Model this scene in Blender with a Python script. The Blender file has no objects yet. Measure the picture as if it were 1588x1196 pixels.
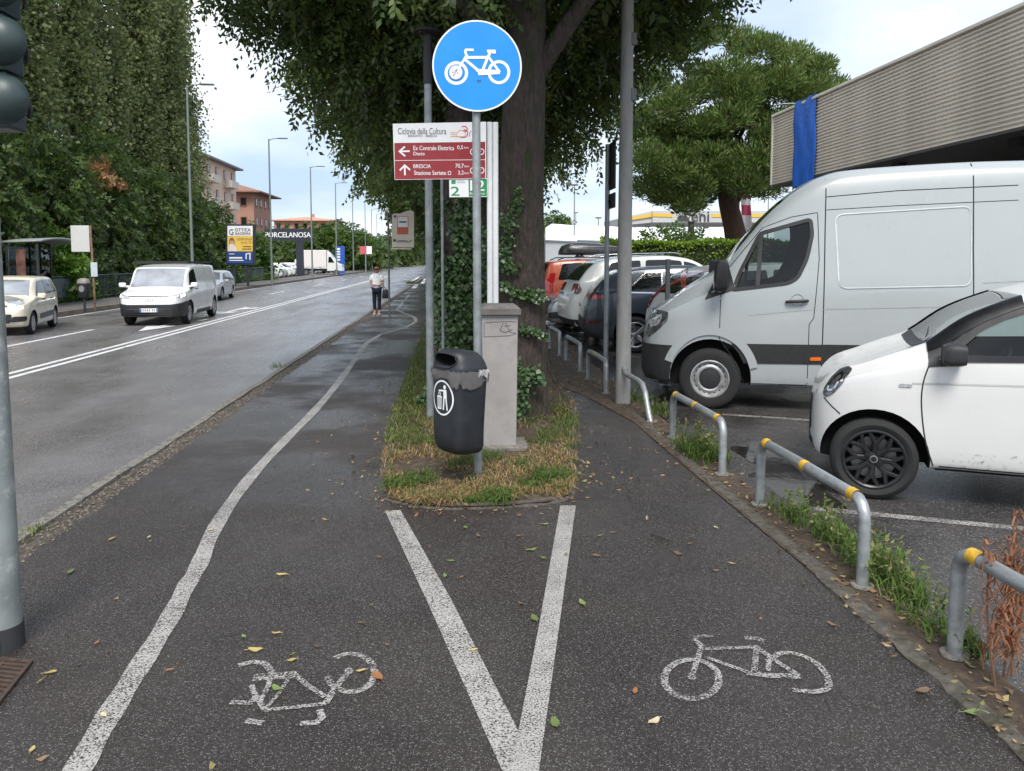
import bpy, bmesh, math, random
import numpy as np
from mathutils import Vector, Matrix, Euler
from mathutils.bvhtree import BVHTree
random.seed(7); np.random.seed(7)
R = math.radians
SC = bpy.context.scene
COL = SC.collection

# ------------------------------------------------------------------ camera
CAM = Vector((0.0, 0.0, 1.85)); FPX = 1200.0; W0, H0 = 1588.0, 1196.0
PPY = 500.0; PITCH = math.atan((PPY - 402.0) / FPX); YAW = math.atan(92.0 / FPX)
CAMEUL = Euler((math.pi / 2 - PITCH, 0, -YAW)); CAMROT = CAMEUL.to_matrix()
cd = bpy.data.cameras.new('camera'); cam = bpy.data.objects.new('camera', cd); COL.objects.link(cam)
cam.location = CAM; cam.rotation_euler = CAMEUL
cd.sensor_width = 36; cd.lens = 36 * FPX / W0; cd.shift_y = -(H0 / 2 - PPY) / W0
cd.clip_start = 0.05; cd.clip_end = 5000
SC.camera = cam

# ------------------------------------------------------------------ sky, sun, exposure
SUN_EL, SUN_AZ = R(54), R(180)      # azimuth measured from +Y towards +X
wd = bpy.data.worlds.new('World'); SC.world = wd; wd.use_nodes = True
nt = wd.node_tree; nt.nodes.clear()
def wn(t, **k):
    n = nt.nodes.new(t)
    for a, b in k.items(): setattr(n, a, b)
    return n
wo = wn('ShaderNodeOutputWorld'); bg = wn('ShaderNodeBackground'); bg.inputs['Strength'].default_value = 0.092
sky = wn('ShaderNodeTexSky', sky_type='NISHITA', sun_disc=False, sun_elevation=SUN_EL, sun_rotation=SUN_AZ)
sky.air_density = 1.0; sky.dust_density = 1.5; sky.ozone_density = 1.6
tc = wn('ShaderNodeTexCoord'); sep = wn('ShaderNodeSeparateXYZ'); nt.links.new(tc.outputs['Generated'], sep.inputs[0])
mx = wn('ShaderNodeMath', operation='MAXIMUM'); nt.links.new(sep.outputs[2], mx.inputs[0]); mx.inputs[1].default_value = 0.0
ad = wn('ShaderNodeMath', operation='ADD'); nt.links.new(mx.outputs[0], ad.inputs[0]); ad.inputs[1].default_value = 0.22
dx = wn('ShaderNodeMath', operation='DIVIDE'); nt.links.new(sep.outputs[0], dx.inputs[0]); nt.links.new(ad.outputs[0], dx.inputs[1])
dy = wn('ShaderNodeMath', operation='DIVIDE'); nt.links.new(sep.outputs[1], dy.inputs[0]); nt.links.new(ad.outputs[0], dy.inputs[1])
cb = wn('ShaderNodeCombineXYZ'); nt.links.new(dx.outputs[0], cb.inputs[0]); nt.links.new(dy.outputs[0], cb.inputs[1]); cb.inputs[2].default_value = 3.7
nz = wn('ShaderNodeTexNoise'); nz.inputs['Scale'].default_value = 0.55; nz.inputs['Detail'].default_value = 5; nz.inputs['Roughness'].default_value = 0.5
nt.links.new(cb.outputs[0], nz.inputs['Vector'])
rp = wn('ShaderNodeMapRange'); rp.inputs['From Min'].default_value = 0.40; rp.inputs['From Max'].default_value = 0.66
rp.inputs['To Min'].default_value = 0.10; rp.inputs['To Max'].default_value = 1.0
nt.links.new(nz.outputs['Fac'], rp.inputs['Value'])
mixc = wn('ShaderNodeMix', data_type='RGBA'); nt.links.new(rp.outputs[0], mixc.inputs['Factor'])
sk2 = wn('ShaderNodeMix', data_type='RGBA'); sk2.inputs['Factor'].default_value = 0.75          # thin high veil over the blue
nt.links.new(sky.outputs[0], sk2.inputs['A']); sk2.inputs['B'].default_value = (3.1, 4.3, 6.0, 1)
nt.links.new(sk2.outputs['Result'], mixc.inputs['A']); mixc.inputs['B'].default_value = (8.0, 8.3, 8.7, 1)
nt.links.new(mixc.outputs['Result'], bg.inputs['Color']); nt.links.new(bg.outputs[0], wo.inputs[0])
S = Vector((math.sin(SUN_AZ) * math.cos(SUN_EL), math.cos(SUN_AZ) * math.cos(SUN_EL), math.sin(SUN_EL)))
sl = bpy.data.lights.new('sun', 'SUN'); sl.energy = 2.3; sl.angle = R(25); sl.color = (1.0, 0.96, 0.9)
so = bpy.data.objects.new('sun', sl); COL.objects.link(so); so.rotation_euler = S.to_track_quat('Z', 'Y').to_euler(); so.location = (0, 0, 40)
SC.view_settings.view_transform = 'Standard'; SC.view_settings.look = 'None'; SC.view_settings.exposure = 0.87; SC.view_settings.gamma = 1
SC.view_settings.use_curve_mapping = False

# ------------------------------------------------------------------ places: photograph pixel -> point on the ground / at a distance
def ray(px, py): return CAMROT @ Vector(((px - W0 / 2) / FPX, -(py - PPY) / FPX, -1.0))
def G(px, py, z=0.0):
    d = ray(px, py); return CAM + d * ((z - CAM.z) / d.z)
def A(px, py, Y):
    d = ray(px, py); return CAM + d * (Y / d.y)
def PXM(Y): return FPX / Y          # pixels per metre, about

# ------------------------------------------------------------------ materials
def newmat(name):
    m = bpy.data.materials.new(name); m.use_nodes = True; n = m.node_tree.nodes
    return m, m.node_tree, n['Principled BSDF'], n['Material Output']
def hexc(r, g, b): # sRGB 0..255 to linear
    f = lambda c: ((c / 255 + 0.055) / 1.055) ** 2.4 if c > 10 else c / 255 / 12.92
    return (f(r), f(g), f(b))
MATS = {}
def M(name, col, rough=0.6, metal=0.0, var=0.12, vs=6.0, bump=0.0, bs=60.0, coat=0.0, spec=0.5, stain=None, stain_s=3.0, stain_lo=.5, stain_hi=.7, rvar=0.08, emit=0, stretch=(1, 1, 1), bd=.01):
    if name in MATS: return MATS[name]
    m, t, b, o = newmat(name); L = t.links.new; N = t.nodes.new
    co = N('ShaderNodeTexCoord'); mp = N('ShaderNodeMapping'); L(co.outputs['Object'], mp.inputs[0]); mp.inputs['Scale'].default_value = stretch
    n1 = N('ShaderNodeTexNoise'); n1.inputs['Scale'].default_value = vs; n1.inputs['Detail'].default_value = 6; n1.inputs['Roughness'].default_value = .62; L(mp.outputs[0], n1.inputs['Vector'])
    mr = N('ShaderNodeMapRange'); mr.inputs['From Min'].default_value = .3; mr.inputs['From Max'].default_value = .7
    mr.inputs['To Min'].default_value = 1 - var; mr.inputs['To Max'].default_value = 1 + var; L(n1.outputs['Fac'], mr.inputs['Value'])
    mu = N('ShaderNodeMix'); mu.data_type = 'RGBA'; mu.blend_type = 'MULTIPLY'; mu.inputs['Factor'].default_value = 1
    mu.inputs['A'].default_value = (*col, 1); L(mr.outputs[0], mu.inputs['B'])
    cur = mu.outputs['Result']
    if stain:
        n2 = N('ShaderNodeTexNoise'); n2.inputs['Scale'].default_value = stain_s; n2.inputs['Detail'].default_value = 8; n2.inputs['Roughness'].default_value = .7; L(mp.outputs[0], n2.inputs['Vector'])
        m2 = N('ShaderNodeMapRange'); m2.inputs['From Min'].default_value = stain_lo; m2.inputs['From Max'].default_value = stain_hi; L(n2.outputs['Fac'], m2.inputs['Value'])
        mm = N('ShaderNodeMix'); mm.data_type = 'RGBA'; L(m2.outputs[0], mm.inputs['Factor']); L(cur, mm.inputs['A']); mm.inputs['B'].default_value = (*stain, 1); cur = mm.outputs['Result']
    L(cur, b.inputs['Base Color'])
    r2 = N('ShaderNodeMapRange'); r2.inputs['From Min'].default_value = .3; r2.inputs['From Max'].default_value = .7
    r2.inputs['To Min'].default_value = max(0, rough - rvar); r2.inputs['To Max'].default_value = min(1, rough + rvar); L(n1.outputs['Fac'], r2.inputs['Value']); L(r2.outputs[0], b.inputs['Roughness'])
    b.inputs['Metallic'].default_value = metal; b.inputs['Coat Weight'].default_value = coat; b.inputs['Coat Roughness'].default_value = .06
    b.inputs['Specular IOR Level'].default_value = spec
    if bump:
        n3 = N('ShaderNodeTexNoise'); n3.inputs['Scale'].default_value = bs; n3.inputs['Detail'].default_value = 4; L(mp.outputs[0], n3.inputs['Vector'])
        bp = N('ShaderNodeBump'); bp.inputs['Strength'].default_value = bump; bp.inputs['Distance'].default_value = bd; L(n3.outputs['Fac'], bp.inputs['Height']); L(bp.outputs[0], b.inputs['Normal'])
    if emit: b.inputs['Emission Color'].default_value = (*col, 1); b.inputs['Emission Strength'].default_value = emit
    MATS[name] = m; return m

def asphalt(name, base, chip, chip_amt, rlo, rhi, wet_scale, brown=(.05, .035, .026), brown_amt=.25, chip_scale=150, rough_stretch=(1, 1, 1), wlo=.42, whi=.62):
    m, t, b, o = newmat(name); L = t.links.new; N = t.nodes.new
    co = N('ShaderNodeTexCoord'); V = co.outputs['Object']
    vo = N('ShaderNodeTexVoronoi'); vo.inputs['Scale'].default_value = chip_scale; L(V, vo.inputs['Vector'])
    sx = N('ShaderNodeSeparateColor'); L(vo.outputs['Color'], sx.inputs[0])
    gt = N('ShaderNodeMapRange'); gt.inputs['From Min'].default_value = 1 - chip_amt; gt.inputs['From Max'].default_value = 1 - chip_amt * .35; L(sx.outputs[0], gt.inputs['Value'])
    big = N('ShaderNodeTexNoise'); big.inputs['Scale'].default_value = 1.1; big.inputs['Detail'].default_value = 8; big.inputs['Roughness'].default_value = .65; L(V, big.inputs['Vector'])
    fine = N('ShaderNodeTexNoise'); fine.inputs['Scale'].default_value = 70; fine.inputs['Detail'].default_value = 4; L(V, fine.inputs['Vector'])
    f2 = N('ShaderNodeMapRange'); f2.inputs['From Min'].default_value = .3; f2.inputs['From Max'].default_value = .7; f2.inputs['To Min'].default_value = .55; f2.inputs['To Max'].default_value = 1.5; L(fine.outputs['Fac'], f2.inputs['Value'])
    b2 = N('ShaderNodeMapRange'); b2.inputs['From Min'].default_value = .3; b2.inputs['From Max'].default_value = .72; b2.inputs['To Min'].default_value = .72; b2.inputs['To Max'].default_value = 1.3; L(big.outputs['Fac'], b2.inputs['Value'])
    mu = N('ShaderNodeMath'); mu.operation = 'MULTIPLY'; L(f2.outputs[0], mu.inputs[0]); L(b2.outputs[0], mu.inputs[1])
    c1 = N('ShaderNodeMix'); c1.data_type = 'RGBA'; c1.blend_type = 'MULTIPLY'; c1.inputs['Factor'].default_value = 1; c1.inputs['A'].default_value = (*base, 1); L(mu.outputs[0], c1.inputs['B'])
    bn = N('ShaderNodeTexNoise'); bn.inputs['Scale'].default_value = .7; bn.inputs['Detail'].default_value = 9; bn.inputs['Roughness'].default_value = .7; L(V, bn.inputs['Vector'])
    bm_ = N('ShaderNodeMapRange'); bm_.inputs['From Min'].default_value = .52; bm_.inputs['From Max'].default_value = .75; bm_.inputs['To Max'].default_value = brown_amt; L(bn.outputs['Fac'], bm_.inputs['Value'])
    c2 = N('ShaderNodeMix'); c2.data_type = 'RGBA'; L(bm_.outputs[0], c2.inputs['Factor']); L(c1.outputs['Result'], c2.inputs['A']); c2.inputs['B'].default_value = (*brown, 1)
    c3 = N('ShaderNodeMix'); c3.data_type = 'RGBA'; L(gt.outputs[0], c3.inputs['Factor']); L(c2.outputs['Result'], c3.inputs['A']); c3.inputs['B'].default_value = (*chip, 1)
    L(c3.outputs['Result'], b.inputs['Base Color'])
    mp = N('ShaderNodeMapping'); L(V, mp.inputs[0]); mp.inputs['Scale'].default_value = rough_stretch
    wn_ = N('ShaderNodeTexNoise'); wn_.inputs['Scale'].default_value = wet_scale; wn_.inputs['Detail'].default_value = 6; wn_.inputs['Roughness'].default_value = .58; L(mp.outputs[0], wn_.inputs['Vector'])
    wr = N('ShaderNodeMapRange'); wr.inputs['From Min'].default_value = wlo; wr.inputs['From Max'].default_value = whi; wr.inputs['To Min'].default_value = rlo; wr.inputs['To Max'].default_value = rhi; L(wn_.outputs['Fac'], wr.inputs['Value'])
    L(wr.outputs[0], b.inputs['Roughness'])
    hb = N('ShaderNodeTexVoronoi'); hb.inputs['Scale'].default_value = chip_scale * .8; L(V, hb.inputs['Vector'])
    bp = N('ShaderNodeBump'); bp.inputs['Strength'].default_value = .42; bp.inputs['Distance'].default_value = .006; bp.invert = True; L(hb.outputs['Distance'], bp.inputs['Height'])
    b4 = N('ShaderNodeBump'); b4.inputs['Strength'].default_value = .3; b4.inputs['Distance'].default_value = .03; L(big.outputs['Fac'], b4.inputs['Height']); L(b4.outputs[0], bp.inputs['Normal'])
    L(bp.outputs[0], b.inputs['Normal'])
    return m

def paint_worn(name, col, wear=.45, scale=90, edge=.12, rough=.55, macro=.8):
    """road paint worn off the chippings: opaque paint where a noise holds it, nothing where it is gone"""
    m, t, b, o = newmat(name); L = t.links.new; N = t.nodes.new
    co = N('ShaderNodeTexCoord'); V = co.outputs['Object']
    n1 = N('ShaderNodeTexNoise'); n1.inputs['Scale'].default_value = scale; n1.inputs['Detail'].default_value = 3; L(V, n1.inputs['Vector'])
    n2 = N('ShaderNodeTexNoise'); n2.inputs['Scale'].default_value = 3.2; n2.inputs['Detail'].default_value = 6; n2.inputs['Roughness'].default_value = .65; L(V, n2.inputs['Vector'])
    ad_ = N('ShaderNodeMath'); ad_.operation = 'MULTIPLY_ADD'; L(n2.outputs['Fac'], ad_.inputs[0]); ad_.inputs[1].default_value = macro; L(n1.outputs['Fac'], ad_.inputs[2])
    mr = N('ShaderNodeMapRange'); mr.inputs['From Min'].default_value = wear + .4 - edge; mr.inputs['From Max'].default_value = wear + .4 + edge; L(ad_.outputs[0], mr.inputs['Value'])
    tr = N('ShaderNodeBsdfTransparent'); ms = N('ShaderNodeMixShader'); L(mr.outputs[0], ms.inputs['Fac']); L(tr.outputs[0], ms.inputs[1]); L(b.outputs[0], ms.inputs[2]); L(ms.outputs[0], o.inputs['Surface'])
    cm = N('ShaderNodeMix'); cm.data_type = 'RGBA'; L(n2.outputs['Fac'], cm.inputs['Factor']); cm.inputs['A'].default_value = (*[c * .8 for c in col], 1); cm.inputs['B'].default_value = (*col, 1); L(cm.outputs['Result'], b.inputs['Base Color'])
    b.inputs['Roughness'].default_value = rough
    return m

def glassmat(name, tint=(.55, .62, .6), refl=1.0, see=.8, rough=.02):
    m, t, b, o = newmat(name); L = t.links.new; N = t.nodes.new; t.nodes.remove(b)
    tr = N('ShaderNodeBsdfTransparent'); tr.inputs[0].default_value = (*tint, 1)
    gl = N('ShaderNodeBsdfGlossy'); gl.inputs['Roughness'].default_value = rough
    lw = N('ShaderNodeFresnel'); lw.inputs['IOR'].default_value = 1.5
    ml = N('ShaderNodeMath'); ml.operation = 'MULTIPLY'; ml.inputs[1].default_value = refl; ml.use_clamp = True; L(lw.outputs[0], ml.inputs[0])
    ms = N('ShaderNodeMixShader'); L(ml.outputs[0], ms.inputs['Fac']); L(tr.outputs[0], ms.inputs[1]); L(gl.outputs[0], ms.inputs[2]); L(ms.outputs[0], o.inputs['Surface'])
    return m

def leafmat(name, trans=.3, rough=.5, spec=.35):
    m, t, b, o = newmat(name); L = t.links.new; N = t.nodes.new
    at = N('ShaderNodeAttribute'); at.attribute_name = 'tint'
    L(at.outputs['Color'], b.inputs['Base Color']); b.inputs['Roughness'].default_value = rough; b.inputs['Specular IOR Level'].default_value = spec
    tl = N('ShaderNodeBsdfTranslucent'); hs = N('ShaderNodeHueSaturation'); hs.inputs['Value'].default_value = 1.5; hs.inputs['Saturation'].default_value = 1.1; L(at.outputs['Color'], hs.inputs['Color']); L(hs.outputs[0], tl.inputs['Color'])
    ms = N('ShaderNodeMixShader'); ms.inputs['Fac'].default_value = trans; L(b.outputs[0], ms.inputs[1]); L(tl.outputs[0], ms.inputs[2]); L(ms.outputs[0], o.inputs['Surface'])
    return m

# ------------------------------------------------------------------ objects
def tag(o, label, cat, group=None):
    o['label'] = label; o['category'] = cat
    if group: o['group'] = group
    return o
def struct(o): o['kind'] = 'structure'; return o
def stuff(o): o['kind'] = 'stuff'; return o
def empty(name, loc, rz=0.0, label=None, cat=None, group=None):
    o = bpy.data.objects.new(name, None); COL.objects.link(o); o.location = loc; o.rotation_euler = (0, 0, rz); o.empty_display_size = .1
    if label: tag(o, label, cat, group)
    return o
def wmat(o):
    m = o.matrix_basis.copy()
    if o.parent is not None: m = wmat(o.parent) @ o.matrix_parent_inverse @ m
    return m
def link(name, me, mats=None, parent=None, world=True):
    o = bpy.data.objects.new(name, me); COL.objects.link(o)
    if mats is not None and len(me.materials) == 0:
        for m in (mats if isinstance(mats, (list, tuple)) else [mats]): me.materials.append(m)
    if parent is not None:
        o.parent = parent
        if world: o.matrix_parent_inverse = wmat(parent).inverted()
    return o
def copy_tree(o, parent=None):
    c = o.copy(); COL.objects.link(c); c.parent = parent
    if parent is not None: c.matrix_parent_inverse = o.matrix_parent_inverse.copy()
    for ch in o.children: copy_tree(ch, c)
    return c

class MB:
    def __init__(s): s.v = []; s.f = []; s.m = []
    def add(s, vs, fs, mi=0):
        k = len(s.v); s.v += [tuple(v) for v in vs]; s.f += [tuple(i + k for i in f) for f in fs]; s.m += [mi] * len(fs); return s
    def box(s, c, d, rot=None, mi=0):
        x, y, z = d[0] / 2, d[1] / 2, d[2] / 2; c = Vector(c)
        P = [Vector(p) for p in ((-x, -y, -z), (x, -y, -z), (x, y, -z), (-x, y, -z), (-x, -y, z), (x, -y, z), (x, y, z), (-x, y, z))]
        if rot is not None: P = [rot @ p for p in P]
        return s.add([c + p for p in P], [(3, 2, 1, 0), (4, 5, 6, 7), (0, 1, 5, 4), (1, 2, 6, 5), (2, 3, 7, 6), (3, 0, 4, 7)], mi)
    def tube(s, pts, r, n=10, mi=0, cap=True):
        pts = [Vector(p) for p in pts]; K = len(pts)
        rs = list(r) if isinstance(r, (list, tuple)) else [r] * K
        prev = None; vs = []
        for i, p in enumerate(pts):
            t = (pts[min(i + 1, K - 1)] - pts[max(i - 1, 0)]).normalized()
            if prev is None:
                a = Vector((0, 0, 1)) if abs(t.z) < .9 else Vector((1, 0, 0)); u = t.cross(a).normalized()
            else:
                u = (prev - t * prev.dot(t)).normalized()
            prev = u; w = t.cross(u)
            vs += [p + (u * math.cos(2 * math.pi * k / n) + w * math.sin(2 * math.pi * k / n)) * rs[i] for k in range(n)]
        fs = [(i * n + k, i * n + (k + 1) % n, (i + 1) * n + (k + 1) % n, (i + 1) * n + k) for i in range(K - 1) for k in range(n)]
        if cap: fs += [tuple(range(n - 1, -1, -1)), tuple((K - 1) * n + k for k in range(n))]
        return s.add(vs, fs, mi)
    def cyl(s, p0, p1, r0, r1=None, n=14, mi=0, cap=True): return s.tube([p0, p1], [r0, r0 if r1 is None else r1], n, mi, cap)
    def lathe(s, prof, n=24, mat=None, mi=0):
        mat = mat or Matrix.Identity(4); K = len(prof)
        vs = [mat @ Vector((r * math.cos(2 * math.pi * k / n), r * math.sin(2 * math.pi * k / n), z)) for r, z in prof for k in range(n)]
        fs = [(i * n + k, i * n + (k + 1) % n, (i + 1) * n + (k + 1) % n, (i + 1) * n + k) for i in range(K - 1) for k in range(n)]
        if prof[0][0] > 1e-6 and prof[-1][0] > 1e-6 and prof[0] != prof[-1]: pass
        return s.add(vs, fs, mi)
    def loft(s, rings, cap=True, closed=True, mi=0):
        n = len(rings[0]); vs = [p for r in rings for p in r]; q = n if closed else n - 1
        fs = [(i * n + k, i * n + (k + 1) % n, (i + 1) * n + (k + 1) % n, (i + 1) * n + k) for i in range(len(rings) - 1) for k in range(q)]
        if cap: fs += [tuple(range(n - 1, -1, -1)), tuple((len(rings) - 1) * n + k for k in range(n))]
        return s.add(vs, fs, mi)
    def prism(s, poly, fn0, fn1, mi=0):
        """polygon extruded between two placing functions (u,v)->point"""
        n = len(poly); vs = [fn0(*p) for p in poly] + [fn1(*p) for p in poly]
        return s.add(vs, [tuple(range(n - 1, -1, -1)), tuple(range(n, 2 * n))] + [(k, (k + 1) % n, n + (k + 1) % n, n + k) for k in range(n)], mi)
    def mesh(s, name='m', smooth=None, fix=True):
        me = bpy.data.meshes.new(name); me.from_pydata(s.v, [], s.f)
        if any(s.m): me.polygons.foreach_set('material_index', s.m)
        if fix:
            b = bmesh.new(); b.from_mesh(me); bmesh.ops.recalc_face_normals(b, faces=b.faces); b.to_mesh(me); b.free()
        if smooth is not None: shade(me, smooth)
        return me
    def build(s, name, mats, parent=None, smooth=None, bevel=0.0, world=True, seg=2, fix=True):
        o = link(name, s.mesh(name, smooth, fix), mats, parent, world)
        if bevel:
            b = o.modifiers.new('bevel', 'BEVEL'); b.width = bevel; b.segments = seg; b.limit_method = 'ANGLE'; b.angle_limit = R(40)
        return o
def shade(me, ang=35):
    me.polygons.foreach_set('use_smooth', [True] * len(me.polygons))
    if ang < 179: me.set_sharp_from_angle(angle=R(ang))
def quads(name, V4, mats, tint=None, parent=None, world=True, smooth=False):
    """many separate quads at once, V4: (N,4,3)"""
    V4 = np.asarray(V4, dtype=np.float32); n = len(V4); me = bpy.data.meshes.new(name)
    me.vertices.add(n * 4); me.vertices.foreach_set('co', V4.reshape(-1))
    me.loops.add(n * 4); me.loops.foreach_set('vertex_index', np.arange(n * 4, dtype=np.int32))
    me.polygons.add(n); me.polygons.foreach_set('loop_start', np.arange(0, n * 4, 4, dtype=np.int32))
    me.update(calc_edges=True)
    if tint is not None:
        at = me.attributes.new('tint', 'FLOAT_COLOR', 'FACE'); c = np.ones((n, 4), dtype=np.float32); c[:, :3] = tint; at.data.foreach_set('color', c.reshape(-1))
    return link(name, me, mats, parent, world)
def sheet(name, poly, mat, z=None, parent=None):
    """flat polygon on the ground, poly as (x,y) or 3D points"""
    pts = [(p[0], p[1], (z if z is not None else p[2])) for p in poly]
    me = bpy.data.meshes.new(name); me.from_pydata(pts, [], [tuple(range(len(pts)))]); me.validate()
    b = bmesh.new(); b.from_mesh(me)
    bmesh.ops.triangulate(b, faces=b.faces[:])
    for f in b.faces:
        if f.normal.z < 0: f.normal_flip()
    b.to_mesh(me); b.free()
    return link(name, me, mat, parent)
def strip_pts(pts, w, closed=False):
    """left/right offset points of a 2D polyline"""
    P = [Vector((p[0], p[1])) for p in pts]; n = len(P); ws = w if isinstance(w, (list, tuple)) else [w] * n; Lf, Rt = [], []
    for i in range(n):
        a = P[(i - 1) % n] if closed or i > 0 else P[i]; b = P[(i + 1) % n] if closed or i < n - 1 else P[i]
        t1 = (P[i] - a).normalized() if (P[i] - a).length > 1e-9 else None; t2 = (b - P[i]).normalized() if (b - P[i]).length > 1e-9 else None
        t = ((t1 or t2) + (t2 or t1)).normalized(); nn = Vector((-t.y, t.x)); k = 1 / max(.5, nn.dot(Vector((-(t1 or t2).y, (t1 or t2).x))))
        Lf.append(P[i] + nn * ws[i] / 2 * k); Rt.append(P[i] - nn * ws[i] / 2 * k)
    return Lf, Rt
def strip(mb, pts, w, z, closed=False, mi=0, place=None):
    Lf, Rt = strip_pts(pts, w, closed); n = len(Lf); place = place or (lambda u, v: (u, v, z))
    vs = [place(*p) for p in Lf] + [place(*p) for p in Rt]; q = n if closed else n - 1
    mb.add(vs, [(i, n + i, n + (i + 1) % n, (i + 1) % n) for i in range(q)], mi)
def smoothpoly(pts, k=6):
    """Catmull-Rom through 2D/3D points"""
    P = [Vector(p) for p in pts]; out = []
    for i in range(len(P) - 1):
        p0 = P[max(i - 1, 0)]; p1 = P[i]; p2 = P[i + 1]; p3 = P[min(i + 2, len(P) - 1)]
        for j in range(k):
            t = j / k; out.append(.5 * ((2 * p1) + (p2 - p0) * t + (2 * p0 - 5 * p1 + 4 * p2 - p3) * t * t + (3 * p1 - p0 - 3 * p2 + p3) * t ** 3))
    return out + [P[-1]]
def fillet(poly, r, k=4):
    """round the corners of a 2D polygon; r one number or one per corner"""
    n = len(poly); P = [Vector((p[0], p[1])) for p in poly]; out = []
    for i in range(n):
        ri = r[i] if isinstance(r, (list, tuple)) else r
        a, p, b = P[i - 1], P[i], P[(i + 1) % n]; d1 = a - p; d2 = b - p; c = min(ri, d1.length * .48, d2.length * .48)
        if c < 1e-5: out.append(tuple(p)); continue
        s, e = p + d1.normalized() * c, p + d2.normalized() * c
        for j in range(k + 1):
            t = j / k; out.append(tuple((1 - t) ** 2 * s + 2 * t * (1 - t) * p + t * t * e))
    return out
def evalmesh(o):
    bpy.context.view_layer.update()
    dg = bpy.context.evaluated_depsgraph_get(); return bpy.data.meshes.new_from_object(o.evaluated_get(dg))
def boolean(me, cutters, op='DIFFERENCE'):
    o = bpy.data.objects.new('tmp', me); COL.objects.link(o); cs = []
    for c in cutters:
        co = bpy.data.objects.new('tmpc', c); COL.objects.link(co); co.hide_render = True; cs.append(co)
        md = o.modifiers.new('b', 'BOOLEAN'); md.object = co; md.operation = op; md.solver = 'EXACT'
    r = evalmesh(o)
    for x in cs + [o]: bpy.data.objects.remove(x)
    return r
TXT = {}
def textmesh(body):
    if body not in TXT:
        c = bpy.data.curves.new('t', 'FONT'); c.body = body; c.size = 1; c.resolution_u = 3
        o = bpy.data.objects.new('t', c); COL.objects.link(o); me = evalmesh(o); bpy.data.objects.remove(o)
        n = len(me.vertices); a = np.zeros(n * 3); me.vertices.foreach_get('co', a); a = a.reshape(-1, 3)
        TXT[body] = (a, [tuple(p.vertices) for p in me.polygons])
    return TXT[body]
def text(name, body, place, mat, parent, bold=0.0):
    """lettering fitted into the unit square of place(u,v)"""
    a, f = textmesh(body); lo = a[:, :2].min(0); hi = a[:, :2].max(0); uv = (a[:, :2] - lo) / (hi - lo)
    mb = MB(); mb.add([place(u, v) for u, v in uv], f)
    if bold:
        e1 = bold
        mb.add([Vector(place(u + e1, v)) + Vector((0, -.0006, 0)) for u, v in uv], f)
    return mb.build(name, mat, parent, fix=False)
def pxrect(x0, y0, x1, y1, Y, dy=0.0):
    """unit square over a photograph rectangle on the upright plane at distance Y (dy: proud of it)"""
    return lambda u, v: A(x0 + (x1 - x0) * u, y1 + (y0 - y1) * v, Y) + Vector((0, -dy, 0))
def pxpoly(name, pts, Y, mat, parent, dy=0.0, thick=0.0):
    mb = MB(); P = [A(x, y, Y) + Vector((0, -dy, 0)) for x, y in pts]
    if thick: mb.prism(list(range(len(P))) and [(i, 0) for i in range(len(P))], lambda i, _: P[i], lambda i, _: P[i] + Vector((0, thick, 0)))
    else: mb.add(P, [tuple(range(len(P)))])
    return mb.build(name, mat, parent, fix=bool(thick))
def ell(cx, cy, rx, ry, a0=0, a1=360, n=28): return [(cx + rx * math.cos(R(a0 + (a1 - a0) * i / n)), cy + ry * math.sin(R(a0 + (a1 - a0) * i / n))) for i in range(n + (0 if abs(a1 - a0) >= 360 else 1))]
# ================================================================== SETTING: ground, road, paths, parking
m_earth = M('earth', (.09, .075, .05), .95, var=.35, vs=2, bump=.5, bs=40)
m_dirt = M('dirt_soil', (.055, .038, .026), .95, var=.45, vs=14, bump=.8, bs=60, stain=(.13, .095, .06), stain_s=9)
m_road = asphalt('road_asphalt', (.125, .117, .117), (.22, .21, .21), .22, .22, .46, .55, brown_amt=.12, chip_scale=110, rough_stretch=(1.6, .35, 1))
m_path = asphalt('path_asphalt', (.034, .0275, .0255), (.165, .156, .148), .115, .17, .66, .50, brown_amt=.35, chip_scale=230, wlo=.43, whi=.58)
m_park = asphalt('parking_asphalt', (.040, .037, .036), (.16, .15, .15), .12, .12, .70, .55, brown=(.03, .02, .015), brown_amt=.35, chip_scale=110, wlo=.45, whi=.6)
m_kerb = M('kerb_stone', (.20, .185, .165), .85, var=.3, vs=30, bump=.9, bs=90, stain=(.05, .045, .035), stain_s=18, stain_lo=.48, stain_hi=.68)
m_kerb2 = M('kerb_stone_left', (.17, .14, .115), .85, var=.3, vs=12, bump=.6, bs=60, stain=(.06, .05, .04), stain_s=5)
m_pave = asphalt('pavement_left', (.105, .095, .088), (.2, .19, .18), .15, .5, .85, .7, chip_scale=60)
m_white = paint_worn('paint_white_worn', (.42, .40, .38), wear=.185, scale=135, edge=.09, macro=.28)
m_white2 = paint_worn('paint_white_faded', (.39, .375, .36), wear=.315, scale=120, edge=.08, macro=.42)
m_white3 = paint_worn('paint_white_road', (.70, .69, .68), wear=.28, scale=25, edge=.12)
ZR, ZP, ZK = -0.10, 0.0, -0.05        # road, bicycle path, parking

g = struct(sheet('ground', [(-900, -60), (900, -60), (900, 2500), (-900, 2500)], m_earth, -0.30))
road = struct(sheet('road', [(-13.30, -12), (-2.94, -12), (-2.94, 900), (-13.30, 900)], m_road, ZR))
park = struct(sheet('parking_lot', [(2.30, -6), (14.5, -6), (14.5, 27), (2.30, 27)], m_park, ZK))
XK = -2.88                          # kerb between road and bicycle path
path = struct(sheet('bicycle_path', [(-2.66, -6), (2.2, -6), (2.2, 26), (1.4, 60), (0.6, 220), (-2.66, 220)], m_path, ZP))
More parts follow.
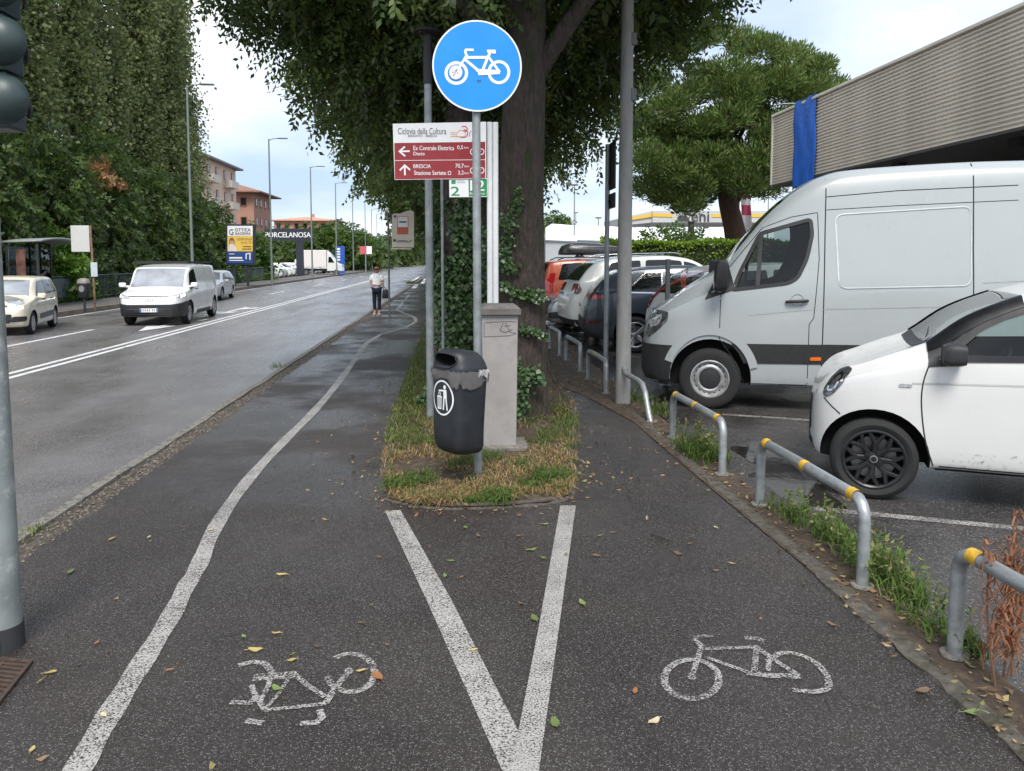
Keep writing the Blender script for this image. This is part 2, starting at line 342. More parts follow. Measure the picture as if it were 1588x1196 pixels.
# lot and forecourt far left, station forecourt far right
struct(sheet('car_lot', [(-60, 70), (-16.2, 70), (-16.2, 260), (-60, 260)], M('lot_asphalt', (.12, .115, .11), .7, var=.2, vs=1), -0.05))
struct(sheet('forecourt', [(14.6, 27), (120, 27), (120, 240), (4, 240), (3.2, 27)], M('forecourt_concrete', (.2, .195, .19), .8, var=.2, vs=1), -0.05))

# kerb along the road: stones, and the gritty channel between kerb and path
def wob(y, k=1.0): return k * (.010 * math.sin(y * 1.7) + .008 * math.sin(y * 4.3 + 1))
kerb = struct(empty('kerb', (XK, 0, 0)))
for i in range(46):
    y0 = -1.0 + i * 1.0; mb = MB(); n = 4
    rr = [[(XK - .065 + wob(y), y, ZR - .12), (XK - .065 + wob(y), y, .006 + random.uniform(-.004, .004)), (XK - .045 + wob(y), y, .018), (XK + .045 + wob(y), y, .016 + random.uniform(-.004, .003)), (XK + .055 + wob(y), y, -.05), (XK + .055 + wob(y), y, -.12)] for y in [y0 + .006 + (.988) * k / n for k in range(n + 1)]]
    mb.loft(rr); mb.build('kerb_stone', m_kerb, kerb, smooth=40)
mb = MB(); mb.loft([[(XK - .065, y, -.2), (XK - .06, y, .012), (XK + .05, y, .012), (XK + .055, y, -.1)] for y in (45.0, 400.0)]); stuff(mb.build('far_kerb_run', m_kerb, kerb))
m_grit = M('channel_grit', (.095, .078, .062), .95, var=.5, vs=40, bump=1.0, bs=70, stain=(.03, .025, .02), stain_s=22, stain_lo=.45, stain_hi=.62)
Ys = np.arange(-2, 60, .12); xs = np.linspace(XK + .05, -2.62, 7); mb = MB()
rows = [[(x + (.012 * math.sin(y * 3 + 2) + random.uniform(-.012, .012) if j == 6 else 0), y, -.006 + (random.uniform(-.012, .016) if 0 < j < 6 else (.004 if j == 6 else 0))) for j, x in enumerate(xs)] for y in Ys]
mb.loft(rows, cap=False, closed=False); struct(mb.build('grit_channel', m_grit, smooth=30))
def gritstones(name, pts, mat, s0, s1, parent=None):
    V = []; pts = np.asarray(pts)
    mbx = MB()
    for p in pts:
        s = random.uniform(s0, s1); a = random.uniform(0, 6.28); q = random.uniform(.55, 1)
        u = Vector((math.cos(a), math.sin(a), 0)) * s; w = Vector((-math.sin(a), math.cos(a), 0)) * s * q; c = Vector(p)
        mbx.add([c + u, c + w, c - u, c - w, c + Vector((0, 0, s * .8))], [(0, 1, 4), (1, 2, 4), (2, 3, 4), (3, 0, 4)])
    return stuff(mbx.build(name, mat, parent, fix=False))
pts = [(random.uniform(XK + .06, -2.63), 1.5 + 26 * random.random() ** 1.6, .002) for _ in range(2600)]
tag(gritstones('grit', pts, M('grit_stones', (.17, .145, .12), .9, var=.5, vs=60), .005, .016), 'grey grit and small stones in the channel beside the road kerb', 'grit')

# markings (parts of the road or of the path)
for dx_ in (-.14, .14):
    mb = MB(); strip(mb, [(-7.42 + dx_, y) for y in (-10, 20, 60, 90)], .13, ZR + .004); mb.build('centre_line', m_white3, road, fix=False)
mb = MB(); strip(mb, [(-9.95, y) for y in (-10, 10, 22.2)], .13, ZR + .004); mb.build('lane_line', m_white3, road, fix=False)
for y in (44, 58, 72, 86, 100, 116, 134):
    mb = MB(); strip(mb, [(-10.2, y), (-10.2, y + 4)], .14, ZR + .004); mb.build('lane_dash', m_white3, road, fix=False)
mb = MB(); strip(mb, [(-13.05, y) for y in (-10, 30, 90)], .10, ZR + .004); mb.build('edge_line', m_white3, road, fix=False)
for (cx, cy) in ((G(228, 511, ZR).x, G(228, 514, ZR).y + 3.9), (G(378, 478, ZR).x, G(378, 478, ZR).y)):
    mb = MB(); strip(mb, [(cx, cy - 2.4), (cx, cy + .6)], .16, ZR + .004)
    mb.add([(cx - .42, cy - 2.2, ZR + .0045), (cx, cy - 3.9, ZR + .0045), (cx + .42, cy - 2.2, ZR + .0045)], [(0, 1, 2)]); mb.add([(cx + .08, cy - .9, ZR + .0042), (cx + .55, cy - .3, ZR + .0042), (cx + .55, cy + .5, ZR + .0042), (cx + .08, cy, ZR + .0042)], [(0, 1, 2, 3)])
    mb.build('lane_arrow', m_white3, road, fix=False)
LN = [(118, 1200), (162, 1122), (212, 1042), (262, 962), (290, 908), (308, 878), (336, 815), (384, 746), (438, 687), (490, 635), (531, 585), (567, 534), (590, 519), (630, 508), (645, 499), (644, 493), (615, 481), (621, 474), (629, 464), (634, 458)]
L3 = [G(*p) for p in LN]; L3 = smoothpoly([(p.x, p.y) for p in L3[:12]], 5) + [Vector((p.x, p.y)) for p in L3[12:]]
mb = MB(); strip(mb, L3, [.104 + .008 * math.sin(i * 1.3) for i in range(len(L3))], ZP + .004); mb.build('winding_edge_line', m_white, path, fix=False)
for p0, p1 in (((642, 447), (646, 441)), ((655, 440), (660, 432)), ((638, 437), (651, 429))):
    a, b = G(*p0), G(*p1); mb = MB(); strip(mb, [(a.x, a.y), (b.x, b.y)], .3, ZP + .004); mb.build('crossing_dash', m_white3, path, fix=False)
a = [G(*p, ZP + .004) for p in ((597, 792), (621, 791), (700, 930), (838, 1200), (781, 1200), (668, 945))]
mb = MB(); mb.add(a, [tuple(range(6))]); mb.build('fork_line', m_white, path, fix=False)
a = [G(*p, ZP + .0065) for p in ((869, 784), (893, 784), (866, 980), (835, 1200), (791, 1200), (834, 980))]
mb = MB(); mb.add(a, [tuple(range(6))]); mb.build('fork_line', m_white, path, fix=False)
def symbol(name, strokes, conv, parent):
    mb = MB()
    for k, (pts, w, closed) in enumerate(strokes):
        if len(pts) >= 5 and not closed: pts = [tuple(q) for q in smoothpoly(pts, 5)]
        P = [G(*conv(*p)) for p in pts]; strip(mb, [(p.x, p.y) for p in P], w * .82, ZP + .004 + .0004 * (k % 7), closed)
    return mb.build(name, m_white2, parent, fix=False)
c1 = lambda x, y: (600 + x / 2.2686, 760 + y / 2.2686)
st = [(ell(1072, 668, 96, 69, n=36), .040, True), (ell(1073, 660, 6, 5, n=10), .03, True), ([(1073, 655), (1093, 598), (1108, 548)], .030, False), ([(1106, 552), (1086, 531), (1088, 519), (1148, 516)], .034, False),
      ([(1112, 562), (1300, 556)], .034, False), ([(1130, 594), (1270, 645)], .030, False), ([(1302, 552), (1292, 642)], .034, False), ([(1258, 522), (1300, 524), (1328, 534)], .040, False),
      ([(1302, 556), (1380, 612), (1452, 656)], .034, False), ([(1265, 645), (1340, 655), (1452, 659)], .050, False), ([(1340, 606), (1385, 578), (1445, 581), (1510, 612), (1548, 660), (1550, 700), (1500, 713), (1425, 706)], .038, False), ([(1346, 590), (1340, 640)], .028, False)]
symbol('bicycle_symbol', st, c1, path)
c2 = lambda x, y: (x / 2.6467, 800 + y / 2.6467)
st = [(ell(1440, 647, 98, 78, -130, 170, n=34), .040, False), (ell(1433, 640, 7, 6, n=10), .03, True), ([(1433, 640), (1378, 708), (1336, 774)], .036, False), ([(1312, 800), (1322, 832), (1300, 853), (1232, 857)], .036, False),
      ([(1340, 775), (1210, 790), (1085, 803)], .030, False), ([(1335, 748), (1262, 700), (1205, 652)], .032, False), ([(1085, 800), (1048, 740), (1032, 700)], .030, False), ([(978, 616), (1038, 602), (1088, 608), (1116, 645)], .040, False),
      ([(1040, 668), (1130, 660), (1215, 656)], .070, False), ([(1118, 640), (1100, 705), (1065, 770), (1090, 800)], .028, False), ([(1008, 845), (1080, 856)], .040, False), ([(945, 770), (1030, 772), (1052, 745)], .036, False), ([(1190, 665), (1140, 740), (1095, 790)], .022, False)]
symbol('bicycle_symbol', st, c2, path)
# bay lines in the parking lot
for p0, p1, w in (((1262, 789), (1600, 822), .10), ((1120, 643), (1330, 657), .10), ((975, 553), (1080, 560), .10), ((880, 515), (930, 517), .10)):
    a, b = G(*p0, ZK), G(*p1, ZK); mb = MB(); strip(mb, [(a.x, a.y), (b.x, b.y)], w, ZK + .004); mb.build('bay_line', m_white2, park, fix=False)
# puddles in the lot
m_pud = M('puddle_water', (.022, .02, .019), .07, var=.3, vs=5, rvar=.06, spec=.6, bump=.12, bs=9)
def blob(cx, cy, rx, ry, n=60, amp=.36, seed=1):
    rr = random.Random(seed); ph = [rr.uniform(0, 6.28) for _ in range(5)]
    return [(cx + rx * (1 + amp * sum(math.sin((k + 2) * t + ph[k]) / (k + 1.5) for k in range(5))) * math.cos(t), cy + ry * (1 + amp * sum(math.sin((k + 2) * t + ph[k]) / (k + 1.5) for k in range(5))) * math.sin(t)) for t in [2 * math.pi * i / n for i in range(n)]]
for k, (px, py, rx, ry) in enumerate(((1225, 748, .30, .62), (1178, 703, .20, .45))):
    p = G(px, py, ZK); struct(sheet('puddle', blob(p.x, p.y, rx, ry, seed=k), m_pud, ZK + .003 + .0006 * k))

# island between the two paths, and the strip of soil along the rails
IS = [(604, 776), (640, 786), (700, 790), (780, 788), (850, 782), (886, 770), (893, 740), (894, 700), (898, 655), (890, 625), (868, 596), (852, 560), (848, 540)]
ISL = [(848, 520), (845, 500), (700, 452), (676, 448), (668, 462), (664, 490), (655, 520), (636, 565), (620, 610), (604, 660), (594, 705), (592, 745)]
isl = [(G(*p).x, G(*p).y) for p in IS + ISL]
island = struct(sheet('island_soil', isl, m_dirt, .022))
m_rim = M('island_rim', (.075, .066, .056), .9, var=.4, vs=25, bump=.7, bs=60)
mb = MB(); outer = [Vector(p) for p in isl]
Lf, Rt = strip_pts([tuple(p) for p in smoothpoly([(*p,) for p in outer + [outer[0]]], 4)[:-1]], .09, True)
nn = len(Lf); mb.add([(p.x, p.y, .028 + .006 * math.sin(i * 1.9)) for i, p in enumerate(Lf)] + [(p.x, p.y, -.02) for p in Rt] + [(p.x, p.y, .03) for p in strip_pts([tuple(p) for p in Lf], .05, True)[0]], [(i, nn + i, nn + (i + 1) % nn, (i + 1) % nn) for i in range(nn)] + [(i, 2 * nn + i, 2 * nn + (i + 1) % nn, (i + 1) % nn) for i in range(nn)])
struct(mb.build('island_edging', m_rim, smooth=60))
sv = [(2.08, -6), (2.14, 2), (2.10, 6), (2.02, 8.6), (1.75, 10.4), (1.45, 11.3), (1.05, 11.6), (.95, 14), (.9, 26), (2.5, 26), (2.46, 12), (2.40, 6), (2.42, -6)]
mb = MB(); soil = struct(sheet('rail_verge', [(x + .03 * math.sin(i * 2.3), y) for i, (x, y) in enumerate(sv)], m_dirt, .008))
# low kerb of the path against the lot
mb = MB(); YY = np.arange(-3, 24, .07); jt = lambda a: random.uniform(-a, a)
mb.loft([[(2.09 + wob(y) + jt(.012), y, -.03), (2.10 + wob(y) + jt(.012), y, .010 + jt(.006)), (2.15 + wob(y), y, .016 + jt(.006)), (2.195 + wob(y) + jt(.010), y, .014 + jt(.007)), (2.225 + wob(y) + jt(.01), y, -.06)] for y in YY], cap=False, closed=False)
struct(mb.build('path_kerb', M('path_kerb_mossy', (.085, .074, .062), .9, var=.45, vs=22, bump=.9, bs=80, stain=(.035, .032, .018), stain_s=7, stain_lo=.48, stain_hi=.64), smooth=50))

# pavement and kerb on the far side of the road
pv = struct(sheet('far_pavement', [(-16.9, -10), (-13.52, -10), (-13.52, 70), (-16.9, 70)], m_pave, .06))
struct(sheet('far_verge', [(-60, -10), (-16.9, -10), (-16.9, 70), (-60, 70)], m_earth, .04))
fk = struct(empty('far_kerb', (-13.42, 0, 0)))
m0 = None
for i in range(60):
    if m0 is None:
        mb = MB(); mb.box((0, .49, 0), (.22, .975, .30)); m0 = mb.mesh('kerb_stone')
    o = link('kerb_stone', m0, m_kerb2, fk, world=False); o.location = (0, 10 + i, -.085 + random.uniform(-.004, .004))
mb = MB(); mb.box((-13.42, 170, -.085), (.22, 199.8, .30)); stuff(mb.build('far_kerb_run', m_kerb2, fk))
# verge between far pavement and car lot, left of the road
struct(sheet('far_verge_strip', [(-16.2, 70), (-13.52, 70), (-13.52, 300), (-16.2, 300)], m_pave, .05))

# rusty drain grate at lower left
gp = [G(*p) for p in ((-30, 1022), (52, 1028), (-5, 1100), (-100, 1080))]
gr = empty('drain_grate', gp[0], 0, 'rusty brown slotted drain grate set in the path below the traffic light pole', 'drain grate')
m_rust = M('grate_rust', (.085, .058, .045), .75, metal=.4, var=.35, vs=30, bump=.4, bs=90)
q = lambda u, v, z: (gp[0] * (1 - u) * (1 - v) + gp[1] * u * (1 - v) + gp[2] * u * v + gp[3] * (1 - u) * v) + Vector((0, 0, z))
def qbox(u0, v0, u1, v1, z0, z1):
    mb = MB(); mb.add([q(u0, v0, z0), q(u1, v0, z0), q(u1, v1, z0), q(u0, v1, z0), q(u0, v0, z1), q(u1, v0, z1), q(u1, v1, z1), q(u0, v1, z1)], [(3, 2, 1, 0), (4, 5, 6, 7), (0, 1, 5, 4), (1, 2, 6, 5), (2, 3, 7, 6), (3, 0, 4, 7)]); return mb
qbox(0, 0, 1, 1, .001, .003).build('pit', M('pit_black', (.01, .009, .008), .9), gr)
for a in ((0, 0, 1, .07), (0, .93, 1, 1), (0, .072, .06, .928), (.94, .072, 1, .928)): qbox(*a, .003, .016).build('grate_frame', m_rust, gr)
for i in range(9): v = .10 + i * .093; qbox(.065, v, .935, v + .05, .0035, .014).build('grate_bar', m_rust, gr)
qbox(.47, .075, .53, .925, .0037, .0146).build('grate_spine', m_rust, gr)
# ================================================================== VEHICLES: machinery
def pchip(tab):
    X = [t[0] for t in tab]; Y = [t[1] for t in tab]; n = len(X)
    h = [X[i + 1] - X[i] for i in range(n - 1)]; d = [(Y[i + 1] - Y[i]) / h[i] for i in range(n - 1)]
    m = [d[0]] + [0 if d[i - 1] * d[i] <= 0 else 2 * d[i - 1] * d[i] / (d[i - 1] + d[i]) for i in range(1, n - 1)] + [d[-1]]
    def f(x):
        if x <= X[0]: return Y[0]
        if x >= X[-1]: return Y[-1]
        i = max(k for k in range(n - 1) if X[k] <= x); t = (x - X[i]) / h[i]
        return (2 * t ** 3 - 3 * t * t + 1) * Y[i] + (t ** 3 - 2 * t * t + t) * h[i] * m[i] + (-2 * t ** 3 + 3 * t * t) * Y[i + 1] + (t ** 3 - t * t) * h[i] * m[i + 1]
    return f
class Shape:
    def __init__(s, T, B, W, belt, tumble=.8, hoodw=.84, roofz=None, shoulder=.975, edge=.07, dip=0.0):
        s.dip = dip
        s.T, s.B, s.W, s.belt = pchip(T), pchip(B), pchip(W), pchip(belt); s.tumble, s.hoodw, s.sh, s.edge = tumble, hoodw, shoulder, edge
        s.x0, s.x1 = T[0][0], T[-1][0]; s.roofz = roofz or max(t[1] for t in T)
    def half(s, x, ins=0.0, floor=None):
        zt, zb, w = s.T(x), s.B(x), s.W(x); be = s.belt(x); zs = max(min(be, zt - .05), zb + .1)
        g = min(1, max(0, (zt - be) / max(.05, s.roofz - be))); wt = w * ((1 - g) * s.hoodw + g * s.tumble); ws = w * s.sh; e = .03 + s.edge * g; hz = zs - zb
        P = [(0, zb), (w * .6, zb), (w * .90, zb + .012), (w * .975, zb + .07), (w * .995, zb + .30 * hz), (w, zb + .52 * hz), (w * .997, zb + .78 * hz), (ws, zs)]
        for f in (.3, .62): P.append((ws + (wt - ws) * f + .012 * g, zs + (zt - e - zs) * f))
        dp = s.dip * (1 - g); P += [(wt, zt - e), (wt - .35 * e - .02, zt - .45 * e), (wt * .80, zt - .2 * e - .25 * dp), (wt * .45, zt - .05 * e - .8 * dp), (0, zt - dp)]
        P = [tuple(q) for q in smoothpoly(P, 3)]
        if ins:
            P = [(max(0, y - ins), min(z, zt - ins)) for y, z in P]; P = [(y, max(z, floor)) for y, z in P]
        return P
    def mesh(s, xs, ins=0.0, floor=None, mi=0):
        rings = []
        for x in xs:
            h = s.half(x, ins, floor); rings.append([(x, y, z) for y, z in h] + [(x, -y, z) for y, z in h[-2:0:-1]])
        mb = MB(); mb.loft(rings, mi=mi); return mb
    def stations(s, step=.06):
        a, b = s.x0, s.x1; xs = [a + .5 * (1 - math.cos(math.pi * t)) * .35 * 1 for t in np.linspace(0, .5, 10)]
        xs = [a, a + .008, a + .025, a + .05, a + .08, a + .12, a + .17, a + .23, a + .3]; e = [b - (x - a) for x in xs][::-1]
        m = list(np.linspace(xs[-1], e[0], int((e[0] - xs[-1]) / step) + 2))[1:-1]; return xs + m + e
def cylmesh(x, z, r, y0, y1, n=40, mi=1):
    mb = MB(); mb.add([(x + r * math.cos(2 * math.pi * k / n), y, z + r * math.sin(2 * math.pi * k / n)) for y in (y0, y1) for k in range(n)],
        [tuple(range(n)), tuple(range(2 * n - 1, n - 1, -1))] + [(k, n + k, n + (k + 1) % n, (k + 1) % n) for k in range(n)], mi); return mb
def bvh_of(me): return BVHTree.FromPolygons([v.co.copy() for v in me.vertices], [tuple(p.vertices) for p in me.polygons])
def patch(bvh, poly, axis, side, off, name, mat, parent, step=.07, mirror=False, thick=.0, smooth=40, miss=None):
    """a sheet that follows the body: polygon seen along an axis, cut into cells and laid on the surface"""
    b = bmesh.new(); vs = [b.verts.new((p[0], p[1], 0)) for p in poly]
    try: b.faces.new(vs)
    except ValueError: return None
    us = [p[0] for p in poly]; ws = [p[1] for p in poly]
    for k, (lo, hi) in enumerate(((min(us), max(us)), (min(ws), max(ws)))):
        c = math.floor(lo / step) * step + step
        while c < hi - 1e-4:
            co = [0, 0, 0]; no = [0, 0, 0]; co[k] = c; no[k] = 1
            bmesh.ops.bisect_plane(b, geom=b.verts[:] + b.edges[:] + b.faces[:], plane_co=co, plane_no=no); c += step
    bmesh.ops.triangulate(b, faces=[f for f in b.faces if len(f.verts) > 4])
    bad = []
    for v in b.verts:
        u, w = v.co.x, v.co.y
        if axis == 'y': o, d = Vector((u, side * 6, w)), Vector((0, -side, 0))
        elif axis == 'x': o, d = Vector((side * 30, u, w)), Vector((-side, 0, 0))
        else: o, d = Vector((u, w, 8)), Vector((0, 0, -1))
        h = bvh.ray_cast(o, d)
        if h[0] is None:
            q = Vector((u, side * .6, w)) if axis == 'y' else (Vector((side * 1.0 + (2 if side > 0 else 0), u, w)) if axis == 'x' else Vector((u, w, 1)))
            h = bvh.find_nearest(q)
        n = h[1] if h[1].dot(d) < 0 else -h[1]; v.co = h[0] + n * off
    if thick:
        geo = bmesh.ops.extrude_face_region(b, geom=b.faces[:]); dd = Vector((0, side, 0)) if axis == 'y' else (Vector((side, 0, 0)) if axis == 'x' else Vector((0, 0, 1)))
        for v in geo['geom']:
            if isinstance(v, bmesh.types.BMVert): v.co += dd * thick
    bmesh.ops.recalc_face_normals(b, faces=b.faces)
    me = bpy.data.meshes.new(name); b.to_mesh(me); b.free()
    dd = Vector((0, side, 0)) if axis == 'y' else (Vector((side, 0, 0)) if axis == 'x' else Vector((0, 0, 1)))
    if not thick and sum(p.normal.dot(dd) * p.area for p in me.polygons) < 0: me.flip_normals()
    shade(me, smooth); return link(name, me, mat, parent, world=False)
def diag(c, name, poly, ang, mat, off=.006, sides=(-1, 1), rear=False, step=.05, parent=None):
    """a sheet on a corner of the body: polygon (s,z) seen along a slanting direction, ang degrees from the front (or rear)"""
    ca, sa = math.cos(R(ang)), math.sin(R(ang)); fx = 1 if rear else -1; out = []
    for sd in sides:
        n = Vector((fx * ca, sd * sa, 0)); t = Vector((-fx * sa, sd * ca, 0)); b = bmesh.new(); ref = Vector((c.shp.x1 if rear else c.shp.x0, 0, 0))
        b.faces.new([b.verts.new((p[0], p[1], 0)) for p in poly]); us = [p[0] for p in poly]; ws = [p[1] for p in poly]
        for k, (lo, hi) in enumerate(((min(us), max(us)), (min(ws), max(ws)))):
            q = math.floor(lo / step) * step + step
            while q < hi - 1e-4:
                co = [0, 0, 0]; no = [0, 0, 0]; co[k] = q; no[k] = 1
                bmesh.ops.bisect_plane(b, geom=b.verts[:] + b.edges[:] + b.faces[:], plane_co=co, plane_no=no); q += step
        bmesh.ops.triangulate(b, faces=[f for f in b.faces if len(f.verts) > 4])
        for v in b.verts:
            o = ref + t * v.co.x + Vector((0, 0, v.co.y)) + n * 5; h = c.bvh.ray_cast(o, -n)
            if h[0] is None: h = c.bvh.find_nearest(o - n * 5)
            nn_ = h[1] if h[1].dot(n) > 0 else -h[1]; v.co = h[0] + nn_ * off
        me = bpy.data.meshes.new(name); bmesh.ops.recalc_face_normals(b, faces=b.faces); b.to_mesh(me); b.free()
        if sum(p.normal.dot(n) * p.area for p in me.polygons) < 0: me.flip_normals()
        shade(me, 40); out.append(link(name, me, mat, parent or c.root, world=False))
    return out
def linepoly(pts, w):
    Lf, Rt = strip_pts(pts, w); return [tuple(p) for p in Lf] + [tuple(p) for p in Rt[::-1]]
AX = Matrix.Rotation(R(90), 4, 'X')      # wheel axis: outward is -y
m_tyre = M('tyre_rubber', (.018, .018, .018), .85, var=.25, vs=30, bump=.3, bs=120)
m_black = M('black_plastic', (.022, .022, .024), .55, var=.2, vs=20, bump=.08, bs=200)
m_blackg = M('black_gloss', (.012, .012, .013), .15, var=.1, coat=.5)
m_arch = M('wheel_well', (.008, .008, .008), .95, var=.1)
m_chrome = M('chrome', (.6, .6, .6), .15, metal=1, var=.05)
m_alloy = M('alloy_silver', (.5, .5, .51), .3, metal=.9, var=.1, vs=10)
m_alloyb = M('alloy_black', (.02, .02, .022), .38, metal=.3, var=.15, vs=10)
m_seam = M('panel_gap', (.012, .012, .012), .8, var=.1)
m_glassd = M('dark_glass', (.010, .012, .013), .04, var=.05, rvar=.01, spec=.6)
m_glassr = M('windscreen_glass', (.05, .055, .058), .05, var=.2, vs=1.5, rvar=.01, spec=.9, coat=.6)
m_lens = M('lamp_lens', (.45, .46, .47), .08, metal=.35, var=.5, vs=26, coat=1)
m_lensd = M('lamp_lens_dark', (.09, .095, .10), .06, metal=.4, var=.6, vs=22, coat=1)
m_red = M('lamp_red', (.33, .012, .012), .12, var=.2, vs=15, coat=1)
m_redd = M('lamp_red_dark', (.10, .008, .01), .12, var=.2, vs=15, coat=1)
m_orange_l = M('lamp_orange', (.75, .16, .02), .15, var=.1, coat=1)
m_plate = M('number_plate', (.75, .75, .74), .4, var=.05)
m_plateb = M('plate_blue', (.01, .05, .35), .4)
m_plateink = M('plate_ink', (.08, .08, .09), .5)
m_lampon = M('lamp_lit', (1.0, .80, .58), .2, var=.05, emit=3.0)
m_glass = glassmat('car_glass', (.50, .56, .54), 1.1)
m_interior = M('car_interior', (.02, .02, .022), .8, var=.3, vs=8)
WHEELS = {}
def wheel_mesh(style, r, w):
    k = (style, round(r, 3), round(w, 3))
    if k in WHEELS: return WHEELS[k]
    ri = r * {'steel': .62, 'yblack': .735, 'alloy': .70, 'multi': .68, 'cover': .66}[style]; h = w / 2
    mb = MB(); mb.lathe([(ri - .01, h * .70), (ri + .012, h * .92), (ri + (r - ri) * .5, h * 1.0), (r - .028, h * .93), (r - .008, h * .80), (r, h * .62), (r - .006, h * .4), (r, h * .38), (r, h * .02), (r - .006, 0), (r, -h * .02), (r, -h * .62), (r - .03, -h * .93), (ri, -h * .9), (ri - .01, -h * .5), (ri - .01, h * .70)], 48, AX)
    ty = mb.mesh('wheel', 40)
    mb = MB(); z0 = h * .72
    def spoke(a0, r0, a1, r1, w0, w1, zz, th, mi=0):
        p0 = Vector((r0 * math.cos(a0), r0 * math.sin(a0), zz[0])); p1 = Vector((r1 * math.cos(a1), r1 * math.sin(a1), zz[1])); t = (p1 - p0).normalized(); n = Vector((-t.y, t.x, 0)).normalized()
        pts = [p0 - n * w0, p0 + n * w0, p1 + n * w1, p1 - n * w1]; lo = [p - Vector((0, 0, th)) for p in pts]; hi = [p0 - n * w0 * .6 + Vector((0, 0, .008)), p0 + n * w0 * .6 + Vector((0, 0, .008)), p1 + n * w1 * .6 + Vector((0, 0, .008)), p1 - n * w1 * .6 + Vector((0, 0, .008))]
        V = [AX @ p for p in lo + pts + hi]; mb.add(V, [(8, 9, 10, 11), (4, 5, 9, 8), (5, 6, 10, 9), (6, 7, 11, 10), (7, 4, 8, 11), (0, 1, 5, 4), (1, 2, 6, 5), (2, 3, 7, 6), (3, 0, 4, 7)], mi)
    bar = [(ri + .004, h * .86), (ri - .012, h * .90), (ri - .025, h * .80), (ri - .03, h * .3), (ri - .03, -h * .5)]
    if style == 'steel':
        mb.lathe(bar[:3] + [(ri - .04, h * .55), (ri * .80, h * .50), (ri * .72, h * .62), (ri * .64, h * .66), (ri * .56, h * .60), (ri * .53, h * .45)], 44, AX)
        mb.lathe([(ri * .55, h * .5), (ri * .50, h * .74), (ri * .3, h * .80), (.02, h * .82), (0, h * .82)], 30, AX, 1)
        for i in range(18):
            a = 2 * math.pi * i / 18; c = Vector((ri * .82 * math.cos(a), ri * .82 * math.sin(a), h * .515)); n = 8; u = Vector((math.cos(a), math.sin(a), 0)); v = Vector((-math.sin(a), math.cos(a), 0))
            mb.add([AX @ (c + u * .012 * math.cos(2 * math.pi * q / n) + v * .017 * math.sin(2 * math.pi * q / n) + Vector((0, 0, .004))) for q in range(n)], [tuple(range(n))], 1)
        mats = [M('steel_wheel', (.42, .42, .42), .4, metal=.5, var=.25, vs=12, stain=(.12, .11, .10), stain_s=9, stain_lo=.5), m_black]
    else:
        mb.lathe(bar, 44, AX); mb.lathe([(ri - .03, -h * .2), (ri * .3, -h * .15), (0, -h * .15)], 30, AX, 1)
        mb.lathe([(ri * .72, -h * .02), (ri * .72, h * .06), (ri * .3, h * .08), (ri * .25, h * .02)], 30, AX, 2)
        if style == 'yblack':
            for i in range(8):
                a = 2 * math.pi * i / 8 + .2; spoke(a, ri * .2, a, ri * .56, .021, .018, (h * .62, h * .72), .03)
                for s_ in (-1, 1): spoke(a, ri * .54, a + s_ * .28, ri * .98, .017, .015, (h * .72, h * .76), .03)
                b2 = a + math.pi / 8
            hubr = .24
        elif style == 'alloy':
            for i in range(5):
                for s_ in (-.13, .13): a = 2 * math.pi * i / 5 + .3; spoke(a + s_ * 1.5, ri * .18, a + s_, ri * .98, .022, .028, (h * .6, h * .78), .035)
            hubr = .22
        elif style == 'multi':
            for i in range(10): a = 2 * math.pi * i / 10; spoke(a, ri * .18, a, ri * .98, .016, .022, (h * .6, h * .78), .03)
            hubr = .24
        else:
            for i in range(7): a = 2 * math.pi * i / 7; spoke(a, ri * .15, a, ri * .98, .03, .06, (h * .66, h * .78), .03)
            hubr = .3
        mb.lathe([(ri * hubr, h * .45), (ri * hubr, h * .66), (ri * hubr * .7, h * .71), (0, h * .72)], 24, AX)
        if style == 'yblack':
            mb.lathe([(ri * .13, h * .72), (ri * .12, h * .755), (ri * .09, h * .76)], 24, AX, 3)
            for i in range(4):
                a = 2 * math.pi * i / 4 + .5; mb.lathe([(.018, 0), (.017, .02), (0, .022)], 10, AX @ Matrix.Translation((ri * .25 * math.cos(a), ri * .25 * math.sin(a), h * .63)), 1)
        mats = [m_alloyb if style == 'yblack' else m_alloy, m_arch, M('brake_disc', (.25, .24, .23), .4, metal=.8), m_alloy]
    rim = mb.mesh('rim', 35)
    WHEELS[k] = (ty, rim, mats); return WHEELS[k]
def add_wheels(root, xs, r, w, track, style):
    ty, rim, mats = wheel_mesh(style, r, w)
    for x in xs:
        for s_ in (-1, 1):
            o = link('wheel', ty, m_tyre, root, world=False); o.location = (x, s_ * track, r); o.rotation_euler = (0, random.uniform(0, 1.2) * (1 if style != 'steel' else 1), 0 if s_ < 0 else math.pi)
            c = link('rim', rim, mats, o, world=False)
def carpaint(name, col, metal=0.0, rough=.28, dirt=None, dlo=.55, dhi=1.0): return M(name, col, rough, metal=metal, var=.02, vs=2, coat=.7, rvar=.015)
class Car: pass
def spot(px, py, z, rz, lx, ly):
    """origin of a vehicle whose local ground point (lx,ly) stands at that photograph point"""
    w = G(px, py, z); c, n = math.cos(rz), math.sin(rz); return Vector((w.x - (lx * c - ly * n), w.y - (lx * n + ly * c), z))
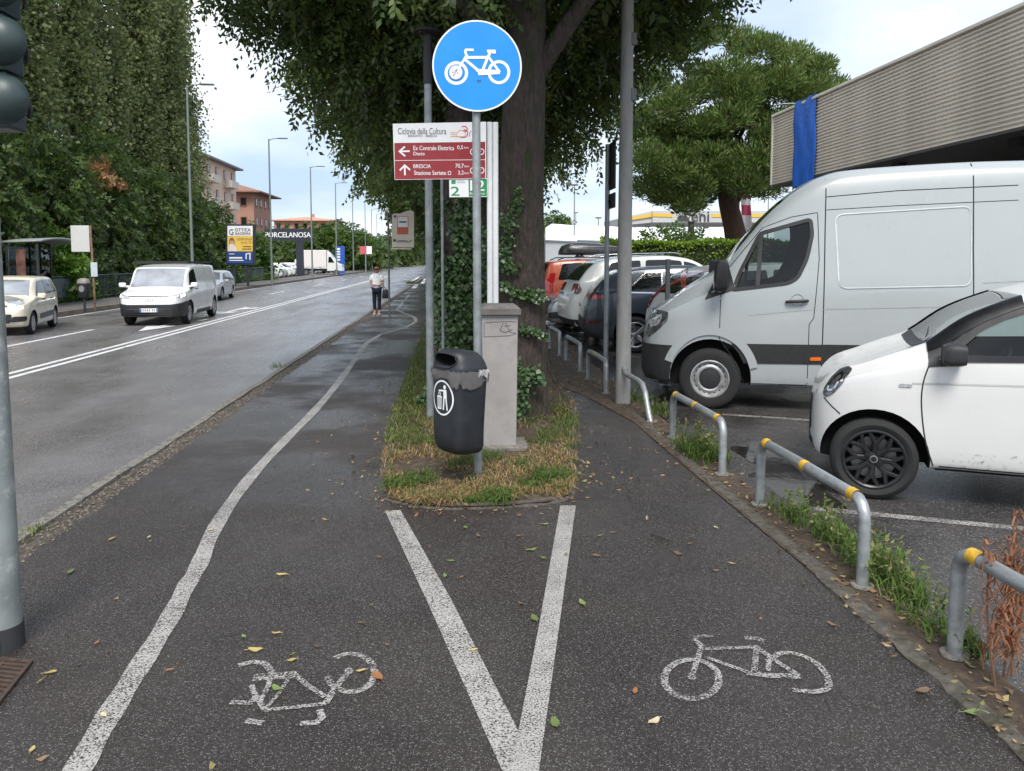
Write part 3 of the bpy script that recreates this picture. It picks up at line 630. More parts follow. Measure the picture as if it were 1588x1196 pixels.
def car(name, loc, rz, shp, paint, wheels, label, group, cat='car', hollow=None, cuts=(), well=None, arch_mat=None):
    """wheels: (xs, r, w, track, style, arch_r)"""
    c = Car(); c.root = empty(name, loc, rz, label, cat, group); xs, r, w, track, style, ar = wheels
    base = shp.mesh(shp.stations()).mesh('body'); c.bvh = bvh_of(base); c.shp = shp
    cut = []
    mb = MB()
    for x in xs:
        wy = shp.W(x)
        for s_ in (-1, 1):
            k = cylmesh(x, r + .01, ar, s_ * (wy - .30), s_ * (wy + .25)); mb.add(k.v, k.f, 1)
    cut.append(mb.mesh('k'))
    if hollow: cut.append(hollow)
    cut += list(cuts)
    for k in [base] + cut:
        for m_ in (paint, m_arch, m_interior): k.materials.append(m_)
    me = boolean(base, cut); me.name = 'body'
    shade(me, 32); c.body = link('body', me, None, c.root, world=False)
    add_wheels(c.root, xs, r, w, track, style)
    return c
def both(c, name, poly, mat, off=.004, parent=None, step=.07, sides=(-1, 1), **k):
    return [patch(c.bvh, poly if s_ < 0 else poly[::-1], 'y', s_, off, name, mat, parent or c.root, step, **k) for s_ in sides]
def seam(c, pts, w=.009, sides=(-1, 1), off=.0022, mat=None): return both(c, 'panel_gap', linepoly(pts, w), mat or m_seam, off, c.body, .12, sides)
def front(c, name, poly, mat, off=.004, side=-1, parent=None, step=.07, thick=0): return patch(c.bvh, poly, 'x', side, off, name, mat, parent or c.root, step, thick=thick)
def top(c, name, poly, mat, off=.004, parent=None, step=.07): return patch(c.bvh, poly, 'z', 1, off, name, mat, parent or c.root, step)
def mirrors(c, x, y, z, s=(.10, .20, .16), mat=None, glass=True):
    for sd in (-1, 1):
        mb = MB(); cx, cy, cz = x, sd * y, z; rings = []
        for t, k in ((0, .78), (.25, 1.0), (.7, .97), (1, .86)): rings.append([(cx - s[0] / 2 + s[0] * t, cy + sd * 0 + a * k, cz + b * k) for a, b in fillet([(-s[1] / 2, -s[2] / 2), (s[1] / 2, -s[2] / 2), (s[1] / 2, s[2] / 2), (-s[1] / 2, s[2] / 2)], .05)])
        mb.loft(rings); mb.cyl((cx + .02, cy, cz - s[2] * .3), (cx + .04, cy - sd * (s[1] / 2 + .1), cz - s[2] * .45), .03, .035, 8)
        o = mb.build('mirror', mat or m_black, c.root, smooth=50, world=False)
def plate(c, x, y, z, w=.50, h=.11, side=-1):
    s_ = side; mb = MB(); mb.box((x, y, z), (.012, w, h)); p = mb.build('number_plate', m_plate, c.root, world=False, bevel=.003)
    mb = MB()
    for sy in (-1, 1): mb.box((x + s_ * .0075, y + sy * (w / 2 - .022), z), (.003, .036, h * .92))
    mb.build('blue_band', m_plateb, p, world=False)
    mb = MB()
    for i in range(7): mb.box((x + s_ * .0078, y - w * .32 + i * w * .105 + (.03 if i > 1 else 0), z), (.002, w * .045, h * .55))
    mb.build('characters', m_plateink, p, world=False)

# ------------------------------------------------------------------ tall white panel van, parked on the right
m_vanw = carpaint('van_white', (.385, .41, .415), dirt=(.42,.43,.42), dlo=.6, dhi=.95)
S_ = Shape(T=[(.08, .80), (.10, .96), (.14, 1.10), (.22, 1.20), (.38, 1.32), (.70, 1.55), (1.02, 1.74), (1.10, 1.80), (1.38, 2.18), (1.70, 2.55), (2.02, 2.82), (2.25, 2.95), (2.5, 3.02), (3.2, 3.07), (4.2, 3.10), (6.2, 3.10), (6.32, 3.05), (6.4, 2.9)],
    B=[(.08, .42), (.16, .32), (.5, .27), (1.3, .30), (6.0, .36), (6.4, .45)], W=[(.08, .50), (.10, .66), (.14, .78), (.20, .88), (.30, .95), (.5, 1.0), (.9, 1.035), (1.4, 1.05), (6.1, 1.05), (6.3, 1.02), (6.4, .95)],
    belt=[(.08, 1.05), (.6, 1.30), (1.2, 1.52), (2.2, 1.62), (6.4, 1.62)], tumble=.80, hoodw=.80, shoulder=.985, edge=.16)
o_ = Vector((2.632, 10.765, ZK))
win = fillet([(1.215, 1.515), (1.30, 1.74), (1.535, 2.22), (2.12, 2.39), (2.14, 2.20), (2.08, 1.90), (1.97, 1.66), (1.86, 1.60)], [.02, .05, .06, .05, .05, .08, .1, .05])
hol = S_.mesh(list(np.linspace(1.15, 2.75, 26)), .06, .72, mi=2).mesh('cav')
wcut = MB(); wcut.prism(win, lambda u, v: (u, -1.6, v), lambda u, v: (u, 1.6, v), 2)
wsc = MB(); wsc.prism([(-.78, 1.83), (.78, 1.83), (.62, 2.66), (-.62, 2.66)], lambda u, v: (.3, u, v), lambda u, v: (2.0, u, v), 2)
v = car('panel_van', o_, R(-17), S_, m_vanw, ((.955, 4.75), .385, .25, .92, 'steel', .50), 'tall white panel van with black side strip parked nose to the path', None, 'van', hol, [wcut.mesh('w'), wsc.mesh('w2')])
for sd in (-1, 1):
    both(v, 'side_window', win, m_glass, -.02, step=.15, sides=(sd,))
    both(v, 'window_frame', linepoly(list(win) + [win[0]], .045), m_black, .004, sides=(sd,))
    both(v, 'quarter_pillar', linepoly([(1.505, 1.57), (1.555, 2.24)], .05), m_black, .006, sides=(sd,))
    both(v, 'corner_trim', fillet([(.87, 1.385), (1.05, 1.74), (1.17, 1.80), (1.24, 1.52)], .02), m_black, .006, sides=(sd,))
top(v, 'windscreen', [(1.12, -.80), (1.12, .80), (1.78, .64), (1.78, -.64)], m_glassr, .0)
strip_p = [(1.20, .845), (2.22, .855), (2.34, .86), (4.2, .875), (4.2, .625), (2.3, .615), (1.36, .60), (1.30, .72)]
both(v, 'side_strip', strip_p, m_black, .010)
both(v, 'bumper_side', [(.06, .24), (.06, .80), (.20, .805), (.50, .80), (.53, .70), (.47, .55), (.44, .27)], m_black, .010)
front(v, 'bumper', fillet([(-.97, .30), (.97, .30), (.985, .80), (-.985, .80)], .05), m_black, .012)
front(v, 'grille', fillet([(-.55, .86), (.55, .86), (.62, 1.06), (-.62, 1.06)], .05), m_black, .006)
both(v, 'headlamp', fillet([(.135, .90), (.20, 1.19), (.27, 1.235), (.43, 1.225), (.42, 1.12), (.30, .99), (.18, .885)], .03), m_lensd, .008)
both(v, 'headlamp_glass', fillet([(.19, 1.02), (.23, 1.17), (.36, 1.19), (.30, 1.05)], .03), m_lens, .011)
arch = [(.955 + .545 * math.cos(R(a)), .40 + .60 * math.sin(R(a))) for a in range(14, 168, 7)]
both(v, 'wheel_arch_lip', linepoly(arch, .10), m_vanw, .022, thick=0)
seam(v, [(1.065, 1.40), (1.06, .9), (1.22, .68), (1.38, .33)]); seam(v, [(1.07, 1.42), (1.06, 1.52)])
seam(v, [(2.20, 2.46), (2.22, 1.9), (2.17, 1.18), (2.12, 1.10), (2.12, .34)]); seam(v, [(1.36, .345), (2.12, .345)]); seam(v, [(1.16, 1.78), (1.56, 2.29), (1.9, 2.42), (2.20, 2.47)])
seam(v, [(2.30, 2.98), (2.285, 2.2), (2.28, 1.6), (2.28, .33)], .013)
seam(v, [(3.93, 3.04), (3.92, 2.0), (3.93, 1.30), (3.94, .4)], .013); seam(v, [(2.30, 2.66), (3.1, 2.72), (4.4, 2.76)], .010); seam(v, [(2.30, 2.50), (3.1, 2.54), (4.4, 2.585)], .008)
seam(v, [(1.40, 1.20), (2.17, 1.285)], .008, mat=M('recess_shade', (.30, .31, .315), .5)); seam(v, [(2.28, 1.29), (3.9, 1.345), (4.6, 1.36)], .010, mat=MATS['recess_shade'])  # flat darker lines: the creases' shade is put into the colour
pn = fillet([(2.40, 2.44), (3.90, 2.52), (3.90, 1.59), (2.45, 1.545)], .10)
both(v, 'pressed_edge_shading', linepoly(list(pn) + [pn[0]], .016), M('van_edge_highlight', (.62, .64, .645), .3, coat=.6), .005)  # flat pale line: highlight of the pressed edge put into the colour
both(v, 'pressed_edge_shading', linepoly([(p[0] + .006, p[1] - .006) for p in pn], .007), MATS['recess_shade'], .0065)  # darker line beside it: shade of the pressed edge as colour
seam(v, [(4.02, 1.62), (4.5, 1.65)], .01, mat=MATS['recess_shade']); 
for sd in (-1, 1):
    yy = sd * S_.W(2)
    mb = MB(); mb.lathe([(.075, 0), (.06, -.012), (0, -.02)], 20, Matrix.Translation((1.975, yy * 1.001, 1.395)) @ Matrix.Rotation(R(90 * (1 if sd < 0 else -1)), 4, 'X')); mb.build('handle_cup', MATS['recess_shade'], v.root, smooth=60, world=False)  # cup in a darker tone, its recess shade put into the colour
    mb = MB(); mb.tube([(1.84, yy * 1.01, 1.375), (1.88, yy * 1.035, 1.38), (2.05, yy * 1.035, 1.39), (2.10, yy * 1.01, 1.392)], [.016, .02, .02, .016], 8); mb.build('door_handle', m_black, v.root, smooth=60, world=False)
    both(v, 'side_marker', fillet([(2.14, .655), (2.27, .66), (2.27, .705), (2.14, .70)], .02), m_orange_l, .02, sides=(sd,))
    mb = MB(); rings = [[(1.03 + .0 + a * k + t * .02, sd * (1.10 + t * .22), 1.72 + b * k) for a, b in fillet([(-.07, -.22), (.10, -.20), (.10, .16), (-.05, .18)], .05)] for t, k in ((0, .85), (.2, 1), (.8, 1), (1, .8))]
    mb.loft(rings); mb.tube([(1.10, sd * .97, 1.52), (1.07, sd * 1.14, 1.56)], .05, 8); o = mb.build('mirror', m_black, v.root, smooth=50, world=False)
    mb = MB(); mb.box((1.135, sd * 1.21, 1.72), (.006, .17, .28)); mb.build('mirror_glass', m_chrome, o, world=False)
    mb = MB(); mb.box((.975, sd * 1.20, 1.58), (.02, .12, .08)); mb.build('turn_lamp', m_lens, o, world=False, bevel=.01)
# cab interior
def seat(root, x, y, z, s=1.0, mat=None):
    mb = MB(); mb.box((x, y, z), (.5 * s, .46 * s, .16 * s)); mb.box((x + .27 * s, y, z + .36 * s), (.14 * s, .44 * s, .62 * s), Matrix.Rotation(R(12), 3, 'Y')); mb.box((x + .36 * s, y, z + .78 * s), (.1 * s, .26 * s, .18 * s)); return mb.build('seat', mat or m_interior, root, bevel=.04, world=False, seg=3)
def steering(root, x, y, z, r=.2, tilt=28):
    mt = Matrix.Translation((x, y, z)) @ Matrix.Rotation(R(-90 + tilt), 4, 'Y'); mb = MB()
    mb.tube([mt @ Vector((r * math.cos(a), r * math.sin(a), 0)) for a in np.linspace(0, 2 * math.pi, 25)], .016, 8, cap=False); mb.tube([mt @ Vector((-r, 0, 0)), mt @ Vector((0, 0, .03)), mt @ Vector((r, 0, 0))], .02, 6); mb.tube([mt @ Vector((0, 0, 0)), mt @ Vector((0, 0, .3))], .03, 8)
    return mb.build('steering_wheel', m_interior, root, smooth=60, world=False)
seat(v.root, 2.05, -.45, .95); seat(v.root, 2.05, .40, .95); steering(v.root, 1.50, -.45, 1.52)
mb = MB(); mb.prism([(1.12, .75), (1.12, 1.66), (1.32, 1.66), (1.5, 1.45), (1.5, .75)], lambda u, w_: (u, -.92, w_), lambda u, w_: (u, .92, w_)); mb.build('dashboard', m_interior, v.root, bevel=.03, world=False)
mb = MB(); mb.box((2.52, 0, 1.75), (.04, 1.6, 1.9)); mb.build('bulkhead', m_interior, v.root, world=False)
mb = MB(); mb.box((1.9, 0, .78), (1.3, 1.8, .04)); mb.build('cab_floor', m_interior, v.root, world=False)

# ------------------------------------------------------------------ small white two-door car, foreground right
m_smw = carpaint('small_car_white', (.62, .615, .60), dirt=(.30, .27, .22), dlo=.62, dhi=.95)
S2 = Shape(T=[(.0, .56), (.01, .70), (.04, .82), (.09, .90), (.15, .97), (.22, 1.02), (.37, 1.075), (.50, 1.13), (.63, 1.185), (.74, 1.225), (.84, 1.27), (.95, 1.36), (1.06, 1.45), (1.2, 1.53), (1.37, 1.605), (1.5, 1.655), (1.7, 1.71), (1.95, 1.75), (2.3, 1.75), (2.7, 1.64), (2.86, 1.32), (2.93, 1.05)],
    B=[(.0, .34), (.08, .27), (.4, .24), (1.0, .27), (2.6, .27), (2.93, .4)], W=[(.0, .30), (.01, .42), (.03, .52), (.07, .60), (.13, .665), (.22, .72), (.35, .765), (.55, .80), (2.4, .80), (2.7, .76), (2.93, .62)],
    belt=[(.0, .76), (.25, .93), (.6, 1.05), (.85, 1.11), (1.5, 1.15), (2.93, 1.2)], tumble=.80, hoodw=.82, edge=.05, dip=.07)
RS = R(-25.5); o2 = spot(1353, 776, ZK, RS, .475, -.80)
win2 = fillet([(.99, 1.145), (1.03, 1.235), (1.17, 1.375), (1.45, 1.53), (1.75, 1.605), (2.05, 1.62), (2.12, 1.19)], [.02, .05, .06, .05, .05, .06, .05])
hol2 = S2.mesh(list(np.linspace(.95, 2.72, 28)), .05, .42, mi=2).mesh('cav')
wc2 = MB(); wc2.prism(win2, lambda u, v_: (u, -1.4, v_), lambda u, v_: (u, 1.4, v_), 2)
ws2 = MB(); ws2.prism([(-.58, 1.26), (.58, 1.26), (.50, 1.60), (-.50, 1.60)], lambda u, v_: (.5, u, v_), lambda u, v_: (1.7, u, v_), 2)
s = car('small_car', o2, RS, S2, m_smw, ((.475, 2.42), .322, .21, .69, 'yblack', .395), 'small white two-door car with black alloy wheels, cut off by the right edge', None, 'car', hol2, [wc2.mesh('w'), ws2.mesh('w2')])
M('pillar_black', (.007, .007, .008), .35)
both(s, 'side_window', win2, glassmat('small_car_glass', (.72, .80, .78), 1.2), -.015, step=.15)
both(s, 'window_frame', linepoly(list(win2) + [win2[0]], .05), MATS['pillar_black'], .008)
both(s, 'mirror_triangle', [(.825, 1.075), (.832, 1.19), (.95, 1.29), (1.08, 1.36), (1.07, 1.10)], m_black, .006)
def zed(x_): return S2.T(x_) - .03 - .05 * min(1, max(0, (S2.T(x_) - S2.belt(x_)) / (S2.roofz - S2.belt(x_))))
xs_p = (.83, .90, .96, 1.02, 1.1, 1.2, 1.3, 1.45, 1.6, 1.8, 2.0, 2.3)
both(s, 'roof_pillar', [(x_, zed(x_) + .004) for x_ in xs_p] + [(x_, zed(x_) - max(.012, min(.085, (x_ - .80) * .5))) for x_ in xs_p[::-1]], M('pillar_black', (.007, .007, .008), .35), .006, step=.05)
for sd in (-1, 1): top(s, 'pillar_top', [(.83, sd * .60), (1.46, sd * .56), (1.46, sd * .655), (1.2, sd * .67), (.95, sd * .70), (.83, sd * .70)], MATS['pillar_black'], .014, step=.05)
top(s, 'windscreen', [(.845, -.61), (.845, .61), (1.46, .57), (1.46, -.57)], glassmat('screen_glass', (.62, .68, .66), 1.3), .004)
top(s, 'scuttle', [(.76, -.48), (.76, .48), (.845, .58), (.845, -.58)], m_black, .005)
hl = fillet([(.405, .80), (.425, .92), (.48, 1.0), (.545, 1.03), (.60, 1.01), (.58, .91), (.51, .82), (.44, .775)], .03)
diag(s, 'headlamp', hl, 58, m_lensd, .008); diag(s, 'headlamp_ring', linepoly(list(fillet([(.45, .83), (.47, .93), (.53, .985), (.555, .94), (.51, .85)], .03)) + [(.45, .84)], .014), 58, m_chrome, .012)
front(s, 'grille', fillet([(-.42, .46), (.42, .46), (.36, .66), (-.36, .66)], .06), m_black, .006)
front(s, 'lower_grille', fillet([(-.50, .30), (.50, .30), (.46, .40), (-.46, .40)], .04), m_black, .006)
diag(s, 'panel_gap', linepoly([(.42, .77), (.50, .71), (.57, .66)], .010), 58, m_seam, .003, parent=s.body); seam(s, smoothpoly([(.83, 1.085), (.795, .95), (.79, .78), (.825, .52), (.89, .31)], 5), .010); top(s, 'bonnet_gap', linepoly([(.20, -.50), (.45, -.575), (.74, -.60)], .008), m_seam, .003, parent=s.body)
seam(s, [(.93, .31), (2.0, .31)], .01); seam(s, [(.72, .945), (.9, .952), (2.1, .985)], .014, mat=M('small_car_crease_shade', (.42, .42, .41), .4))  # door crease drawn as a darker line, its shade in the colour
both(s, 'sill', fillet([(.90, .225), (.92, .295), (2.0, .295), (2.0, .21)], .02), m_black, .014)
both(s, 'side_repeater', fillet([(.63, .915), (.72, .915), (.72, .94), (.63, .94)], .012), m_lens, .008)
both(s, 'door_dirt', [(.93, .315), (.905, .42), (1.4, .445), (2.0, .45), (2.0, .315)], paint_worn('mud_spatter', (.20, .17, .13), wear=.76, scale=34, edge=.22), .0032, parent=s.body)
mirrors(s, .98, .89, 1.19, (.15, .20, .165))
mb = MB(); mb.tube([(.82, -.45, 1.19), (.90, -.1, 1.27), (.95, .2, 1.31)], .012, 6); mb.build('wiper', m_black, s.root, world=False)
seat(s.root, 1.75, -.36, .55, .95, M('seat_cloth', (.05, .05, .052), .9)); seat(s.root, 1.75, .36, .55, .95, MATS['seat_cloth']); steering(s.root, 1.36, -.36, 1.05, .18)
mb = MB(); mb.prism([(1.0, .45), (1.0, 1.13), (1.12, 1.16), (1.28, 1.05), (1.28, .45)], lambda u, w_: (u, -.70, w_), lambda u, w_: (u, .70, w_)); mb.build('dashboard', m_interior, s.root, bevel=.03, world=False)
mb = MB(); mb.box((1.8, 0, .46), (1.5, 1.36, .03)); mb.build('cabin_floor', m_interior, s.root, world=False)
# ------------------------------------------------------------------ other cars
def gen(L, H, Wd, kind='suv'):
    h = Wd / 2
    if kind == 'suv': T = [(0, .42), (.012, .50), (.03, .565), (.07, .60), (.16, .625), (.235, .655), (.265, .69), (.40, .925), (.46, .975), (.56, 1.0), (.72, .985), (.84, .945), (.89, .885), (.955, .70), (.975, .60), (.99, .50), (1, .40)]; tum = .80
    elif kind == 'box': T = [(0, .40), (.012, .48), (.03, .56), (.08, .60), (.18, .63), (.22, .67), (.36, .93), (.43, .985), (.55, 1.0), (.80, .985), (.93, .955), (.955, .90), (.975, .72), (.99, .55), (1, .40)]; tum = .82
    elif kind == 'van': T = [(0, .36), (.008, .44), (.02, .50), (.05, .545), (.12, .585), (.155, .62), (.27, .915), (.33, .97), (.42, .99), (.6, 1.0), (.93, .985), (.985, .96), (1, .88)]; tum = .86
    elif kind == 'sedan': T = [(0, .42), (.012, .49), (.03, .545), (.08, .60), (.2, .645), (.27, .675), (.30, .70), (.44, .945), (.50, .99), (.58, 1.0), (.70, .965), (.80, .84), (.86, .745), (.95, .715), (.985, .66), (1, .5)]; tum = .74
    else: T = [(0, .40), (.015, .48), (.035, .55), (.10, .62), (.20, .66), (.245, .69), (.38, .93), (.45, .985), (.55, 1.0), (.75, .985), (.90, .94), (.945, .86), (.975, .68), (.99, .55), (1, .42)]; tum = .79
    T = [(a * L, b * H) for a, b in T]; zb = .13 * H
    B = [(0, .25 * H), (.03 * L, .15 * H), (.2 * L, zb), (.85 * L, zb), (.97 * L, .17 * H), (L, .26 * H)]
    Wt = [(0, .62 * h), (.006 * L, .74 * h), (.02 * L, .84 * h), (.05 * L, .92 * h), (.10 * L, .97 * h), (.2 * L, h), (.8 * L, h), (.93 * L, .955 * h), (.98 * L, .87 * h), (.993 * L, .78 * h), (L, .68 * h)]
    bz = {'suv': .655, 'box': .64, 'van': .60, 'sedan': .69, 'hatch': .66}[kind]
    belt = [(0, .50 * H), (.2 * L, (bz - .04) * H), (.35 * L, bz * H), (L, (bz + .03) * H)]
    return Shape(T, B, Wt, belt, tumble=tum, hoodw=.80, edge=.05)
def sidewin(c, name, x0, x1, mat, inset=.035, off=.005, frame=None, r=.05, slope0=0.0, slope1=0.0, sides=(-1, 1), lift=.025):
    s = c.shp
    def ztop(x):
        be = s.belt(x); g_ = min(1, max(0, (s.T(x) - be) / max(.05, s.roofz - be))); return s.T(x) - .03 - s.edge * g_ - inset
    lo = [(x0, s.belt(x0) + lift), (x1, s.belt(x1) + lift)]; xs = np.linspace(x1 - slope1, x0 + slope0, 9)
    poly = lo + [(x, max(ztop(x), s.belt(x) + lift + .012)) for x in xs]; out = []
    q = [poly[0]]
    for p in poly[1:]:
        if (Vector(p) - Vector(q[-1])).length > .012: q.append(p)
    poly = fillet(q, r, 3); both(c, name, poly, mat, off, sides=sides)
    if frame: both(c, 'window_trim', linepoly(list(poly) + [poly[0]], .028), frame, off + .002, sides=sides)
def dress(c, L, H, Wd, kind, glass=None, doors=(), trim=None, cladding=None, wsr=None):
    h = Wd / 2; glass = glass or m_glassd; s = c.shp; wb, wt = {'suv': (.27, .405), 'box': (.225, .365), 'van': (.16, .275), 'sedan': (.305, .445), 'hatch': (.25, .385)}[kind]
    z_ = lambda f: f * L
    top(c, 'windscreen', [(z_(wb), -.80 * h), (z_(wb), .80 * h), (z_(wt), s.tumble * .88 * h), (z_(wt), -s.tumble * .88 * h)], wsr or m_glassr, .005)
    if kind != 'van':
        zz = {'suv': (.70, .90), 'box': (.67, .92), 'sedan': (.76, .94), 'hatch': (.69, .92)}[kind]
        if kind == 'sedan': top(c, 'rear_window', [(z_(.725), -.56 * h), (z_(.725), .56 * h), (z_(.835), .66 * h), (z_(.835), -.66 * h)], glass, .005)
        else: front(c, 'rear_window', fillet([(-.70 * h, zz[0] * H), (.70 * h, zz[0] * H), (.60 * h, zz[1] * H), (-.60 * h, zz[1] * H)], .06), glass, .006, 1)
    for i, (a, b, s0, s1) in enumerate(doors): sidewin(c, 'side_window', z_(a), z_(b), glass, frame=trim, slope0=s0 * L, slope1=s1 * L)
    for i, (a, b, s0, s1) in enumerate(doors[:2]):
        if i == 0: seam(c, [(z_(a) + .02, s.belt(z_(a))), (z_(a) - .02, .45 * H), (z_(a), .2 * H)])
        seam(c, [(z_(b) + .02, s.belt(z_(b))), (z_(b) + .01, .45 * H), (z_(b) - .02, .2 * H)])
        for sd in (-1, 1):
            x = z_(b) - .16; y = sd * (s.W(x) + .012); mb = MB(); mb.tube([(x - .09, y - sd * .012, .575 * H), (x - .06, y + sd * .01, .578 * H), (x + .06, y + sd * .01, .58 * H), (x + .09, y - sd * .012, .58 * H)], .014, 6); mb.build('door_handle', trim or m_black, c.root, smooth=60, world=False)
    if cladding:
        both(c, 'sill_cladding', fillet([(.24 * L, .135 * H), (.24 * L, .24 * H), (.76 * L, .24 * H), (.76 * L, .135 * H)], .02), cladding, .010)
    mirrors(c, z_(wb) + .22, h + .10, .655 * H, (.10, .20, .14), c.body.data.materials[0])
m_sky = M('screen_painted_sky', (.50, .51, .52), .08, metal=.6, var=.35, vs=1.1, coat=1)  # pale mottled base puts the sky's reflection into the glass colour
sc = 1.07
# white SUV with tall red tail lamps, next to the tall van, rear towards the path
m_crv = carpaint('suv_grey_white', (.66, .67, .65))
L, H, Wd = 4.65 * sc, 1.72 * sc, 1.86 * sc; rz = R(180 + 6)
c = car('parked_suv', spot(1066, 578, ZK, rz, L - .15, .9 * sc), rz, gen(L, H, Wd, 'suv'), m_crv, ((.20 * L, .79 * L), .36, .24, .82 * sc, 'alloy', .43), 'pale grey car with tall red tail lamps behind the tall white van', 'cars parked along the path')
dress(c, L, H, Wd, 'suv', doors=((.30, .47, .11, 0), (.48, .66, 0, .01), (.675, .84, 0, .07)), cladding=m_black)
for sd in (-1, 1): pass
diag(c, 'tail_lamp', fillet([(.50, .98), (.64, .93), (.70, 1.10), (.60, 1.30), (.36, 1.72), (.20, 1.75), (.30, 1.55), (.50, 1.28), (.52, 1.10)], .03), 55, m_red, .010, rear=True)
front(c, 'rear_bumper', fillet([(-.88 * sc, .30), (.88 * sc, .30), (.90 * sc, .66), (-.90 * sc, .66)], .05), m_black, .012, 1)
plate(c, L + .012, 0, .98, side=1)
# dark blue SUV
m_blue = carpaint('suv_dark_blue', (.035, .045, .062), .35, .3, dirt=(.06, .06, .06))
L, H, Wd = 4.55 * sc, 1.66 * sc, 1.84 * sc; rz = R(180 - 6)
c = car('parked_suv', spot(985, 548, ZK, rz, .785 * L, .92 * sc), rz, gen(L, H, Wd, 'suv'), m_blue, ((.20 * L, .785 * L), .37, .24, .82 * sc, 'alloy', .44), 'dark blue car with silver alloy wheel behind the thick concrete pole', 'cars parked along the path')
dress(c, L, H, Wd, 'suv', doors=((.30, .47, .11, 0), (.48, .66, 0, .01), (.675, .83, 0, .09)), trim=m_chrome, cladding=m_black)
diag(c, 'tail_lamp', fillet([(.30, 1.10), (.86, 1.08), (.90, 1.16), (.60, 1.21), (.30, 1.19)], .03), 50, m_red, .010, rear=True)
front(c, 'rear_bumper', fillet([(-.88 * sc, .28), (.88 * sc, .28), (.90 * sc, .68), (-.90 * sc, .68)], .05), m_black, .012, 1)
diag(c, 'reflector', fillet([(.55, .60), (.85, .60), (.85, .65), (.55, .65)], .02), 50, m_redd, .016, rear=True)
plate(c, L + .012, 0, .92, side=1)
# white estate with black roof and a detached bumper
m_lrw = carpaint('estate_white', (.66, .68, .65))
L, H, Wd = 4.75 * sc, 1.87 * sc, 1.92 * sc; rz = R(180 + 3)
c = car('parked_suv', spot(893, 531, ZK, rz, L - .12, .90 * sc), rz, gen(L, H, Wd, 'suv'), m_lrw, ((.19 * L, .79 * L), .38, .25, .85 * sc, 'alloy', .45), 'white off-roader with black roof and dark rear window beside the thin grey post', 'cars parked along the path')
dress(c, L, H, Wd, 'suv', doors=((.30, .47, .11, 0), (.48, .66, 0, .01), (.675, .86, 0, .05)), cladding=m_black)
top(c, 'black_roof', fillet([(.43 * L, -.66 * sc), (.43 * L, .66 * sc), (.86 * L, .62 * sc), (.86 * L, -.62 * sc)], .05), m_blackg, .006)
diag(c, 'tail_lamp', fillet([(.42, 1.12), (.80, 1.10), (.86, 1.20), (.80, 1.33), (.42, 1.33)], .04), 45, m_redd, .010, rear=True)
diag(c, 'tail_lamp_core', fillet([(.50, 1.16), (.72, 1.16), (.72, 1.29), (.50, 1.29)], .04), 45, m_red, .014, rear=True)
plate(c, L + .012, -.05, 1.10, side=1)
front(c, 'rear_bumper', fillet([(-.86 * sc, .30), (.86 * sc, .30), (.88 * sc, .52), (-.88 * sc, .52)], .05), m_black, .012, 1)
for sd in (-1, 1):
    mb = MB(); mb.tube([(.47 * L, sd * .60 * sc, H + .01), (.50 * L, sd * .60 * sc, H + .045), (.80 * L, sd * .57 * sc, H + .01), (.85 * L, sd * .56 * sc, H - .05)], .018, 6); mb.build('roof_rail', m_chrome, c.root, smooth=60, world=False)
# silver car, nose towards the path
m_sil = carpaint('hatch_silver', (.42, .43, .44), .55, .28)
L, H, Wd = 4.3 * sc, 1.45 * sc, 1.80 * sc; rz = R(6)
c = car('parked_car', spot(864, 516, ZK, rz, .15, -.85 * sc), rz, gen(L, H, Wd, 'hatch'), m_sil, ((.20 * L, .79 * L), .34, .22, .80 * sc, 'alloy', .40), 'silver car with its nose to the path, next to the orange car', 'cars parked along the path')
dress(c, L, H, Wd, 'hatch', doors=((.29, .46, .11, 0), (.47, .64, 0, .01), (.655, .80, 0, .08)), trim=m_chrome)
diag(c, 'headlamp', fillet([(.45, .72), (.90, .86), (.98, .92), (.80, .95), (.48, .84)], .03), 40, m_lens, .010); front(c, 'grille', fillet([(-.42, .42), (.42, .42), (.48, .80), (-.48, .80)], .06), m_black, .008)
diag(c, 'air_intake', fillet([(.45, .36), (.85, .36), (.85, .54), (.50, .50)], .03), 30, m_black, .010)
# orange people carrier with roof box
m_org = carpaint('carrier_orange', (.42, .085, .035), .1, .3)
L, H, Wd = 4.6 * sc, 1.80 * sc, 1.85 * sc; rz = R(180 + 2)
oc = car('parked_carrier', spot(862, 505, ZK, rz, L - .4, .92 * sc), rz, gen(L, H, Wd, 'box'), m_org, ((.18 * L, .80 * L), .35, .23, .82 * sc, 'multi', .42), 'orange people carrier parked just behind the big tree trunk', 'cars parked along the path'); c = oc
dress(c, L, H, Wd, 'box', doors=((.28, .46, .13, 0), (.475, .68, 0, 0), (.705, .905, 0, .03)), cladding=m_black)
for sd in (-1, 1):
    mb = MB(); mb.tube([(.40 * L, sd * .66 * sc, H - .03), (.43 * L, sd * .66 * sc, H + .04), (.86 * L, sd * .66 * sc, H + .02), (.90 * L, sd * .66 * sc, H - .06)], .02, 6); mb.build('roof_rail', m_black, c.root, smooth=60, world=False)
diag(c, 'tail_lamp', fillet([(.62, .95), (.85, .95), (.88, 1.5), (.70, 1.5)], .04), 50, m_red, .010, rear=True)
rb = empty('roof_box', wmat(oc.root) @ Vector((.66 * L, .25, H + .10)), rz, 'black streamlined roof box carried on the orange car', 'roof box')
mb = MB(); rings = []
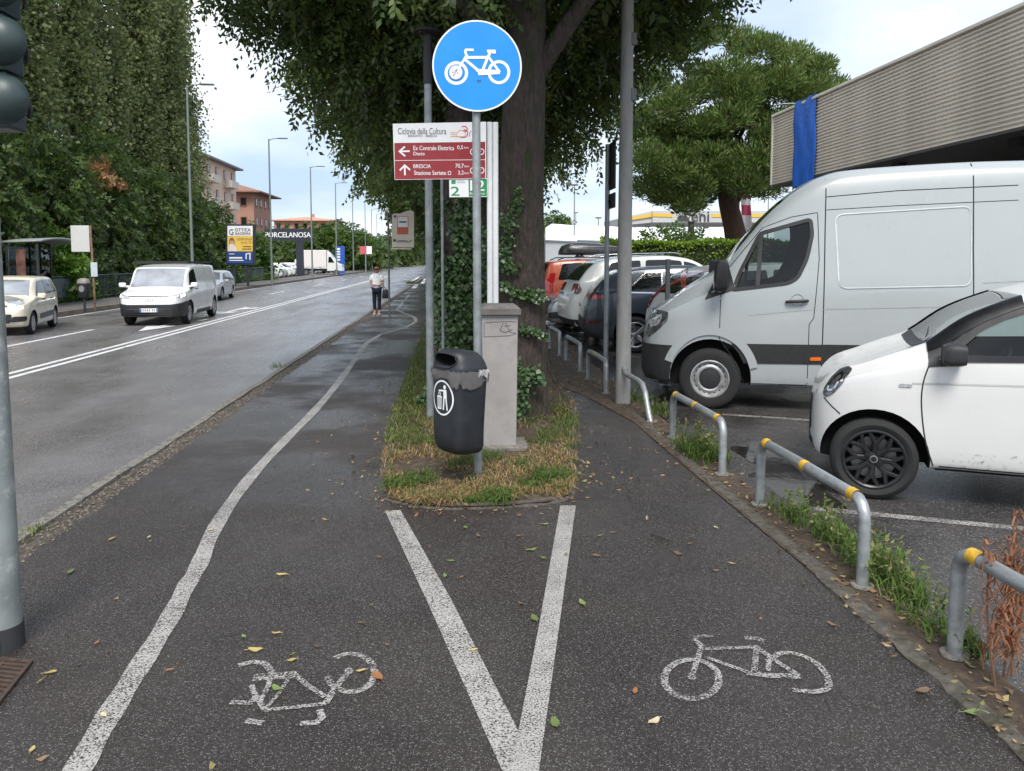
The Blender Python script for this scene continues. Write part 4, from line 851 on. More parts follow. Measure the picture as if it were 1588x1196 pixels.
for x, k, zh in ((-1.0, .22, .07), (-.97, .42, .10), (-.85, .66, .16), (-.5, .92, .27), (0, 1.0, .35), (.4, 1, .37), (.75, .95, .35), (.93, .80, .26), (1.0, .5, .13)):
    rings.append([(x * 1.05, a * k, b * (zh / .38)) for a, b in smoothpoly([(-.42, .06), (-.40, .20), (-.30, .34), (0, .38), (.30, .34), (.40, .20), (.42, .06), (.36, 0), (0, -.01), (-.36, 0), (-.42, .06)], 3)[:-1]])
mb.loft(rings); mb.build('shell', M('box_black', (.022, .021, .023), .3, var=.1, coat=.3), rb, smooth=50, world=False)
mb = MB()
for x in (-.45, .45): mb.box((x, 0, -.055), (.10, .9, .05)); mb.box((x, -.30, -.02), (.08, .06, .06)); mb.box((x, .30, -.02), (.08, .06, .06))
mb.build('cross_bar', m_black, rb, world=False)
for sd in (-1, 1):
    mb = MB(); mb.tube([(-.75, sd * .325, .25), (0, sd * .40, .23), (.55, sd * .40, .24), (.80, sd * .33, .30)], .008, 6); mb.build('rim_line', M('box_line', (.35, .35, .35), .4), rb, world=False)

# ------------------------------------------------------------------ oncoming traffic
m_pan = carpaint('hatch_cream', (.68, .62, .50))
L, H, Wd = 3.62, 1.50, 1.62; rz = R(90 + 14)
c = car('city_car', spot(53, 518, ZR, rz, .62, -.78), rz, gen(L, H, Wd, 'box'), m_pan, ((.17 * L, .81 * L), .285, .18, .70, 'cover', .34), 'cream city car with grey side strip at the left edge of the road', 'cars driving towards the camera')
dress(c, L, H, Wd, 'box', wsr=m_sky, doors=((.275, .50, .13, 0), (.52, .73, 0, 0), (.75, .87, 0, .03)))
both(c, 'rub_strip', fillet([(.33 * L, .36), (.33 * L, .50), (.72 * L, .52), (.72 * L, .38)], .03), M('strip_grey', (.13, .13, .14), .6), .016)
diag(c, 'headlamp', fillet([(.34, .74), (.72, .82), (.76, .95), (.55, 1.0), (.36, .93)], .05), 35, m_lens, .010); diag(c, 'running_lamp', fillet([(.40, .66), (.62, .70), (.62, .74), (.40, .70)], .015), 35, m_lampon, .012)
front(c, 'grille', fillet([(-.42, .34), (.42, .34), (.46, .56), (-.46, .56)], .05), m_black, .010); front(c, 'upper_slot', fillet([(-.36, .74), (.36, .74), (.36, .79), (-.36, .79)], .02), m_black, .010)
diag(c, 'fog_lamp_pod', fillet([(.36, .36), (.72, .38), (.74, .50), (.40, .50)], .05), 30, m_black, .012); plate(c, -.014, 0, .62)
# delivery van
m_scu = carpaint('delivery_white', (.74, .74, .74))
L, H, Wd = 4.9, 1.80, 1.86; rz = R(90 + 4)
c = car('delivery_van', spot(294, 502, ZR, rz, .88, -.88), rz, gen(L, H, Wd, 'van'), m_scu, ((.18 * L, .83 * L), .33, .22, .80, 'multi', .40), 'white delivery van with roof rack and lit headlamps driving towards the camera', 'cars driving towards the camera', 'van')
dress(c, L, H, Wd, 'van', wsr=m_sky, doors=((.205, .37, .055, 0),))
seam(c, [(.62 * L, .92 * H), (.62 * L, .2 * H)]); both(c, 'rub_strip', fillet([(.34 * L, .24), (.34 * L, .38), (.70 * L, .38), (.70 * L, .24)], .03), m_black, .012)
front(c, 'bumper', fillet([(-.93, .24), (.93, .24), (.93, .68), (.70, .63), (-.70, .63), (-.93, .68)], .03), m_black, .012)
diag(c, 'bumper_corner', fillet([(.40, .22), (1.10, .22), (1.10, .72), (.80, .68), (.40, .63)], .03), 45, m_black, .014)
for k_ in range(4): front(c, 'grille_bar', linepoly([(-.62, .30 + k_ * .065), (.62, .30 + k_ * .065)], .016), M('grille_grey', (.08, .08, .085), .4), .018)
diag(c, 'headlamp', fillet([(.50, .80), (.98, .86), (1.04, .95), (.80, .94), (.48, .86)], .03), 35, m_lens, .010); diag(c, 'low_beam', fillet([(.78, .83), (.98, .87), (.99, .93), (.80, .91)], .02), 35, m_lampon, .014)
front(c, 'nose_line', linepoly([(-.62, .87), (.62, .87)], .02), m_black, .010)
for k_ in range(5): front(c, 'badge_bar', linepoly([(-.09 + k_ * .045, .72), (-.09 + k_ * .045, .82)], .022), M('badge_grey', (.35, .35, .36), .4), .010)
plate(c, -.03, 0, .47)
mb = MB()
for x in np.linspace(1.5, 4.4, 5): mb.box((x, 0, H + .04), (.05, 1.5, .03))
mb.build('rack_bars', m_black, c.root, world=False)
for sd in (-1, 1):
    mb = MB(); mb.box((2.95, sd * .74, H + .045), (3.0, .04, .06)); mb.build('rack_rail', m_black, c.root, world=False)
mb = MB(); mb.box((1.45, 0, H + .05), (.03, 1.5, .08)); mb.build('rack_front', m_black, c.root, world=False)
# grey saloon behind the van
m_sal = carpaint('saloon_silver', (.46, .47, .48), .4)
L, H, Wd = 4.4, 1.42, 1.74; rz = R(90 + 5)
c = car('saloon_car', spot(345, 466, ZR, rz, .8, -.85), rz, gen(L, H, Wd, 'hatch'), m_sal, ((.19 * L, .79 * L), .31, .2, .76, 'multi', .37), 'silver saloon following behind the white delivery van', 'cars driving towards the camera')
dress(c, L, H, Wd, 'hatch', doors=((.29, .46, .11, 0), (.47, .64, 0, .01), (.655, .80, 0, .08)))
diag(c, 'headlamp', fillet([(.45, .68), (.85, .76), (.90, .86), (.60, .86)], .03), 38, m_lens, .010); front(c, 'grille', fillet([(-.45, .30), (.45, .30), (.5, .48), (-.5, .48)], .05), m_black, .010); plate(c, -.014, 0, .52)
# ================================================================== STREET FURNITURE
m_galv = M('galvanised', (.30, .325, .33), .5, metal=.55, var=.22, vs=9, bump=.06, bs=60, stain=(.20, .20, .19), stain_s=5, stain_lo=.5, stain_hi=.75)
m_galv2 = M('galvanised_worn', (.34, .36, .365), .45, metal=.55, var=.3, vs=14, bump=.1, bs=80, stain=(.13, .11, .09), stain_s=7, stain_lo=.56, stain_hi=.72, stretch=(1, .35, 1))
m_yellow = M('band_yellow', (.62, .36, .03), .55, var=.3, vs=25, stain=(.25, .24, .2), stain_s=20, stain_lo=.55, stain_hi=.7)
# ---- rails beside the path
def rail(yf, yn, label, x=2.28, h=.50, bands=(0, .5, 1), custom=None, lean=0.0, seed=0):
    r_ = random.Random(seed); rr = .034
    o = empty('parking_rail', (x, (yf + yn) / 2, .0), 0, label, 'rail', 'tube rails along the path edge')
    if custom: pts = custom
    else:
        c = .11; P = [(x, yf, -.05), (x, yf, h - c)] + [(x, yf - c + c * math.cos(R(a)), h - c + c * math.sin(R(a))) for a in (22, 45, 68)] + [(x, yf - c, h)]
        P += [(x + lean * .5, (yf + yn) / 2, h + .004), (x + lean, yn + c, h)] + [(x + lean, yn + c - c * math.sin(R(a)), h - c + c * math.cos(R(a))) for a in (22, 45, 68)] + [(x + lean, yn, h - c), (x + lean, yn, -.05)]; pts = P
    mb = MB(); mb.tube(pts, rr, 16); mb.build('tube', m_galv2, o, smooth=50)
    pts = [Vector(p) for p in pts]
    for b in bands:
        if custom: continue
        y = yf - .12 + (yn + .12 - yf + .12) * b; mb = MB(); mb.tube([(x + lean * b, y + .035, h + .002), (x + lean * b, y - .035, h + .002)], rr + .0025, 16, cap=False); mb.build('yellow_band', m_yellow, o, smooth=50)
    for p in (pts[0], pts[-1]):
        mb = MB(); mb.lathe([(rr + .03, 0), (rr + .028, .012), (rr + .002, .014)], 16, Matrix.Translation((p.x, p.y, .012))); mb.build('foot_ring', m_kerb, o, smooth=30)
def railp(pf, pn, label, h, bands, seed):
    a, b = G(*pf), G(*pn); rail(a.y, b.y, label, a.x, h, bands, None, b.x - a.x, seed)
rail(3.30, 1.85, 'tube rail nearest the camera, partly outside the frame', 2.32, .52, (0,), seed=1)
railp((1178, 785), (1337, 912), 'tube rail with three yellow bands in front of the small white car', .50, (0, .5, 1), 2)
railp((1043, 680), (1120, 738), 'tube rail with yellow bands in front of the tall white van', .47, (0, .5, 1), 3)
cp = [G(961, 624), G(1011, 656)]; pA, pB = cp[0], cp[1]; tt = lambda f, z, dx=0: Vector((pA.x + (pB.x - pA.x) * f + dx, pA.y + (pB.y - pA.y) * f, z))
rail(pA.y, pB.y, 'bent and dented tube rail at the foot of the concrete pole', pA.x, custom=[tt(0, -.05), tt(0, .40), tt(.01, .50), tt(.06, .53), tt(.12, .49), tt(.22, .41), tt(.4, .405), tt(.6, .40), tt(.72, .38), tt(.80, .30), tt(.9, .1), tt(1, -.05)], seed=4)
railp((912, 590), (940, 612), 'tube rail beside the thin grey post', .46, (.4,), 5)
railp((878, 560), (900, 578), 'second farthest tube rail along the path', .46, (), 6)
railp((853, 542), (868, 553), 'farthest tube rail along the path', .46, (), 7)

# ---- round blue bicycle sign
Y = 6.38; base = G(743, 750, .02)
o = empty('bicycle_sign', base, 0, 'round blue sign with white bicycle on a galvanised post', 'road sign')
ctr = A(740, 103, Y - .05)
mb = MB(); mb.tube([(base.x, Y, -.05), (base.x - .004, Y, 1.5), (base.x - .008, Y, ctr.z + .25)], .034, 18); mb.build('post', m_galv, o, smooth=50)
m_bsign = M('sign_blue', (.008, .255, .80), .35, var=.04, vs=5); m_wsign = M('sign_white', (.80, .80, .80), .4, var=.04); m_back = M('sign_back', (.25, .25, .26), .5, metal=.5)
rs = .357
def disc(name, r0, r1, y, mat, th=None):
    mb = MB(); n = 64
    if r0 == 0:
        P = [(ctr.x + r1 * math.cos(2 * math.pi * k / n), y, ctr.z + r1 * math.sin(2 * math.pi * k / n)) for k in range(n)]
        if th: mb.prism([(k, 0) for k in range(n)], lambda k, _: P[k], lambda k, _: (P[k][0], y + th, P[k][2]))
        else: mb.add(P, [tuple(range(n))])
    else:
        strip(mb, [((r0 + r1) / 2 * math.cos(2 * math.pi * k / n), (r0 + r1) / 2 * math.sin(2 * math.pi * k / n)) for k in range(n)], r1 - r0, 0, True, place=lambda u, v: (ctr.x + u, y, ctr.z + v))
    return mb.build(name, mat, o, fix=bool(th))
pl = disc('plate', 0, rs, Y - .055, m_bsign, .012); disc('white_rim', rs - .012, rs, Y - .0565, m_wsign)
mb = MB(); k = 1196 / 170.0
def sg(x, y): # zoom coordinates of the sign drawing
    return (660 + x / k, 20 + y / k)
mb = MB(); zc = [0]
def st_(pts, w, closed=False):
    zc[0] += 1; P = [A(*sg(*p), Y - .0575) for p in pts]; strip(mb, [(p.x, p.z) for p in P], w, 0, closed, place=lambda u, v: (u, Y - .0572 - .0002 * zc[0], v))
st_(ell(335, 657, 112, 112, n=36), .0245, True); st_(ell(800, 648, 108, 115, n=36), .0235, True)
st_([(525, 404), (440, 404), (432, 425), (448, 470)], .019); st_([(455, 452), (360, 610)], .019); st_([(430, 488), (700, 486)], .022); st_([(425, 505), (580, 635)], .022); st_([(705, 430), (672, 500), (618, 640)], .022)
st_([(670, 418), (760, 418)], .022); st_([(745, 405), (745, 445)], .03); st_([(685, 480), (810, 650)], .020); st_([(555, 628), (800, 640)], .022); st_([(575, 665), (810, 652)], .026); st_([(570, 645), (800, 648)], .026)
mb.build('bicycle_drawing', m_wsign, o, fix=False)
mb = MB(); P = [A(*sg(*p), Y - .061) for p in ell(330, 650, 72, 78, n=24)]; mb.add(P, [tuple(range(24))]); mb.build('round_sticker', M('sticker', (.70, .66, .66), .5, var=.1, vs=40), o, fix=False)
mb = MB(); zc[0] = 20
for a, b in (((300, 690), (345, 625)), ((345, 650), (355, 665)), ((290, 655), (305, 650)), ((320, 640), (345, 612))): st_([a, b], .004)
mb.build('sticker_marks', M('ink_dark', (.06, .06, .10), .6), o, fix=False)
mb = MB(); zc[0] = 30; st_([(560, 738), (580, 742), (605, 735)], .008); mb.build('scratch', MATS['ink_dark'], o, fix=False)
for z_ in (ctr.z - .14, ctr.z + .14):
    mb = MB(); mb.box((base.x, Y - .03, z_), (.16, .03, .035)); mb.box((base.x, Y, z_), (.085, .085, .03)); mb.build('clamp', m_galv, o)

# ---- litter bin on the sign post
bz0 = .285; ang = R(20)
bn = empty('litter_bin', (base.x - .17, Y - .18, bz0), math.pi + ang * 0 + R(18), 'dark grey litter bin with plastic bag hung on the bicycle sign post', 'litter bin')
bn.rotation_euler = (R(0), R(2.0), R(36)); bn.scale = (1.04, 1.04, 1.0)
m_bin = M('bin_plastic', (.017, .019, .023), .5, var=.15, vs=6, bump=.05, bs=150, stain=(.034, .034, .036), stain_s=6, stain_lo=.58, stain_hi=.8)
def sup(a, b, n=40, p=4.0):
    out = []
    for i in range(n):
        t = 2 * math.pi * i / n; c, s_ = math.cos(t), math.sin(t); out.append((a * math.copysign(abs(c) ** (2 / p), c), b * math.copysign(abs(s_) ** (2 / p), s_)))
    return out
mb = MB(); rings = []
for z, k in ((0.0, .50), (.012, .72), (.035, .84), (.07, .90), (.15, .925), (.35, .95), (.60, .985), (.68, 1.0)): rings.append([(x * k + (0 if z > .1 else (0.1 - z) * .25), y * k, z) for x, y in sup(.165, .195)])
mb.loft(rings); bme = mb.mesh('body', 45); bb = link('body', bme, m_bin, bn, world=False); bbv = bvh_of(bme)
mb = MB(); rings = []
for z, kx, ky, sx in ((.665, 1.04, 1.04, 0), (.70, 1.05, 1.05, 0), (.715, 1.02, 1.02, 0), (.75, .97, .96, -.004), (.79, .88, .88, -.012), (.82, .74, .77, -.025), (.838, .52, .58, -.045), (.845, .2, .25, -.06)):
    rings.append([(x * kx + sx, y * ky, z) for x, y in sup(.165, .195, p=3.2)])
mb.loft(rings); lid = mb.mesh('lid')
ct = MB(); rings = []
for x, k in ((-.4, 1.0), (-.10, 1.0), (-.02, .94), (.03, .8)): rings.append([(x, a * k, .765 + b * k) for a, b in sup(.145, .052, 32, 2.6)])
ct.loft(rings, mi=1); cm = ct.mesh('c')
for q_ in (lid, cm):
    q_.materials.append(m_bin); q_.materials.append(m_arch)
lm = boolean(lid, [cm]); lm.name = 'lid'; shade(lm, 40); lo_ = link('lid', lm, None, bn, world=False)
mb = MB(); mb.tube([Vector(bvh_of(lm).find_nearest(Vector((-.19, a, .765 + b)))[0]) + Vector((-.003, 0, 0)) for a, b in sup(.148, .055, 32, 2.6)] + [Vector(bvh_of(lm).find_nearest(Vector((-.19, .148, .765)))[0])], .006, 6, cap=False); mb.build('opening_lip', m_bin, lo_, smooth=60, world=False)
# bag skirt
mb = MB(); n = 72; rings = []
rnd = random.Random(5); ph = [rnd.uniform(0, 6.28) for _ in range(8)]
base_r = sup(.172, .203, n)
sag = [.05 + .075 * max(0, math.sin(2 * math.pi * i / n * 1.0 + 3.6)) + .02 * math.sin(7 * 2 * math.pi * i / n + 1) + .012 * math.sin(15 * 2 * math.pi * i / n) for i in range(n)]
for j, f in enumerate((0, .2, .45, .7, .9, 1.0)):
    rings.append([(x * (1 + .012 + .05 * math.sin(math.pi * f) * (.5 + .5 * math.sin(i * .9 + ph[0])) + .014 * math.sin(i * 2.1 + j * 1.4 + ph[1]) * f), y * (1 + .012 + .05 * math.sin(math.pi * f) * (.5 + .5 * math.sin(i * .9 + ph[0])) + .014 * math.sin(i * 2.6 + j + ph[2]) * f), .682 - sag[i] * f + .006 * math.sin(i * 1.7 + j * 2)) for i, (x, y) in enumerate(base_r)])
mb.loft(rings, cap=False); bagm, t_, b_, o__ = newmat('bin_bag'); b_.inputs['Base Color'].default_value = (.20, .19, .19, 1); b_.inputs['Roughness'].default_value = .22; b_.inputs['Specular IOR Level'].default_value = .8; b_.inputs['Alpha'].default_value = .72
nz_ = t_.nodes.new('ShaderNodeTexNoise'); nz_.inputs['Scale'].default_value = 45; bpn = t_.nodes.new('ShaderNodeBump'); bpn.inputs['Strength'].default_value = .9; bpn.inputs['Distance'].default_value = .02; t_.links.new(nz_.outputs['Fac'], bpn.inputs['Height']); t_.links.new(bpn.outputs[0], b_.inputs['Normal'])
mb.build('plastic_bag', bagm, bn, smooth=70, world=False)
mb = MB()
for i in range(7): a = Vector((.03 + i * .012, -.205 - .004 * i, .665)); mb.add([a + Vector((rnd.uniform(-.02, .02), rnd.uniform(-.02, .01), rnd.uniform(-.04, .04))) for _ in range(4)], [(0, 1, 2, 3)])
mb.build('bag_knot', M('bag_pale', (.35, .34, .34), .4), bn, world=False, fix=False)
# emblem on the face turned to the path
def bface(name, poly, mat, off): return patch(bbv, poly, 'x', -1, off, name, mat, bn, .03, smooth=60)
bface('emblem_field', ell(0, .46, .125, .135, n=40), m_bin, .0012)
bface('emblem_ring', linepoly(ell(0, .46, .125, .135, n=40) + [(.125, .46)], .014), m_wsign, .002)
f_ = lambda u, v: (-u, .46 + v)   # face seen from outside: u to the right
def bst(pts, w): bface('emblem_figure', linepoly([f_(*p) for p in pts], w), m_wsign, .0022)
bface('emblem_figure', [f_(*p) for p in ell(.028, .088, .017, .017, n=16)], m_wsign, .0022)
bst([(.030, .068), (.036, .0), ], .042); bst([(.020, .005), (.012, -.095)], .017); bst([(.044, .005), (.062, -.095)], .017); bst([(.02, .06), (-.03, .055), (-.05, .05)], .014)
for u in (-.062, -.046, -.030, -.014): bst([(u, .0), (u * .85 - .006, -.09)], .0085)
bst([(-.072, .005), (-.006, .005)], .010); bst([(-.062, -.09), (-.016, -.09)], .010); bst([(-.05, .035), (-.025, .035), (-.025, .015), (-.05, .015), (-.05, .035)], .006)
mb = MB(); mb.box((.16, -.02, .55), (.05, .12, .08)); mb.build('bracket', m_black, bn, world=False)

# ---- concrete service pillar
Yc = 7.33; cb_ = G(778, 707, .02)
o = empty('service_pillar', cb_, 0, 'grey concrete service pillar with capped top behind the litter bin', 'service pillar')
m_conc = M('pillar_concrete', (.305, .285, .275), .8, var=.12, vs=5, bump=.25, bs=70, stain=(.20, .185, .175), stain_s=4, stain_lo=.55, stain_hi=.8)
m_conc2 = M('pillar_cap', (.14, .125, .12), .85, var=.3, vs=12, bump=.4, bs=60)
w0, w1, hh = .335, .345, A(778, 489, Yc).z
mb = MB(); rings = [[(cb_.x + x * w / .335 * 1.0, Yc + y + .15, z) for x, y in fillet([(-.168, -.15), (.168, -.15), (.168, .15), (-.168, .15)], .012, 2)] for z, w in ((.02, w0 * .93), (.5, w0 * .97), (hh, w1 * 1.0))]
mb.loft(rings); mb.build('shaft', m_conc, o, smooth=30)
mb = MB(); mb.box((cb_.x, Yc + .15, hh + .03), (.40, .37, .055)); mb.add([(cb_.x + a, Yc + .15 + b, hh + z) for a, b, z in ((-.2, -.185, .058), (.2, -.185, .058), (.2, .185, .058), (-.2, .185, .058), (-.15, -.13, .10), (.15, -.13, .10), (.15, .13, .10), (-.15, .13, .10))], [(4, 5, 6, 7), (0, 1, 5, 4), (1, 2, 6, 5), (2, 3, 7, 6), (3, 0, 4, 7)]); mb.build('cap', m_conc2, o, bevel=.006)
mb = MB(); mb.box((cb_.x + .02, Yc + .13, .03), (.50, .42, .06)); mb.build('footing', m_kerb, o, bevel=.015)
mb = MB(); zt_ = A(778, 506, Yc - .004).z
for pts, w in (([(-.14, .035), (-.05, .04), (.08, .045), (.155, .04)], .004), ([(-.15, -.10), (-.02, -.095), (.1, -.09), (.155, -.07)], .004), ([(.03, .03), (.0, -.04), (.05, -.06), (.12, -.03)], .005), ([(.04, .0), (.10, .01)], .004), ([(-.15, .035), (-.15, -.10)], .004), ([(.05, .035), (.10, -.06), (.15, -.065)], .004)):
    strip(mb, [(cb_.x + u, zt_ + v) for u, v in pts], w, 0, place=lambda u, v: (u, Yc - .004, v))
mb.build('scratched_lines', M('scratch_dark', (.09, .08, .08), .8), o, fix=False)

# ---- cycle route signs on twin white posts
Yp = 7.86
o = empty('route_sign', (A(764, 500, Yp).x, Yp, 0), 0, 'white and dark red cycle route sign on twin white posts', 'direction sign')
m_wpost = M('post_white', (.72, .73, .73), .35, var=.06)
zt = A(764, 190, Yp).z
for px in (759.5, 768.5):
    x = A(px, 330, Yp).x; mb = MB(); mb.tube([(x, Yp, -.05), (x, Yp, zt)], .029, 14); mb.build('post', m_wpost, o, smooth=50)
Ys_ = Yp - .06
m_redsign = M('sign_red', (.29, .026, .032), .4, var=.08, vs=4); m_inkg = M('sign_ink', (.10, .10, .11), .5)
pxpoly('panel', [(609, 192), (754, 189), (754, 277), (612, 279)], Ys_, m_wsign, o, thick=.02)
pxpoly('red_field', [(611.5, 222), (752.5, 220), (752.5, 247.2), (612, 248.5)], Ys_, m_redsign, o, .0015); pxpoly('red_field', [(612, 249.6), (752.5, 248.2), (752.5, 276.3), (612.5, 278.2)], Ys_, m_redsign, o, .0015)
T_ = lambda n, b, x0, y0, x1, y1, m, bold=.0: text(n, b, pxrect(x0, y0, x1, y1, Ys_, .003), m, o, bold)
T_('lettering', 'Ciclovia della Cultura', 617, 198.5, 692, 208.5, m_inkg); T_('lettering', 'BERGAMO – BRESCIA', 633, 209.3, 678, 212.6, m_inkg)
T_('lettering', 'Ex Centrale Elettrica', 641, 226.2, 704, 233.2, m_wsign, .004); T_('lettering', 'Daste', 641, 235.6, 658.5, 241.2, m_wsign, .012)
T_('lettering', '0,5', 709, 225.6, 718, 232.5, m_wsign, .02); T_('lettering', 'km', 720, 227.4, 727, 230.6, m_wsign); T_('lettering', 'BRESCIA', 641, 255, 668, 261, m_wsign, .008)
T_('lettering', 'Stazione Seriate', 642, 264.8, 691.5, 271.5, m_wsign, .005); T_('lettering', '70,7', 706, 254, 719, 261.5, m_wsign, .014); T_('lettering', 'km', 720.5, 256.4, 727.5, 259.6, m_wsign); T_('lettering', '3,2', 710, 264.8, 719, 271.8, m_wsign, .02); T_('lettering', 'km', 720.5, 267, 727.5, 270.2, m_wsign)
def pst(name, strokes, Yq, mat, par, dy):
    mb = MB()
    for i, (pts, w, cl) in enumerate(strokes):
        P = [A(*p, Yq) for p in pts]; strip(mb, [(p.x, p.z) for p in P], w / PXM(Yq), 0, cl, place=lambda u, v: (u, Yq - dy - .0003 * i, v))
    return mb.build(name, mat, par, fix=False)
pst('arrow', [([(619.5, 235), (635.5, 234.6)], 2.6, False), ([(628, 227.5), (619.5, 235), (628.5, 242.5)], 2.6, False)], Ys_, m_wsign, o, .003)
pst('arrow', [([(627.6, 256.5), (628, 272)], 2.6, False), ([(620, 264.5), (627.6, 256.5), (636, 263.8)], 2.6, False)], Ys_, m_wsign, o, .003)
for y_ in (235, 264): pst('bicycle_mark', [(ell(733.5, y_ + .6, 4, 4.3, n=16), 1.3, True), (ell(746.5, y_ + .4, 4, 4.3, n=16), 1.3, True), ([(733.5, y_), (738, y_ - 6), (744, y_ - 6), (739, y_), (737, y_ - 6), (746, y_)], 1.1, False)], Ys_, m_wsign, o, .003)
pst('train_mark', [([(695, 266), (699, 266), (699, 271), (695, 271), (695, 266)], .8, False)], Ys_, m_wsign, o, .003)
pst('logo_orange', [([(698, 206), (706, 205.5)], .7, False), ([(699, 209), (707, 208)], .7, False), ([(698, 212), (708, 211.5)], .7, False), ([(707, 212), (709, 205), (714, 201.5), (720, 203), (722, 208), (720, 212), (707, 212)], .8, False)], Ys_, M('logo_orange', (.75, .36, .10), .5), o, .003)
pst('logo_red', [([(716, 196.5), (722, 196), (725, 200), (722, 204), (719, 203.5), (720, 201), (725, 204), (725, 210), (721, 213), (714, 213)], 1.2, False), ([(728, 212), (728.5, 206), (731, 203)], .9, False)], Ys_, M('logo_red', (.55, .04, .06), .5), o, .0034)
# green and white route number sign
Yg = Yp - .05
o = empty('route_number_sign', (A(720, 300, Yg).x, Yg, A(720, 306, Yg).z), 0, 'small green and white route number sign below the red cycle sign', 'direction sign')
m_green = M('sign_green', (.02, .26, .09), .4, var=.06)
pxpoly('panel', [(696.5, 277.5), (756, 276.5), (756, 305.5), (697, 306)], Yg, m_wsign, o, thick=.015)
pxpoly('green_field', [(726.5, 278.5), (755.3, 277.8), (755.3, 304.4), (727, 304.8)], Yg, m_green, o, .0012)
text('lettering', '2', pxrect(699, 289.5, 712.5, 303.5, Yg, .0025), m_green, o, .02); text('lettering', '12', pxrect(729, 279.5, 751, 296, Yg, .0025), m_wsign, o, .02); text('lettering', 'Bergamo', pxrect(728.5, 298.6, 752, 303, Yg, .0025), m_wsign, o)
pxpoly('green_mark', [(700, 279.5), (706.5, 279.3), (706.5, 285.2), (700, 285.4)], Yg, m_green, o, .002); pst('small_print', [([(708, 280.8), (720, 280.6)], .7, False), ([(708, 283.4), (722, 283.2)], .7, False)], Yg, M('print_grey', (.3, .3, .3), .6), o, .002)

# ---- slim lamp post and thin post near the island
b0 = G(668, 652); o = empty('path_lamp', b0, 0, 'slim grey lamp post with black flat lamp head left of the blue sign', 'street lamp')
Yl = b0.y; zl = A(668, 128, Yl).z; zt = A(668, 52, Yl).z
mb = MB(); mb.tube([(b0.x, Yl, -.05), (b0.x, Yl, zl)], [.047, .043], 16); mb.build('post', m_galv, o, smooth=50)
mb = MB(); mb.tube([(b0.x, Yl, zl - .02), (b0.x, Yl, zt)], .052, 14); mb.build('sleeve', m_black, o, smooth=50)
mb = MB(); mb.lathe([(0, .05), (.10, .045), (.16, .02), (.165, 0), (.10, -.015), (0, -.015)], 28, Matrix.Translation((b0.x, Yl, zt))); mb.build('lamp_head', m_black, o, smooth=40)
b1 = G(688, 640); o = empty('thin_post', b1, 0, 'thin grey post between the lamp post and the ivy', 'post')
mb = MB(); mb.tube([(b1.x, b1.y, -.05), (b1.x, b1.y, A(688, 272, b1.y).z)], .019, 10); mb.build('post_tube', m_galv, o, smooth=50)
mb = MB(); mb.lathe([(.0, .01), (.024, .008), (.024, -.02)], 10, Matrix.Translation((b1.x, b1.y, A(688, 272, b1.y).z))); mb.build('post_cap', m_black, o, smooth=50)

# ---- thick concrete lighting pole and the thin post with edge-on signs
b2 = G(966, 626); o = empty('concrete_pole', b2, 0, 'thick weathered concrete lighting pole between the path and the tall white van', 'pole')
m_cpole = M('pole_concrete', (.27, .265, .255), .85, var=.16, vs=5, bump=.3, bs=70, stain=(.10, .065, .045), stain_s=2.6, stain_lo=.60, stain_hi=.68, stretch=(2.5, 2.5, .8))
mb = MB(); mb.tube([(b2.x, b2.y, -.05), (b2.x, b2.y, 3.0), (b2.x, b2.y, 9.5)], [.098, .085, .055], 22); mb.build('shaft', m_cpole, o, smooth=50)
for py in (62, 148):
    z_ = A(973, py, b2.y).z; mb = MB(); mb.box((b2.x + .075, b2.y - .05, z_), (.07, .05, .15)); mb.build('junction_box', M('box_grey', (.16, .16, .165), .6, metal=.3), o, bevel=.01)
mb = MB(); z_ = A(973, 40, b2.y).z; mb.tube([(b2.x + .05, b2.y - .07, z_ + .12), (b2.x + .13, b2.y - .09, z_), (b2.x + .12, b2.y - .09, z_ - .15), (b2.x + .08, b2.y - .06, z_ - .18)], .006, 6); mb.build('loose_cable', m_black, o)
mb = MB(); mb.tube([(b2.x, b2.y, 9.4), (b2.x - .3, b2.y, 9.8), (b2.x - 1.5, b2.y, 9.9)], .04, 8); mb.box((b2.x - 1.8, b2.y, 9.9), (.7, .25, .12)); mb.build('lamp_arm', m_galv, o)
b3 = G(939, 602); o = empty('sign_post', b3, 0, 'thin grey post with two black signs seen edge-on beside the concrete pole', 'sign post')
zt = A(939, 224, b3.y).z
mb = MB(); mb.tube([(b3.x, b3.y, -.05), (b3.x, b3.y, zt)], .034, 14); mb.build('post', m_galv, o, smooth=50)
for (ya, yb) in ((222, 295), (301, 324)):
    z0, z1 = A(941, yb, b3.y).z, A(941, ya, b3.y).z; mb = MB(); mb.box((b3.x + .045, b3.y, (z0 + z1) / 2), (.022, .6, z1 - z0)); mb.box((b3.x + .03, b3.y, z1 - .1), (.05, .09, .03)); mb.box((b3.x + .03, b3.y, z0 + .1), (.05, .09, .03)); mb.build('sign_plate', m_black, o, bevel=.004)
p4 = A(1036, 404, 11.3); o = empty('bay_post', (p4.x, 11.3, ZK), 0, 'short square grey post in front of the tall red tail lamp', 'post')
mb = MB(); mb.box((p4.x, 11.3, p4.z / 2), (.062, .062, p4.z + .04)); mb.build('post_tube', M('post_grey', (.16, .165, .17), .6, metal=.3), o, bevel=.006)
mb = MB(); mb.box((p4.x, 11.3, ZK + .01), (.16, .16, .016)); mb.build('base_plate', m_galv, o, bevel=.003)

